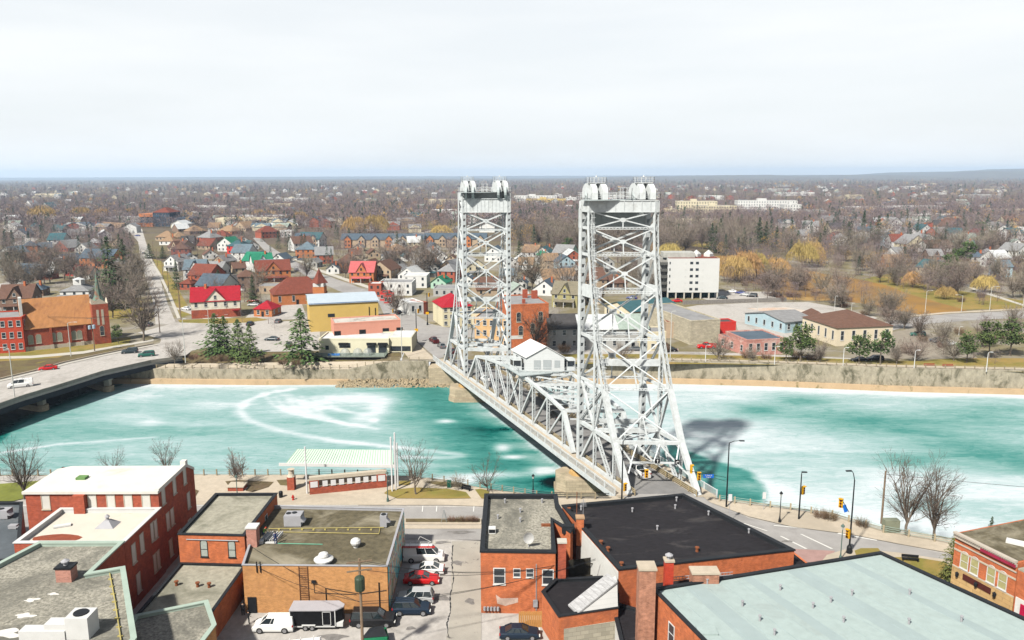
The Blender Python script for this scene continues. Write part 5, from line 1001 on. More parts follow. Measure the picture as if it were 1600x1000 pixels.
    for x in (-L_*.3, L_*.31):
        for k in (-1, 1):
            b = MB(); y = k*(hw-.02); b.mat(TYRE).tube((x, y-k*.2, wr), (x, y+k*.03, wr), wr, n=14); b.mat(RIM).tube((x, y-k*.1, wr), (x, y+k*.05, wr), wr*.62, n=10); pb(b, 'wheel', None)
    for k in (-1, 1):
        b = MB(); zz = bp[-1][1]; b.box(L_/2-.12, L_/2+.02, k*hw*.72-.2, k*hw*.72+.2, zz-.05, zz+.1); pb(b, 'headlight', HL)
        b = MB(); zz = bp[0][1]+.12; b.box(-L_/2-.02, -L_/2+.1, k*hw*.8-.12, k*hw*.8+.12, zz-.1, zz+.12); pb(b, 'taillight', TL)
    return o
vv = car('van', 'white', 663, 875, 0, 'white work van with red ladder and rack on its roof', name='work_van')
loc = vv.location; b = MB(); b.mat(M('red_ladder', (.6, .02, .02), .5))
for y in (-.95, -.6): b.beam((loc.x-3.2, loc.y+y, 2.35), (loc.x+1.6, loc.y+y, 2.35), .07, .1)
for k in range(16): b.beam((loc.x-3.1+k*.3, loc.y-.95, 2.35), (loc.x-3.1+k*.3, loc.y-.6, 2.35), .05)
tag(b.build('ladder'), 'red ladder tied on the roof of the white work van', 'ladder')
b = MB()
for x in (-2, -.6, .6): b.beam((x, -.95, 2.2), (x, .95, 2.2), .06); 
b.beam((-1.2, .5, 2.2), (-.6, .9, 3.1), .05); b.beam((-.6, .9, 3.1), (.9, .9, 2.3), .05); b.beam((-1.2, .9, 2.25), (.9, .9, 2.25), .05); b.build('roof_rack', WCOP, vv, world=False)
car('sedan', 'white', 667, 895, 180, 'white coupe parked between white work van and red sedan')
car('sedan', 'red', 659, 910, 0, 'dark red sedan parked beside the mural wall')
car('suv', 'silver', 649, 940, 180, 'silver estate car parked behind the red sedan')
car('suv', 'navy', 644, 957, 0, 'dark navy hatchback SUV parked next to the silver estate')
car('bigsuv', 'black', 584, 975, 0, 'large black SUV parked beside the enclosed trailer')
car('smallvan', 'white', 429, 984, 180, 'small white delivery van parked next to the black trailer')
car('sedan', 'navy', 812, 995, 0, 'dark navy sedan by the orange cedar fence')
car('van', 'white', 462, 1032, 192, 'white box van cut off at the bottom edge below the trailer')
car('smallvan', 'white', 380, 1030, 180, 'white van roof cut off at the bottom left of the lot')
# enclosed trailer
c = G(498, 978); tr = thing('enclosed_trailer', 'black enclosed cargo trailer with grey roof and white trim', 'trailer', c); bx = 3.1
b = MB(); b.prism(ccw([(c.x-bx, c.y-1.05), (c.x+bx-.8, c.y-1.05), (c.x+bx, c.y-.3), (c.x+bx, c.y+.3), (c.x+bx-.8, c.y+1.05), (c.x-bx, c.y+1.05)]), .5, 2.55); b.build('body', M('trailer_black', (.012, .012, .014), .35, .1), tr)
b = MB(); b.prism(ccw([(c.x-bx-.05, c.y-1.1), (c.x+bx-.78, c.y-1.1), (c.x+bx+.05, c.y-.3), (c.x+bx+.05, c.y+.3), (c.x+bx-.78, c.y+1.1), (c.x-bx-.05, c.y+1.1)]), 2.553, 2.68); b.build('roof', M('trailer_roof', (.50, .48, .50), .5, .06), tr)
b = MB()
for x0_, x1_, z0_, z1_ in ((-bx, bx-.8, .48, .62), (-bx, -bx+.08, .5, 2.5), (.75, .81, .7, 2.45), (1.7, 1.76, .7, 2.45), (.75, 1.76, 2.4, 2.46), (.75, 1.76, .7, .76), (bx-.9, bx-.8, .5, 2.5)): b.box(c.x+x0_, c.x+x1_, c.y-1.09, c.y-1.052, z0_, z1_)
b.box(c.x+bx-.75, c.x+bx+.02, c.y-1.0, c.y-.3, .5, 1.0); b.box(c.x-1.7, c.x-.1, c.y-1.2, c.y-.9, .7, .82); b.build('trim', WCOP, tr)
for x in (-1.3, -.5):
    b = MB(); b.mat(TYRE).tube((c.x+x, c.y-1.15, .35), (c.x+x, c.y-.9, .35), .35, n=14); b.mat(RIM).tube((c.x+x, c.y-1.17, .35), (c.x+x, c.y-.9, .35), .2, n=10); b.build('wheel', None, tr)
b = MB(); c = G(590, 1003); b.add([(c.x-1.6, c.y-.8, 0), (c.x+1.2, c.y-.8, 0), (c.x+1.2, c.y+.8, 0), (c.x-1.6, c.y+.8, 0), (c.x-1.6, c.y-.8, 1.0), (c.x+1.3, c.y-.9, 1.3), (c.x+.9, c.y+.9, 1.3), (c.x-1.0, c.y+.9, 1.0)], [(0, 1, 5, 4), (1, 2, 6, 5), (2, 3, 7, 6), (3, 0, 4, 7)])
dm = thing('dumpster', 'green metal dumpster at the foot of the utility pole', 'dumpster', c); b.build('bin', M('dumpster_green', (.02, .22, .10), .6), dm)
b = MB(); b.add([(c.x-1.65, c.y-.85, 1.02), (c.x+1.35, c.y-.95, 1.32), (c.x+.6, c.y+.3, 1.9), (c.x-.9, c.y+.3, 1.6)], [(0, 1, 2, 3)]); b.add([(c.x-1.65, c.y-.85, 1.0), (c.x+1.35, c.y-.95, 1.3), (c.x+.6, c.y+.3, 1.87), (c.x-.9, c.y+.3, 1.57)], [(3, 2, 1, 0)]); b.build('lid', DARK, dm)
# traffic
bh = 112
o = car('pickup', 'white', 997, 741, bh, 'white pickup truck with black open bed leaving the lift bridge'); o.name = 'pickup_truck'
for a in [('suv', 'black', 869, 653, bh, 'black SUV driving on the lift span'), ('sedan', 'white', 757, 594, bh, 'white car at the far end of the lift span'), ('sedan', 'navy', 729, 583, bh, 'dark car under the far lift tower, ahead of the white car'),
          ('pickup', 'maroon', 678, 535, bh, 'dark maroon pickup waiting at the far bridge ramp'), ('sedan', 'grey', 690, 543, bh, 'dark grey sedan behind the maroon pickup'), ('sedan', 'maroon', 706, 551, bh, 'maroon car just inside the far tower'), ('sedan', 'slate', 701, 559, bh, 'slate coloured sedan passing the far tower legs'),
          ('sedan', 'black', 622, 490, 120, 'black car at the far junction next to the yellow signal'),
          ('sedan', 'red', 75, 578, 205, 'bright red car crossing the curved road bridge'), ('van', 'white', 32, 605, 208, 'white van with dark stripe crossing the curved road bridge'),
          ('suv', 'slate', 203, 552, 200, 'dark blue hatchback on the road bridge, farther of two dark cars'), ('suv', 'teal', 229, 557, 202, 'dark teal estate on the road bridge, nearer of two dark cars')]:
    o = car(*a)
for a in [('sedan', 'white', 1036, 439+36, 160, 'white car under trees beside the grey long house'), ('sedan', 'white', 1143, 457, 150, 'white car nearest the white apartment block wall'), ('sedan', 'blue', 1157, 459, 150, 'blue sedan in the apartment car park'),
          ('sedan', 'silver', 1164, 462, 155, 'silver sedan in the apartment car park, between blue and black cars'), ('suv', 'black', 1175, 464, 160, 'black car at the right end of the apartment car park'), ('sedan', 'slate', 1128, 467, 170, 'slate car by the pillars of the white apartment block'),
          ('sedan', 'red', 1057, 472, 180, 'small red car at the corner of the white apartment block'), ('sedan', 'teal', 1041, 474, 175, 'dark teal car left of the small red car'), ('sedan', 'blue', 987, 467, 160, 'blue car seen through the near lift tower'),
          ('suv', 'navy', 1015, 545, 178, 'dark blue estate parked by the cream annex behind the tower'), ('sedan', 'grey', 992, 548, 180, 'dark grey car parked left of the dark blue estate'), ('sedan', 'black', 1046, 549, 175, 'black car parked right of the dark blue estate'), ('sedan', 'grey', 975, 548, 180, 'grey car parked behind the laced tower legs'),
          ('sedan', 'green', 1293, 521, 180, 'bright green car beside the brown-roofed cream building'), ('pickup', 'red', 1104, 544, 180, 'bright red pickup parked by the pink brick building'),
          ('suv', 'teal', 1434, 525, 165, 'dark green car in the gravel lot, topmost of the row'), ('sedan', 'navy', 1464, 534, 165, 'navy sedan in the middle of the gravel lot row'), ('sedan', 'slate', 1472, 536, 165, 'slate sedan in the gravel lot beside the navy one'), ('sedan', 'white', 1482, 539, 165, 'white sedan at the low end of the gravel lot row'),
          ('sedan', 'black', 1343, 565, 180, 'black sedan parked behind the two pines by the canal wall'), ('suv', 'black', 1367, 564, 180, 'black SUV parked beside the black sedan behind the pines'),
          ('sedan', 'slate', 425, 532, 175, 'slate car parked behind the tall spruce by the canal'), ('suv', 'black', 452, 542, 100, 'black car parked just left of the cream restaurant'), ('sedan', 'navy', 391, 508, 90, 'dark car standing beyond the row of young pines'), ('sedan', 'grey', 435, 504, 90, 'grey car parked left of the yellow hall'),
          ('sedan', 'grey', 233, 509, 95, 'dark grey car waiting at the mouth of the long street'), ('sedan', 'white', 291, 484, 150, 'white car parked at the red-roofed house drive'), ('sedan', 'red', 395, 472, 175, 'red car parked behind the red-roofed house'), ('sedan', 'silver', 396, 478, 175, 'silver car parked behind the red-roofed house'),
          ('sedan', 'white', 375, 455, 175, 'white car in the yard of the grey gabled houses'), ('sedan', 'maroon', 217, 412, 100, 'maroon car parked on the long straight street'), ('sedan', 'grey', 225, 397, 100, 'grey car parked farther up the long straight street'), ('sedan', 'blue', 215, 369, 170, 'blue car at the far bend of the long street'),
          ('suv', 'slate', 460, 404, 170, 'slate SUV on the drive of the blue-hipped orange house'), ('suv', 'navy', 470, 407, 170, 'navy SUV on the drive of the blue-hipped orange house'), ('sedan', 'grey', 463, 423, 120, 'grey car driving down the main street')]: car(*a)
# ================================================================ POLES, SIGNALS, FENCES AND PLAZA FURNITURE
def lantern(px, py, label, h=4.3, m=DARK, group='black lantern lamps on the near bank'):
    c = G(px, py, .1); r = thing('street_lamp', label, 'street lamp', c, group=group)
    b = MB(); b.lathe(c, [(.22, 0), (.2, .5), (.11, .7), (.075, 1.2), (.06, h-.75)], 8); b.build('pole', m, r)
    b = MB(); b.mat(M('lamp_glass', (.55, .58, .55), .3, .1)).lathe(c, [(.13, h-.75), (.22, h-.3)], 6); b.mat(m).lathe(c, [(.3, h-.3), (.22, h-.15), (.06, h+.02), (.03, h+.12)], 6); b.build('lantern', None, r)
GLM = M('green_lamp_post', (.10, .16, .14), .6)
for a in [(371, 777, 'slim lantern lamp near the brick planter', 3.9, GLM), (606, 783.5, 'green lantern lamp in front of the memorial wall', 5.2, GLM), (833, 770, 'black lantern lamp left of the near bridge pier', 3.3), (1218, 816, 'black lantern lamp on the pavement left of the tall signal pole', 5.0), (1313, 875, 'lantern lamp on the corner island beside the signal pole', 5.3, GLM), (49, 830, 'black lantern lamp left of the white-roofed brick building', 4.2, DARK)]: lantern(*a)
def cobra(px, py, py_top, arm, label, m=GREY, z=0, r0=.14, up=0, group=None, name='street_light'):
    c = G(px, py, z); t_ = D(px, py_top, c.y); r = thing(name, label, 'street light', c, group=group); b = MB(); b.tube(c, (c.x, c.y, t_.z), r0, r0*.6, n=8)
    b.build('pole', m, r); b = MB(); p = Vector((c.x, c.y, t_.z)); q = p+Vector((arm, 0, up+.35)); b.tube(p, p+Vector((arm*.5, 0, up*.7+.3)), .06, n=6); b.tube(p+Vector((arm*.5, 0, up*.7+.3)), q, .05, n=6); b.beam(q, q+Vector((.8 if arm > 0 else -.8, 0, -.02)), .3, .14); b.build('arm', m, r); return r
LG = M('galvanised_post', (.62, .62, .58), .6, .05)
cobra(23, 622, 545, -2.4, 'pale street light with curved arm at the edge of the road bridge', LG, group=None); cobra(111, 557, 505, 2.0, 'pale street light in front of the church', LG)
cobra(327, 520, 485, -1, 'pale street light beside the young pines', LG); cobra(290, 567, 500, 0.3, 'tall bare pole at the end of the road bridge', LG)
cobra(628, 559, 492, .3, 'tall thin grey pole on the far ramp pavement', LG, group=None)
cobra(1047, 566, 488, .4, 'tall pale pole on the far bank lawn beside the near tower', LG)
for k, (x, y, yt, lab) in enumerate([(1102, 567, 541, 'leftmost'), (1210, 570, 543, 'second'), (1317, 573, 545, 'third'), (1428, 577, 549, 'fourth'), (1541, 581, 552, 'rightmost')]):
    cobra(x, y, yt, .5, f'{lab} of five short white lamps on the far canal path', WCOP, r0=.13, group='white lamps along the far canal path')
for x, y, yt, a in ((1445, 492, 455, 1.5), (1502, 488, 462, -2), (1546, 486, 449, 2), (1303, 497, 464, .2), (1182, 505, 466, .2), (1330, 491, 475, .2), (1498, 524, 512, .4), (1598, 484, 440, .5)):
    cobra(x, y, yt, a, f'slim street light beside the curved river road, {["first","second","third","fourth","fifth","sixth","seventh","eighth"][[1445,1502,1546,1303,1182,1330,1498,1598].index(x)]} counted in height order', LG, r0=.12, group='street lights by the river road')
r = cobra(1134.7, 792, 692, 1.6, 'tall black street light at the near end of the downstream railing', DARK, .1); r = cobra(971.5, 781, 690, 1.5, 'tall black street light in front of the near tower leg', DARK, .1, up=1)
pole3 = cobra(1326.5, 864, 750, -.5, 'tall black signal pole with curved arm on the corner island', DARK, .1, up=1.0); pole2 = cobra(1248, 811, 741, .02, 'plain black signal pole on the pavement, no arm', DARK, .1)
b = MB(); c = G(1326.5, 864, .1); b.lathe(c, [(.4, 0), (.36, .9), (.2, 1.2)], 8); b.build('base', DARK, pole3)
RL = M('dark_lens', (.10, .02, .015), .3)
def signal(c, label, d=(0, -1, 0), name='traffic_light'):
    r = thing(name, label, 'traffic light', c); d = Vector(d); s_ = Vector((-d.y, d.x, 0)); b = MB(); b.beam(c-s_*.27, c+s_*.27, .3, 1.3); b.build('housing', YEL, r)
    for k in (-.42, 0, .42): b = MB(); b.tube(c+d*.12+Vector((0, 0, k)), c+d*.24+Vector((0, 0, k)), .15, n=8); b.build('lens', RL, r)
    b = MB(); b.beam(c-s_*.3+d*.15+Vector((0, 0, .68)), c+s_*.3+d*.15+Vector((0, 0, .68)), .5, .06); b.build('visor', YEL, r)
cp = G(1134.7, 792, .1); y1 = cp.y-1.0
signal(D(1010, 740, y1-1.5), 'yellow three-lens signal hanging behind the white pickup'); signal(D(1092, 744, y1), 'yellow three-lens signal hanging beside the blue street sign'); signal(D(1080, 733, y1+2), 'yellow signal seen from its side on the near tower leg', (1, 0, 0))
signal(D(1255, 766, cp.y-4), 'yellow signal mounted on the plain black pole', (.6, -.8, 0)); signal(D(1314, 786, G(1326.5, 864).y), 'yellow signal left of the tall curved signal pole', (-.6, -.8, 0)); signal(D(1325, 834, G(1326.5, 864).y-.3), 'small low yellow pedestrian signal on the curved signal pole', (-.9, -.4, 0)); signal(D(976.5, 761, G(971, 780).y-.3), 'small low pedestrian signal on the black light before the tower', (.5, -.8, 0))
b = MB(); q3 = G(1326.5, 864).y; b.tube(D(1326.5, 800, q3), D(1314, 778, q3), .05); b.build('signal_arm', DARK, pole3); b = MB(); b.beam(D(1319, 789, q3), D(1322, 800, q3), .05, .5); b.build('street_name_blade', M('sign_blue', (.01, .16, .65)), pole3)
b = MB(); pa = D(1134.7, 746, cp.y); pb_ = D(1000, 722, y1-1.5); b.tube(pa, pb_, .03, n=5); b.tube(D(1134.7, 752, cp.y), D(1080, 736, y1), .03, n=5); tag(b.build('span_wire', DARK), 'span wire carrying signals across the near bridge entrance', 'cable')
bs_ = thing('street_sign', 'blue hanging street name sign with white letters beside the bridge', 'street sign', D(1107, 744, y1)); b = MB(); c = D(1107, 744, y1); b.beam(c-Vector((.85, 0, 0)), c+Vector((.85, 0, 0)), .06, .6); b.build('panel', M('sign_blue', (.01, .16, .65), .4, .05), bs_)
def text(s_, c, size, m, parent, rz=0):
    cu = bpy.data.curves.new('lettering', 'FONT'); cu.body = s_; cu.size = size; cu.extrude = .01; cu.align_x = 'CENTER'; cu.align_y = 'CENTER'; cu.materials.append(m)
    o = bpy.data.objects.new('lettering', cu); C.objects.link(o); me_ = bpy.data.meshes.new_from_object(o.evaluated_get(bpy.context.evaluated_depsgraph_get())); bpy.data.objects.remove(o); o = bpy.data.objects.new('lettering', me_); C.objects.link(o); o.parent = parent; KD.setdefault(parent.name, []).append(o); o.location = c-parent.location; o.rotation_euler = (R_(90), 0, rz); return o
text('E Main St', c+Vector((0, -.06, .14)), .3, WHP, bs_); text('King St', c+Vector((0, -.06, -.14)), .26, WHP, bs_)
for px, py, yt, l_ in ((651, 535, 483, 'black signal pole with yellow beacons on the far ramp corner'), (668, 508, 458, 'black signal pole by the red-roofed hotel corner')):
    c = G(px, py); t_ = D(px, yt, c.y); r = thing('signal_pole', l_, 'signal pole', c); b = MB(); b.lathe(c, [(.35, 0), (.3, .9), (.15, 1.2), (.12, t_.z)], 8); b.build('pole', DARK, r)
    signal(Vector((c.x+.8, c.y-.3, t_.z-.6)), 'yellow signal on the pole at '+('the far ramp corner' if px < 660 else 'the red-roofed hotel corner'), (.5, -.8, 0))
    b = MB(); b.beam((c.x-.5, c.y-.3, t_.z*.38), (c.x+.6, c.y-.3, t_.z*.38), .5, .8); b.build('beacon', YEL, r)
signal(D(614, 486, G(618, 500).y), 'yellow signal hung over the far junction near the black car', (.5, -.8, 0))
WOODP = M('grey_pole_wood', (.26, .19, .13), .95, .2, 3)
def upole(px, py, yt, label, arms=1, trans=False, z=0, dx=0, group=None):
    c = G(px, py, z); t_ = D(px, yt, c.y); r = thing('utility_pole', label, 'utility pole', c, group=group); b = MB(); b.tube(c, (c.x+dx, c.y, t_.z), .18, .13, n=8); b.build('pole', WOODP, r)
    for k in range(arms): b = MB(); zz = t_.z-.3-k*1.0; b.beam((c.x+dx-1.3, c.y-.15-.3, zz), (c.x+dx+1.3, c.y-.15+.4, zz), .12, .14); b.build('crossarm', WOODP, r)
    if trans: b = MB(); b.lathe((c.x+.05, c.y-.45, t_.z-3.4), [(.5, 0), (.55, .15), (.55, 1.4), (.45, 1.55), (.1, 1.7)], 12); b.build('transformer', M('green_transformer', (.05, .075, .05), .5), r)
    return Vector((c.x+dx, c.y, t_.z))
tp = upole(568, 1040, 873, 'leaning wooden utility pole with dark transformer in the parking lot', 2, True)
u2 = upole(1377, 818, 736, 'plain wooden pole by the green box and leafless twin trees', 0)
u3 = upole(148, 549, 496, 'wooden utility pole with blue transformer before the church tower', 1); b = MB(); b.lathe((u3.x-.6, u3.y-.4, u3.z-3.6), [(.4, 0), (.45, .1), (.45, 1.1), (.2, 1.2)], 10); b.lathe((u3.x+.7, u3.y-.4, u3.z-3.4), [(.4, 0), (.45, .1), (.45, 1.1), (.2, 1.2)], 10); tag(b.build('transformer', M('pale_blue_transformer', (.40, .52, .62), .5)), 'pair of pale blue transformers on the church utility pole', 'transformer')
pls = []
for k, (x, y, yt) in enumerate([(283, 500, 460), (281, 488, 440), (264, 458, 425), (255, 436, 405), (246, 416, 388), (240, 402, 376), (250, 520, 476)]): pls.append(upole(x, y, yt, f'{ordinal(k)} wooden pole from the canal end of the long street', 1, group='poles along the long street'))
b = MB()
def wire(b, p, q, sag=1.2, r=.02, n=10):
    pp = [p.lerp(q, i/n)-Vector((0, 0, sag*4*(i/n)*(1-i/n))) for i in range(n+1)]
    for a_, c_ in zip(pp, pp[1:]): b.beam(a_, c_, r*2)
for k in range(5): wire(b, pls[k], pls[k+1], .8)
for o in (-1.0, 0, 1.0): wire(b, u3+Vector((o*.2, 0, -.2+o*.1)), G(-160, 520, 0)+Vector((0, 0, 12+o)), 1.5); wire(b, u3+Vector((0, o, 0)), G(283, 500, 0)+Vector((o, 0, 8)), 1.5)
tag(b.build('power_lines', DARK), 'thin power lines strung over the church and the long street', 'cables')
b = MB()
for k, (dz, o) in enumerate(((-.3, 1.2), (-.3, -1.2), (-1.3, .8), (-5, 0), (-5.3, .1))): wire(b, tp+Vector((o*.5, 0, dz)), Vector((M0[0]+14, M0[1]+.2, 6.4+.15*k)) if k > 2 else Vector((M0[0]+.2*k+9, M0[1]-.1, 6+.2*k)), 1.0, .018)
wire(b, tp+Vector((0, 0, -5)), Vector(T0+(6.0,))+Vector((2, -.1, 0)), .5, .018); wire(b, tp+Vector((0, 0, -5.1)), Vector((-34.5, 96, 6.4)), .6, .018)
tag(b.build('power_lines', DARK), 'sagging cables from the transformer pole to the dish building', 'cables')
b = MB(); wire(b, u2+Vector((0, 0, -.5)), Vector((150, 96, 9)), 1.2, .02); tag(b.build('power_lines', DARK), 'single cable running over the ice from the plain wooden pole', 'cables')
def posts(label, pts, m_post, m_rail, h=1.1, step=2.4, rails=(.4, .72, 1.02), pw=.2, rw=.05, name='railing', z=0):
    r = thing(name, label, 'railing', pts[0]); P_ = [Vector((p[0], p[1], p[2] if len(p) > 2 else z)) for p in pts]; b = MB(); c = MB()
    for p, q in zip(P_, P_[1:]):
        n = max(1, round((q-p).length/step))
        for zz in rails: c.beam(p+Vector((0, 0, zz)), q+Vector((0, 0, zz)), rw)
        for i in range(n): a_ = p.lerp(q, i/n); b.box(a_.x-pw/2, a_.x+pw/2, a_.y-pw/2, a_.y+pw/2, a_.z, a_.z+h)
    b.build('posts', m_post, r); tag([*KD[r.name]][-1], kind='stuff'); c.build('rails', m_rail, r); return r
PT = M('grey_concrete_post', (.36, .30, .20), .9, .15); RG = M('grey_rail', (.34, .38, .38), .6)
nf = [(x, y+.5-.6, .1) for x, y in NEAR if -130 < x < 5]; posts('grey canal railing with concrete posts along the plaza', [(-130, 136.3, .1)]+nf, PT, RG, 1.15, 2.3)
posts('dark rail fence at the near pier between roof and bridge', [(4, 125.2, .1), (9, 124.6, .1), (16, 124.4, .1)], PT, DARK, 1.2, 2.4, rw=.09)
rt = [tuple(G(x, y, .12))for x, y in ((1124, 783), (1172, 790), (1235, 797), (1300, 808), (1380, 832), (1460, 846), (1530, 860))]; posts('green-railed canal fence with tan posts along the right pavement', rt, M('tan_concrete_post', (.52, .44, .30), .9, .1), M('pale_green_rail', (.38, .50, .44), .6), 1.15, 3.0)
fr = [(x, y+.7, .36) for x, y in dr]; posts('pale railing on top of the long stained canal wall', fr, PT, M('tan_rail', (.44, .38, .26), .8), 1.1, 2.6)
fl = [(x, y+.7, zt(x)+.02) for x, y in dl]; posts('pale railing along the canal path below the restaurant', fl, PT, M('tan_rail', (.44, .38, .26)), 1.1, 2.6)
# shelter with pale green seamed roof
e0, e1, t0_, t1_ = G(447, 724, 4.0), G(614, 726, 4.0), G(465, 701.5, 6.3), G(613, 703, 6.3); r = thing('plaza_shelter', 'open plaza shelter with pale green seamed roof and brick column', 'shelter', G(457, 765, .1))
b = MB(); up = Vector((0, 0, .18)); b.add([e0, e1, t1_, t0_, e0-up, e1-up, t1_-up, t0_-up], [(0, 1, 2, 3), (7, 6, 5, 4), (0, 4, 5, 1), (1, 5, 6, 2), (2, 6, 7, 3), (3, 7, 4, 0)]); b.build('roof', M('pale_green_metal', (.64, .80, .66), .5, .04), r)
b = MB()
for k in range(41): b.beam(e0.lerp(e1, k/40)+Vector((0, 0, .05)), t0_.lerp(t1_, k/40)+Vector((0, 0, .05)), .07, .1)
b.build('roof_seams', M('green_metal_seam', (.50, .72, .55), .5, .04), r)
b = MB(); b.beam(e0+Vector((-1.2, -.1, -.15)), e1+Vector((.3, -.1, -.25)), .25, .5); b.beam(e0+Vector((0, .9, -.35)), e1+Vector((0, .9, -.45)), 2.0, .25); b.build('fascia', WCOP, r)
b = MB(); c = G(456, 764, .1); b.box(c.x-.6, c.x+.6, c.y-.6, c.y+.6, .1, 2.4); b.build('column', BR1, r); b = MB(); b.lathe((c.x, c.y, 2.4), [(.72, 0), (.6, .2), (.45, .5), (.4, 1.1), (.65, 1.3)], 12); b.build('capital', STONE, r)
for x, yb_, yt in ((480, 771, 698), (613, 768, 683), (619, 766, 676), (618, 761, 690), (622, 760, 692)):
    b = MB(); c = G(x, yb_, .1); b.tube(c, (c.x, c.y, D(x, yt, c.y).z), .14, n=8); b.build('mast', WHP, r)
mw = thing('memorial_wall', 'slanting brick memorial wall with seven pale framed panels under the shelter', 'wall', G(484, 773, .1)); p, q = G(484, 773, .1), G(605, 761, .1); dd = (q-p).normalized(); bk = Vector((-dd.y, dd.x, 0))
b = MB(); b.beam(p+bk*.3+Vector((0, 0, .55)), q+bk*.3+Vector((0, 0, .55)), .6, 1.1)
for f_, w_ in ((.06, 1.6), (.93, 1.8)): a_ = p+dd*((q-p).length*f_); b.beam(a_-dd*w_/2+bk*.28+Vector((0, 0, 1.75)), a_+dd*w_/2+bk*.28+Vector((0, 0, 1.75)), .62, 1.3)
b.build('brick_base', BR1, mw); b = MB(); b.beam(p+bk*.5+Vector((0, 0, 2.7)), q+bk*.5+Vector((0, 0, 2.7)), .9, .55); b.beam(p+bk*.8+Vector((0, 0, 1.8)), q+bk*.8+Vector((0, 0, 1.8)), .1, 1.4); b.build('stone_beam', STONE, mw)
for k in range(7): a_ = p+dd*((q-p).length*(.2+.105*k)); b = MB(); b.beam(a_-dd*.42+Vector((0, 0, 1.75)), a_+dd*.42+Vector((0, 0, 1.75)), .08, .95); b.build('panel', WHP, mw)
for f_ in (.06, .93): a_ = p+dd*((q-p).length*f_); b = MB(); b.beam(a_-dd*.6-bk*.06+Vector((0, 0, 1.75)), a_+dd*.6-bk*.06+Vector((0, 0, 1.75)), .06, 1.0); b.build('panel', WHP, mw)
c = G(439, 777, .1); b = MB().mat(DARK).lathe(c, [(.32, 0), (.36, .7), (.36, .95), (.2, 1.1)], 10); tag(b.build('litter_bin'), 'black litter bin on the plaza', 'bin')
c = G(458, 781, .1); b = MB().mat(M('hydrant_red', (.55, .02, .015), .5)).lathe(c, [(.2, 0), (.14, .1), (.14, .6), (.18, .65), (.08, .85)], 8); b.beam(c+Vector((-.25, 0, .45)), c+Vector((.25, 0, .45)), .16); tag(b.build('fire_hydrant'), 'red fire hydrant on the plaza kerb', 'hydrant')
c = G(702, 761, .1); b = MB().mat(M('green_cabinet', (.02, .13, .09), .5)).box(c.x-.35, c.x+.35, c.y-.3, c.y+.3, .1, 1.3); tag(b.build('utility_cabinet'), 'dark green cabinet on the plaza planting bed', 'cabinet')
c = G(694, 815, .2); b = MB().mat(RG)
for a_ in range(4): v = Vector((math.cos(a_*1.57+.78), math.sin(a_*1.57+.78), 0)); b.beam(c+v*.6, c+Vector((0, 0, 2)), .04)
for zz, s_ in ((.5, .45), (1, .3), (1.5, .15)):
    for a_ in range(4): v = Vector((math.cos(a_*1.57+.78), math.sin(a_*1.57+.78), 0)); w_ = Vector((-v.y, v.x, 0)); b.beam(c+v*s_+Vector((0, 0, zz)), c+w_*s_+Vector((0, 0, zz)), .03)
tag(b.build('obelisk_trellis'), 'metal obelisk trellis on the road median', 'trellis')
pl_ = thing('brick_planter', 'square brick planter with pale coping on the plaza', 'planter', G(371, 764, .1)); c = G(371, 764, .1); b = MB(); b.box(c.x-1.3, c.x+1.3, c.y-1, c.y+1, .1, .8); b.build('box', BR1, pl_); b = MB(); b.box(c.x-1.45, c.x+1.45, c.y-1.15, c.y+1.15, .8, .95); b.build('coping', STONE, pl_)
c = G(1391, 830, .1); b = MB().mat(M('grey_green_cabinet', (.26, .28, .20), .6)).box(c.x-1.1, c.x+1.1, c.y-.6, c.y+.6, .1, 2.0); tag(b.build('utility_cabinet'), 'grey-green utility box beside the plain wooden pole', 'cabinet')
def bench(px, py, label, w_=1.8, rz=0, m=WOODF2, z=.1):
    c = G(px, py, z); r = thing('bench', label, 'bench', c, rz); P_ = lambda b, n, mm: b.build(n, mm, r, world=False)
    b = MB(); b.box(-w_/2, w_/2, -.25, .2, .42, .48); P_(b, 'seat', m); b = MB(); b.box(-w_/2, w_/2, .2, .26, .5, .9); P_(b, 'backrest', m)
    for x in (-w_/2+.1, w_/2-.2): b = MB(); b.box(x, x+.1, -.2, .2, 0, .42); P_(b, 'leg', DARK)
bench(1422, 877, 'dark park bench on the lawn behind the pale blue roof', 2.2, R_(-12), DARK); bench(1452, 573, 'reddish bench on the far bank lawn, left of a pair', 3, 0, M('red_bench', (.35, .08, .04))); bench(1481, 574, 'reddish bench on the far bank lawn, right of a pair', 3, 0, M('red_bench', (.35, .08, .04))); bench(728, 766, 'small bench by the plaza railing', 1.8, R_(-30), DARK)
c = G(1193, 784, .1)
for px, py, yt, l_ in ((1193, 796, 769, 'small white road sign on the right pavement railing'), (1139, 815, 772, 'pair of pale parking signs on a post near the bridge')):
    c = G(px, py, .1); t_ = D(px, yt, c.y); r = thing('road_sign', l_, 'road sign', c); b = MB(); b.tube(c, (c.x, c.y, t_.z), .04); b.build('post', GREY, r); b = MB(); b.box(c.x-.28, c.x+.28, c.y-.06, c.y-.03, t_.z-1.1, t_.z); b.build('plate', WHP, r)
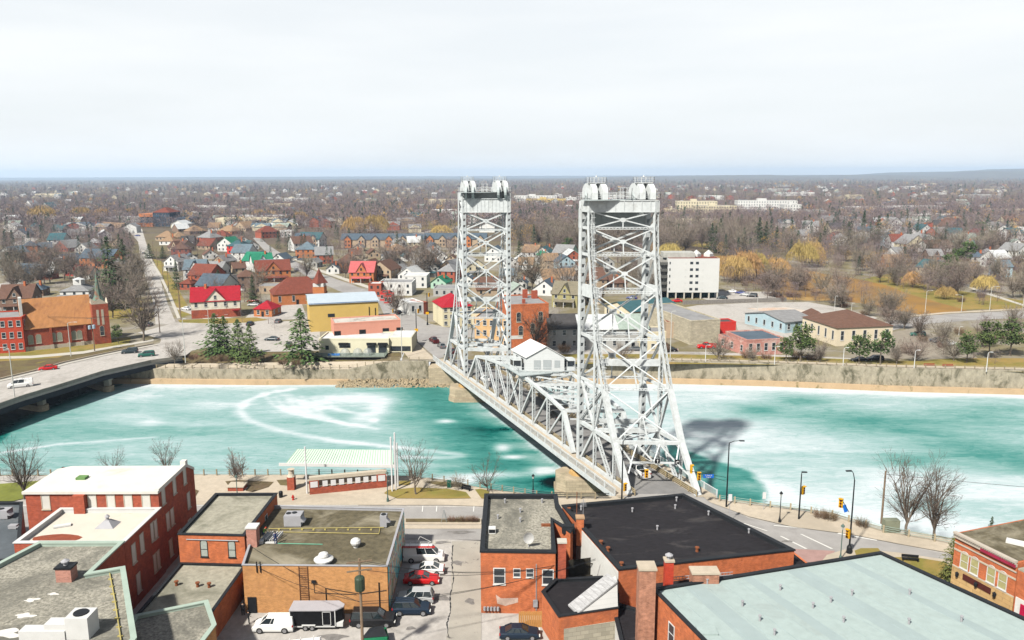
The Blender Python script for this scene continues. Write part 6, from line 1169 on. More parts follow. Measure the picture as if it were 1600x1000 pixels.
# ================================================================ PEOPLE
SKIN = M('skin', (.55, .34, .24), .6, .05)
def person(loc, label, top, legs, hat, rz=0, bend=0, arm=.4):
    """one skinned figure 1.76 m tall; bend leans the torso forward"""
    V = []; E_ = []; Rr = []
    def add(p, r, par=None):
        V.append(Vector(p)); Rr.append(r); i = len(V)-1
        if par is not None: E_.append((par, i))
        return i
    s_, c_ = math.sin(bend), math.cos(bend); T = lambda x, y, z: (x, y*c_-(z-.93)*s_, .93+y*s_+(z-.93)*c_)
    pel = add((0, 0, .93), (.15, .11)); w_ = add(T(0, 0, 1.12), (.14, .10), pel); ch = add(T(0, 0, 1.33), (.17, .12), w_); sh = add(T(0, 0, 1.45), (.12, .09), ch); nk = add(T(0, -.01, 1.53), (.055, .055), sh); hd = add(T(0, -.03, 1.64), (.085, .10), nk); tp_ = add(T(0, -.02, 1.74), (.06, .075), hd)
    nose = add(T(0, -.125, 1.635), (.014, .014), hd); hands = []
    for k in (-1, 1):
        hp = add((k*.1, 0, .86), (.10, .10), pel); kn = add((k*.12, -.03, .48), (.065, .065), hp); an = add((k*.12, .0, .10), (.045, .045), kn); add((k*.13, -.16, .04), (.045, .03), an)
        s1 = add(T(k*.2, 0, 1.42), (.06, .06), sh); el = add(T(k*.27, -.05-arm*.1, 1.15), (.045, .045), s1); wr = add(T(k*.25, -.1-arm*.5, 1.0+arm*.15), (.03, .026), el); pa_ = add(T(k*.245, -.16-arm*.5, .95+arm*.15), (.038, .02), wr)
        for j, (dx, ln) in enumerate(((-.03, .075), (-.01, .085), (.01, .08), (.03, .06))): f1 = add(T(k*.245+dx, -.2-arm*.5, .91+arm*.15), (.009, .009), pa_); add(T(k*.245+dx, -.2-arm*.5-ln*.4, .91+arm*.15-ln), (.008, .008), f1)
        add(T(k*.2, -.17-arm*.5, .93+arm*.15), (.01, .01), wr)
    me = bpy.data.meshes.new('person'); me.from_pydata(V, E_, []); o = bpy.data.objects.new('person', me); C.objects.link(o)
    md = o.modifiers.new('skin', 'SKIN'); md.use_smooth_shade = True
    for i, v in enumerate(me.skin_vertices[0].data): v.radius = Rr[i]; v.use_root = (i == 0)
    o.modifiers.new('sub', 'SUBSURF').levels = 1
    dg = bpy.context.evaluated_depsgraph_get(); m2 = bpy.data.meshes.new_from_object(o.evaluated_get(dg)); o.modifiers.clear(); o.data = m2; m2.materials.clear()
    for m_ in (SKIN, top, legs, DARK): m2.materials.append(m_)
    for p in m2.polygons:
        z, x = p.center.z, abs(p.center.x); zz = .93+(z-.93)/max(c_, .5)
        p.material_index = 3 if z < .09 else (2 if z < .96 else (0 if (p.center.y*1 < -.13-arm*.45 and x > .15) else (1 if zz < 1.5 else 0)))
    o.location = loc; o.rotation_euler.z = rz; tag(o, label, 'person')
    b = MB(); c = T(0, -.02, 1.68); b.lathe(c, [(.125, -.02), (.13, .02), (.11, .09), (.05, .13)], 10); h = b.build('hat', hat, None); h.parent = o; KD.setdefault(o.name, []).append(h)
    b = MB()
    for k in (-1, 1): e = T(k*.035, -.118, 1.665); b.lathe(Vector(e), [(.008, -.008), (.012, 0), (.008, .008)], 6)
    e = T(0, -.115, 1.60); b.beam(Vector(e)-Vector((.025, 0, 0)), Vector(e)+Vector((.025, 0, 0)), .01); h = b.build('face_features', DARK, None); h.parent = o; KD[o.name].append(h)
    return o
HIV = M('hi_vis_green', (.25, .55, .06), .7); JEA = M('blue_jeans', (.03, .06, .16), .9); NAV = M('navy_overall', (.02, .04, .14), .9); BLKC = M('black_clothes', (.02, .02, .022), .9)
person(G(412, 841, 5.97), 'roof worker in green hi-vis top bending beside the brick chimney', HIV, JEA, M('red_cap', (.5, .06, .02)), R_(70), .6, .8); person(G(431, 850, 5.97), 'roof worker in navy overalls standing beside the boards', NAV, NAV, DARK, R_(20), .1, .5)
person(G(389, 975, .03), 'person in black clothes standing in the shaded alley', BLKC, BLKC, DARK, R_(120), 0, .3); person(G(380, 962, .03), 'person in dark grey clothes at the back of the shaded alley', M('grey_clothes', (.08, .08, .085)), BLKC, DARK, R_(200), .1, .5)
# ================================================================ FAR BANK: houses, church, halls
WC = {'white': (.80, .80, .77), 'cream': (.78, .70, .50), 'red brick': (.46, .13, .08), 'orange brick': (.62, .23, .09), 'tan': (.52, .40, .28), 'grey': (.48, .48, .46), 'brown': (.28, .19, .14), 'mint': (.45, .66, .52), 'pale blue': (.45, .60, .66), 'olive': (.42, .38, .18), 'pink': (.66, .36, .28), 'bright red': (.70, .05, .04), 'yellow': (.74, .56, .20), 'dark blue': (.06, .10, .15)}
RC = {'grey': (.33, .33, .33), 'slate': (.11, .15, .19), 'brown': (.19, .105, .075), 'red': (.46, .02, .035), 'rust-red': (.25, .075, .05), 'green': (.03, .26, .15), 'teal': (.06, .15, .17), 'tan': (.38, .25, .15), 'blue-grey': (.18, .24, .28), 'dark': (.09, .085, .085), 'olive': (.27, .24, .17), 'white': (.72, .74, .74), 'pink-red': (.66, .16, .16), 'pale green': (.40, .48, .42)}
def wm(n): return M('wall_'+n.replace(' ', '_'), WC[n], .85, .1, .6, kind='brick' if 'brick' in n else 'siding')
def rm(n): return M('roof_'+n.replace('-', '_'), RC[n], .9, .14, .8, kind='shingle')
class Fr:   # local frame on the ground: x along the front, y to the back
    def __init__(s, A, B): s.A = Vector((A[0], A[1], 0)); d = Vector((B[0]-A[0], B[1]-A[1], 0)); s.w = d.length; s.x = d.normalized(); s.y = Vector((-s.x.y, s.x.x, 0))
    def __call__(s, x, y, z): return s.A+s.x*x+s.y*y+Vector((0, 0, z))
def fbox(b, f, x0, x1, y0, y1, z0, z1): b.add([f(x, y, z) for z in (z0, z1) for x, y in ((x0, y0), (x1, y0), (x1, y1), (x0, y1))], [(0, 3, 2, 1), (4, 5, 6, 7), (0, 1, 5, 4), (1, 2, 6, 5), (2, 3, 7, 6), (3, 0, 4, 7)])
def slab(b, pts, t=.16):
    n = len(pts); lo = [p-Vector((0, 0, t)) for p in pts]; b.add(list(pts)+lo, [tuple(range(n)), tuple(range(2*n-1, n-1, -1))]+[(i, n+i, n+(i+1) % n, (i+1) % n) for i in range(n)])
def roofgeo(b, f, x0, x1, y0, y1, h, rise, kind, o=.4):
    X0, X1, Y0, Y1 = x0-o, x1+o, y0-o, y1+o; xm, ym = (x0+x1)/2, (y0+y1)/2; k = o*rise/((x1-x0)/2 if kind == 'g' else (y1-y0)/2)
    if kind == 'g':
        slab(b, [f(X0, Y0, h-k), f(xm, Y0, h+rise), f(xm, Y1, h+rise), f(X0, Y1, h-k)][::-1][::-1]); slab(b, [f(xm, Y0, h+rise), f(X1, Y0, h-k), f(X1, Y1, h-k), f(xm, Y1, h+rise)])
    elif kind in 'rc':
        slab(b, [f(X0, Y0, h-k), f(X1, Y0, h-k), f(X1, ym, h+rise), f(X0, ym, h+rise)]); slab(b, [f(X0, ym, h+rise), f(X1, ym, h+rise), f(X1, Y1, h-k), f(X0, Y1, h-k)])
    elif kind == 'h':
        w_, d_ = x1-x0, y1-y0; q = min(w_, d_)/2
        if w_ >= d_: r0, r1 = f(x0+q, ym, h+rise), f(x1-q, ym, h+rise)
        else: r0, r1 = f(xm, y0+q, h+rise), f(xm, y1-q, h+rise)
        a, c, d, e = f(X0, Y0, h-k*.7), f(X1, Y0, h-k*.7), f(X1, Y1, h-k*.7), f(X0, Y1, h-k*.7)
        if w_ >= d_: b.add([a, c, d, e, r0, r1], [(0, 1, 5, 4), (1, 2, 5), (2, 3, 4, 5), (3, 0, 4), (3, 2, 1, 0)])
        else: b.add([a, c, d, e, r0, r1], [(0, 1, 4), (1, 2, 5, 4), (2, 3, 5), (3, 0, 4, 5), (3, 2, 1, 0)])
OCC = []
def bld(name, label, cat, p0, p1, ytop=None, h=None, depth=None, wall='white', roof='grey', kind='g', rise=None, floors=2, chim=0, win=True, cop=None, group=None, cols=None, porch=False, winm=None, detail=None, wmat=None, rmat=None, zb=0, door=True):
    A, B = G(*p0), G(*p1); f = Fr(A, B); h = h or D(p0[0], ytop, A.y).z; w_ = f.w; depth = depth or max(7.5, min(13, w_*1.15)); rise = rise if rise is not None else (0 if kind == 'f' else .36*(w_ if kind == 'g' else min(w_, depth) if kind == 'h' else depth))
    root = thing(name, label, cat, f(w_/2, depth/2, 0), group=group); W_ = wmat or wm(wall); R_m = rmat or (rm(roof) if kind != 'f' else M('flat_roof_'+roof.replace('-', '_'), RC[roof], .9, .15, .3, f2=(tuple(x*.7 for x in RC[roof]), .15, .5, .7)))
    OCC.append((root.location.x, root.location.y, max(w_, depth)*.62)); near_ = A.y < 420 if detail is None else detail
    b = MB(); b.mat(W_); fbox(b, f, 0, w_, 0, depth, -.02, h)
    if kind == 'g': b.add([f(0, 0, h), f(w_, 0, h), f(w_/2, 0, h+rise-.1), f(0, depth, h), f(w_, depth, h), f(w_/2, depth, h+rise-.1)], [(0, 1, 2), (4, 3, 5)])
    if kind in 'rc': b.add([f(0, 0, h), f(0, depth, h), f(0, depth/2, h+rise-.1), f(w_, 0, h), f(w_, depth, h), f(w_, depth/2, h+rise-.1)], [(1, 0, 2), (3, 4, 5)])
    if kind == 'c': gw = w_*.42; b.add([f(w_*.5-gw/2, -.15, h), f(w_*.5+gw/2, -.15, h), f(w_*.5, -.15, h+rise*.85)], [(0, 1, 2)]); fbox(b, f, w_*.5-gw/2, w_*.5+gw/2, -.15, .3, 0, h)
    cols = cols or max(2, int(w_/3.0)); fh = h/floors; WN = []
    if win:
        for i in range(floors):
            for k in range(cols): WN.append(('F', (k+.5)/cols*w_, i*fh+fh*.32, 1.0, fh*.48))
            nd = max(1, int(depth/3.6))
            for k in range(nd): WN.append(('L' if A.x > 0 else 'R', (k+.5)/nd*depth, i*fh+fh*.32, .95, fh*.46))
        if kind in 'gc' and rise > 1.6: WN.append(('F', w_/2, h+rise*.12, .9, min(1.3, rise*.4)))
    big = near_ and len(WN) <= 60
    if not big:
        b.mat(GLASS)
        for s_, u, z, ww, hh in WN:
            e = .05 if not (kind == 'c' and s_ == 'F' and abs(u-w_/2) < w_*.21) else .2
            P4 = {'F': [(u-ww/2, -e), (u+ww/2, -e)], 'L': [(-.05, u+ww/2), (-.05, u-ww/2)], 'R': [(w_+.05, u-ww/2), (w_+.05, u+ww/2)]}[s_]; (xa, ya), (xb, yb) = P4
            b.add([f(xa, ya, z), f(xb, yb, z), f(xb, yb, z+hh), f(xa, ya, z+hh)], [(0, 1, 2, 3)])
    b.build('wall', None, root)
    if big:
        for s_, u, z, ww, hh in WN:
            e = 0 if not (kind == 'c' and s_ == 'F' and abs(u-w_/2) < w_*.21) else -.15
            if s_ == 'F': window(root, f(0, e, 0), f(w_, e, 0), u/w_, z, ww, hh, cross=A.y < 300, pane=winm)
            elif s_ == 'R': window(root, f(w_, 0, 0), f(w_, depth, 0), u/depth, z, ww, hh, cross=False, pane=winm)
            else: window(root, f(0, depth, 0), f(0, 0, 0), 1-u/depth, z, ww, hh, cross=False, pane=winm)
    b = MB(); b.mat(R_m)
    if kind == 'f':
        t_ = .35; b.mat(cop or W_); fbox(b, f, -.05, w_+.05, -.05, t_, h, h+.4); fbox(b, f, -.05, w_+.05, depth-t_, depth+.05, h, h+.4); fbox(b, f, -.05, t_, t_, depth-t_, h, h+.4); fbox(b, f, w_-t_, w_+.05, t_, depth-t_, h, h+.4)
        b.mat(R_m); b.add([f(t_, t_, h+.06), f(w_-t_, t_, h+.06), f(w_-t_, depth-t_, h+.06), f(t_, depth-t_, h+.06)], [(0, 1, 2, 3)])
    else:
        roofgeo(b, f, 0, w_, 0, depth, h, rise, kind)
        if kind == 'c': gw = w_*.42+.5; xm = w_/2; slab(b, [f(xm-gw/2, -.5, h-.15), f(xm, -.5, h+rise*.9), f(xm, depth/2, h+rise*.9), f(xm-gw/2, depth/3, h+.3)]); slab(b, [f(xm, -.5, h+rise*.9), f(xm+gw/2, -.5, h-.15), f(xm+gw/2, depth/3, h+.3), f(xm, depth/2, h+rise*.9)])
    b.build('roof', None, root)
    if near_ and door and kind != 'f': b = MB(); fbox(b, f, w_*.42, w_*.42+1, -.1, .02, 0, 2.1); b.build('door', DARK, root)
    if porch:
        b = MB(); slab(b, [f(w_*.1, -2.2, 2.5), f(w_*.9, -2.2, 2.5), f(w_*.9, .05, 3.2), f(w_*.1, .05, 3.2)]); b.build('porch_roof', R_m, root)
        for x in (.12, .5, .88): b = MB(); b.beam(f(w_*x, -2.0, 0), f(w_*x, -2.0, 2.45), .22); b.build('porch_post', WTRIM, root)
    if chim:
        b = MB(); c = f(w_*chim, depth*.45, 0); b.box(c.x-.4, c.x+.4, c.y-.4, c.y+.4, h*.8, h+(rise or 0)+1.1); b.build('chimney', BR2, root)
    return root, f, h
# ---- church
ch, f, h = bld('church', 'long brick church with tan roof and green copper spire', 'church', (40, 549), (148, 537.5), ytop=513, depth=15, wmat=BR1, rmat=M('tan_brown_tile_roof', (.46, .215, .085), .9, .16, 1.2, f2=((.27, .12, .06), .35, .54, .75), stretch=(1, .4, .4)), kind='r', rise=8.0, win=False, door=False)
b = MB(); fbox(b, f, -.1, f.w+.1, -.12, 0, 0, 1.2)
for x in (0, .36, .60, .80): fbox(b, f, f.w*x, f.w*x+.9, -.5, -.12, 0, 1.4)
b.build('stone_base', STONE, ch)
b = MB()
for x in (.0, .36, .63, .86): fbox(b, f, f.w*x, f.w*x+.7, -.5, -.01, 1.4, h*.9)
b.build('buttress', BR1, ch)
for x in (.09, .2, .41, .5, .71, .79): window(ch, f(0, 0, 0), f(f.w, 0, 0), x, 2.2, 1.25, 2.2, STONE, M('pale_church_glass', (.35, .38, .30), .3, .15, 4), arch=True, cross=False)
b = MB(); tw = 4.7; c0 = f(f.w+.02, -1.2, 0); ft = Fr(c0, f(f.w+tw, -1.2, 0)); ht = D(158, 476, c0.y).z; fbox(b, ft, 0, tw, 0, tw, 0, ht); b.build('tower', BR1, ch)
b = MB(); cc = ft(tw/2, tw/2, 0)
for k in range(4):
    a_ = [ft(0, 0, ht), ft(tw, 0, ht), ft(tw, tw, ht), ft(0, tw, ht)]; p, q = a_[k], a_[(k+1) % 4]; m_ = (p+q)/2+Vector((0, 0, 1.8)); b.add([p, q, m_, p*.1+q*.0+cc*0+p*.9, cc+Vector((0, 0, ht))], [(0, 1, 2), (0, 2, 4), (1, 4, 2)])
b.build('gable', STONE, ch)
b = MB(); zt_ = D(158, 420, c0.y).z; prof = [(2.2, ht+.3), (1.15, ht+2.4), (.75, ht+4.4), (.5, ht+6.8), (.22, zt_-1.5), (.05, zt_)]; b.lathe((cc.x, cc.y, 0), prof, 8); b.build('spire', M('copper_green_spire', (.16, .24, .19), .7, .25, .8, f2=((.28, .14, .09), .5, .5, .6)), ch)
for x in (.33, .62): b = MB(); fbox(b, ft, tw*x-.35, tw*x+.35, -.06, .01, ht*.48, ht*.86); b.build('louvre', STONE, ch)
window(ch, ft(0, 0, 0), ft(tw, 0, 0), .5, 2.8, 1.1, 2.6, STONE, GLASS, arch=True)
b = MB(); fbox(b, f, -.3, .5, 3, 6, h, h+9); b.build('wall_flue', STUC, ch)
bld('brick_school', 'bright red brick two-storey wing left of the church', 'building', (-60, 556), (40, 550), ytop=502, depth=14, wmat=M('bright_red_brick', (.60, .09, .045), .9, .12, kind='brick'), roof='grey', kind='f', cols=8, floors=3)
# ---- canal-side row
rs, f, h = bld('restaurant', 'cream flat-roofed restaurant with deck and clear domes above the canal', 'restaurant', (499, 551.5), (608, 551.5), ytop=531, depth=11, wall='cream', wmat=M('cream_render', (.80, .76, .56), .8, .04, .5), roof='white', kind='f', win=False)
b = MB(); fbox(b, f, f.w, f.w+6.8, 1, 12, 0, h+.5); b.build('wing', M('cream_render', (.8, .76, .56)), rs); b = MB(); fbox(b, f, f.w+.2, f.w+6.6, 1.3, 11.8, h+.5, h+.56); b.build('roof', M('flat_roof_white', RC['white']), rs)
b = MB(); fbox(b, f, f.w+.3, f.w+6.4, .9, 1.0, .4, 1.9); b.build('window', GLASS, rs)
for x0_, x1_, z0_, z1_ in ((.29, .45, 1.6, 3.1), (.09, .14, 1.0, 2.3), (.69, .81, .1, 3.2), (.85, .97, .1, 3.2)): b = MB(); fbox(b, f, f.w*x0_, f.w*x1_, -.06, .01, z0_, z1_); b.build('window', GLASS, rs)
for x0_ in (.69, .85, .29): b = MB(); fbox(b, f, f.w*x0_-.1, f.w*(x0_+.13), -.7, 0, 2.5, 3.2); b.build('awning', DARK, rs)
dk = MB(); fd = f; b = MB(); fbox(b, f, -2.5, f.w*.98, -5.2, 0, -.12, .05); b.build('deck', M('grey_green_deck', (.30, .34, .29), .8), rs)
b = MB(); fbox(b, f, -1.8, f.w*.96, -4.6, -.3, -2.2, -.13); b.build('deck_skirt', DARK, rs)
b = MB(); fbox(b, f, -3.0, f.w*1.0, -5.4, -4.65, -2.3, -1.75); b.build('retaining_kerb', CONCL, rs)
b = MB(); railing(b, [f(-2.5, 0, .05), f(-2.5, -5.1, .05), f(f.w*.98, -5.1, .05), f(f.w*.98, 0, .05)], 1.0, (.3, .65, 1.0), 1.5, .03, .04); b.build('deck_railing', M('deck_rail_green', (.22, .30, .25)), rs)
DOME = M('clear_dome_film', (.50, .54, .52), .3, .4, 9, spec=.5); DOME.node_tree.nodes['Principled BSDF'].inputs['Alpha'].default_value = .42
for k, (x, lab) in enumerate(((.40, 'left one'), (.58, 'middle one'), (.72, 'right one'))):
    b = MB(); c = f(f.w*x, -2.6, .06); b.lathe(c, [(1.5, 0), (1.55, .6), (1.35, 1.2), (.9, 1.75), (.3, 2.0)], 10); o = b.build('dome_tent', DOME); tag(o, f'clear dining dome on the restaurant deck, {lab} of three', 'dome tent', 'clear dining domes')
for k in range(4): 
    b = MB(); c = f(f.w*(.19+.04*k), -3.6, .06); b.box(c.x-.5, c.x+.5, c.y-.4, c.y+.4, .06, .55); tag(b.build('cover_bundle', M('bright_blue_cover', (.02, .22, .75), .5)), 'bright blue covered bundle, part of the row on the restaurant deck', 'covered furniture', 'blue bundles on the deck')
pk, f, h = bld('salmon_building', 'salmon pink building with patchy white flat roof behind the restaurant', 'building', (523, 545), (627, 538), ytop=503+4, depth=10, wmat=M('salmon_render', (.78, .36, .26), .8, .05), rmat=M('patchy_white_roof', (.62, .58, .52), .9, .1, .4, f2=((.36, .33, .28), .3, .5, .6)), kind='f', win=False, cop=M('salmon_render', (.78, .36, .26)))
for x in (.05, .42, .77, .98): b = MB(); fbox(b, f, f.w*x-1, f.w*x+1, -.06, .01, h*.42, h*.72); b.build('window', DARK, pk)
yl, f, h = bld('yellow_hall', 'large yellow hall with pale blue metal roof', 'hall', (485, 519), (592, 513), ytop=475, depth=24, wmat=M('yellow_sheet_wall', (.74, .52, .16), .7, .05, .5, kind='seam'), rmat=M('pale_blue_metal', (.52, .60, .66), .5, .06, .3), kind='r', rise=1.6, win=False, door=False)
b = MB(); fbox(b, f, f.w*.26, f.w*.36, -.06, .01, h*.5, h*.62); b.build('window', GLASS, yl); b = MB(); fbox(b, f, -.1, f.w+.1, -.35, -.02, h-.25, h+.1); b.build('gutter', M('blue_trim', (.05, .12, .30)), yl)
b = MB(); fbox(b, f, f.w*.86, f.w*.87, -.15, 0, 0, h*.8); fbox(b, f, f.w*.95, f.w*.96, -.15, 0, 0, h*.75); b.build('downpipe', DARK, yl)
st, f, h = bld('brick_station', 'orange brick hall with brown hipped roof and pointed turret', 'building', (427, 478), (512, 473), ytop=460, depth=14, wall='orange brick', roof='rust-red', kind='h', rise=6, floors=1, cols=4)
b = MB(); c = f(f.w*.86, -.5, 0); b.box(c.x-2.4, c.x+2.4, c.y-2.4, c.y+2.4, 0, h+2.5); b.build('turret', wm('orange brick'), st); b = MB(); b.box(c.x-2.2, c.x+2.2, c.y-2.45, c.y+2.3, h+2.5, h+3.9); b.build('turret_windows', WTRIM, st); b = MB(); b.lathe((c.x, c.y, h+3.9), [(3.7, 0), (1.8, 2.6), (.05, 6.2)], 4); b.build('turret_roof', rm('rust-red'), st)
ht_, f, h = bld('red_roofed_house', 'cream and brick three-gabled house with bright red roof', 'house', (300, 498), (376, 494), ytop=471, depth=12, wmat=M('cream_house_render', (.80, .76, .64), .8), roof='red', kind='c', floors=2, rise=4.6, cols=5, porch=False, chim=.3)
b = MB(); fbox(b, f, -.05, f.w+.05, -.22, -.02, 0, h*.48); b.build('brick_base', BR1, ht_); b = MB(); fbox(b, f, f.w*.83, f.w*.98, -1.6, -.22, 2.6, 2.8); b.build('porch_roof', rm('red'), ht_)
cu, f, h = bld('white_house', 'white Italianate house with hipped grey roof and rooftop cupola', 'house', (95, 474), (140, 473), ytop=455, depth=12, wall='white', roof='grey', kind='h', rise=2.6, floors=2, cols=3)
b = MB(); c = f(f.w/2, 6, 0); b.box(c.x-1.7, c.x+1.7, c.y-1.7, c.y+1.7, h+2, h+4.2); b.mat(GLASS); b.box(c.x-1.2, c.x+1.2, c.y-1.75, c.y+1.2, h+2.7, h+3.9); b.build('cupola', wm('white'), cu); b = MB(); b.lathe((c.x, c.y, h+4.2), [(2.9, 0), (.1, .9)], 4); b.build('cupola_roof', rm('white'), cu)
b = MB(); slab(b, [f(-1, -3, 2.7), f(f.w+1, -3, 2.7), f(f.w+1, 0, 3.6), f(-1, 0, 3.6)]); b.build('porch_roof', rm('grey'), cu)
for x in (0, .33, .66, 1): b = MB(); b.beam(f(f.w*x, -2.7, 0), f(f.w*x, -2.7, 2.7), .25); b.build('porch_post', WTRIM, cu)
bld('shop', 'small white shop with blue-white roof and glazed corner by the far junction', 'shop', (640, 493), (662, 491), ytop=475, depth=12, wall='white', roof='white', kind='f', floors=1, cols=2)
bld('shop', 'red brick lean-on shop right of the small white shop', 'shop', (662.5, 491), (669, 490), ytop=474, depth=9, wall='red brick', roof='grey', kind='f', floors=1, cols=1, win=False)
ho, f, h = bld('hotel', 'cream three-storey corner hotel with dark red hipped roof', 'hotel', (692, 511), (738, 508), ytop=480, depth=15, wmat=M('cream_hotel_wall', (.80, .73, .50), .8, .05), roof='red', kind='h', rise=3.6, floors=3, cols=5)
bld('shop', 'cream low hall with grey roof right of the red-roofed hotel', 'shop', (738, 512), (768, 512), ytop=490, depth=12, wall='cream', roof='grey', kind='f', floors=1, cols=3)
ob, f, h = bld('brick_block', 'big orange brick block with flat roof behind the machine house', 'building', (795, 544), (857, 541), ytop=478, depth=20, wmat=BR2, roof='grey', kind='f', win=False)
for x, z in ((.25, .62), (.6, .35), (.8, .62), (.3, .3)): window(ob, f(0, 0, 0), f(f.w, 0, 0), x, h*z, 1.3, 2.4, STONE, GLASS, arch=True)
b = MB(); fbox(b, f, f.w-2.4, f.w-.6, 12, 13.5, h, h+2.6); fbox(b, f, f.w-5, f.w-3.5, 14, 15.2, h, h+2.8); fbox(b, f, f.w*.4, f.w*.4+.9, 3, 4, h, h+1.4); b.build('chimney', BR1, ob)
b = MB(); fbox(b, f, 0, f.w*.35, -.06, 0, 2.8, 3.9); b.build('fascia_sign', STUC, ob)
bld('brick_block', 'cream and orange low wing under the far tower left of the brick block', 'building', (742, 543), (795, 545), ytop=497, depth=18, wmat=M('cream_orange_wall', (.74, .48, .24), .85, .12), roof='grey', kind='f', floors=3, cols=5)
for a in [((858, 546), (905, 545), 513, 'dark grey two-storey house with lean roof right of the orange brick block', 'grey', 'dark', 'r'), ((905, 546), (968, 545), 514, 'long pale grey two-storey terrace with white roof behind the tower', 'grey', 'white', 'r'), ((968, 546), (1012, 545), 513, 'grey terrace end with stairs beside the cream annex', 'grey', 'pale green', 'r')]:
    bld('terrace_house', a[3], 'house', a[0], a[1], ytop=a[2], depth=13, wall=a[4], roof=a[5], kind=a[6], rise=3.4)
bld('annex', 'cream and orange annex with balcony right of the grey terrace', 'house', (1000, 549), (1040, 548), ytop=521, depth=9, wall='cream', roof='grey', kind='f', floors=2, cols=3)
bld('garage_building', 'low building with dark teal pitched roof seen through the tower', 'building', (985, 505), (1062, 497), ytop=487, depth=17, wall='cream', roof='teal', kind='r', rise=2.5, floors=1, cols=5)
bld('warehouse', 'grey-roofed cream concrete warehouse with white door panel', 'warehouse', (1078, 539), (1124, 536), ytop=503, depth=34, wmat=M('cream_block_wall', (.62, .56, .42), .9, .12, kind='block'), roof='grey', kind='f', win=False)
bld('garage_building', 'rust-red flat-roofed garage left of the grey warehouse', 'garage', (1040, 528), (1077, 528), ytop=505, depth=22, wall='tan', roof='rust-red', kind='f', floors=1, cols=4, win=False)
bld('red_shed', 'bright red metal-clad shed end beside the grey warehouse', 'shed', (1124, 530), (1149, 529), ytop=505, depth=6, wall='bright red', roof='dark', kind='f', win=False)
bld('brick_workshop', 'pink painted brick workshop with blue-black flat roof', 'workshop', (1166, 556), (1226, 553), ytop=533, depth=14, wmat=M('pink_brick_wall', (.62, .30, .25), .9, .12, .8, kind='brick', f2=((.70, .52, .46), .3, .5, .65)), roof='slate', kind='f', floors=1, cols=5)
bld('brick_workshop', 'low pink brick wing angled left of the pink workshop', 'workshop', (1122, 541), (1166, 556), ytop=524, depth=14, wmat=M('pink_brick_wall', (.62, .30, .25)), roof='slate', kind='f', floors=1, cols=3)
bld('blue_shed', 'pale blue clapboard shed with grey roof and dark patch', 'shed', (1226, 521), (1272, 516), ytop=503, depth=20, wall='pale blue', roof='grey', kind='r', rise=1.8, floors=1, cols=4)
bld('cream_hall', 'cream hall with broad brown hipped roof behind the two pines', 'hall', (1306, 541), (1393, 537), ytop=512, depth=20, wmat=M('cream_hall_wall', (.80, .70, .52), .8, .06), roof='brown', kind='h', rise=3.8, floors=1, cols=5)
bld('brown_roofed_shed', 'small shed with brown hipped roof between blue shed and cream hall', 'shed', (1268, 508), (1298, 508), ytop=501, depth=14, wall='tan', roof='brown', kind='h', rise=2.8, floors=1, cols=3)
# ---- white apartment block on pillars
A_, B_ = G(1042, 467), G(1122, 467); f = Fr(A_, B_); ab = thing('apartment_block', 'white five-storey apartment block standing on grey pillars', 'apartment building', f(f.w/2, 8, 0)); OCC.append((f(f.w/2, 10, 0).x, f(0, 10, 0).y, 18))
zb, zt2 = D(1042, 457, A_.y).z, D(1042, 404, A_.y).z; AW = M('white_apartment_wall', (.72, .73, .71), .8, .03, .3)
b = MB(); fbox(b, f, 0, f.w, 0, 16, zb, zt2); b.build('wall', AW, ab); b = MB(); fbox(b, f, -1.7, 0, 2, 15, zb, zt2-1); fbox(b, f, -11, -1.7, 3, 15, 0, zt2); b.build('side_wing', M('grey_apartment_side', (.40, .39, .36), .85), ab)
for i in range(5):
    z = zb+(zt2-zb)*(i+.5)/5.2; b = MB(); fbox(b, f, -3.2, 0, -.0, 5, z-.8, z-.6); fbox(b, f, -3.2, -3.1, 0, 5, z-.6, z+.4); fbox(b, f, -3.2, 0, 0, .1, z-.6, z+.4); b.build('balcony', M('dark_balcony', (.12, .12, .11)), ab)
    for x, g_ in ((.03, 1), (.33, 0), (.43, 1), (.54, 1), (.67, 0)):
        b = MB(); fbox(b, f, f.w*x, f.w*x+((1.3 if x > .1 else .5) if g_ else .6), -.05, .01, z-.5, z+(.6 if g_ else .2)); b.build('window', GLASS if g_ else M('pale_vent_panel', (.68, .69, .67)), ab)
for k in range(7): b = MB(); fbox(b, f, f.w*k/6.2, f.w*k/6.2+.6, .1, .7, 0, zb); b.build('pillar', CONCL, ab)
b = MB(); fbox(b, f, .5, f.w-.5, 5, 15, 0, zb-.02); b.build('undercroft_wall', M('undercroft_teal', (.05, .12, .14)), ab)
b = MB(); fbox(b, f, .4, f.w-.4, .4, 15.6, zt2, zt2+.12); b.build('roof', M('flat_roof_rust_red', RC['rust-red']), ab); b = MB(); fbox(b, f, -1.5, f.w*.55, 3, 12, zt2+.13, zt2+2.2); b.build('roof_house', M('pale_grey_plant', (.50, .50, .46)), ab)
for x in (.62, .86): b = MB(); c = f(f.w*x, 8, zt2+.12); b.lathe(c, [(2.1, 0), (2.1, 1.2), (.05, 2.9)], 4); b.build('roof_lantern', AW, ab)
p_, q_ = G(1068, 476), G(1230, 471); r = thing('board_fence', 'long grey slatted fence in front of the apartment car park', 'fence', p_); b = MB(); n = 60
for k in range(n): a_ = p_.lerp(q_, k/n); b.beam(a_, a_+Vector((0, 0, 1.7)), .75, .08, up=(0, 1, 0))
b.build('slats', M('grey_fence_wood', (.26, .24, .22), .9, .3, 2), r)
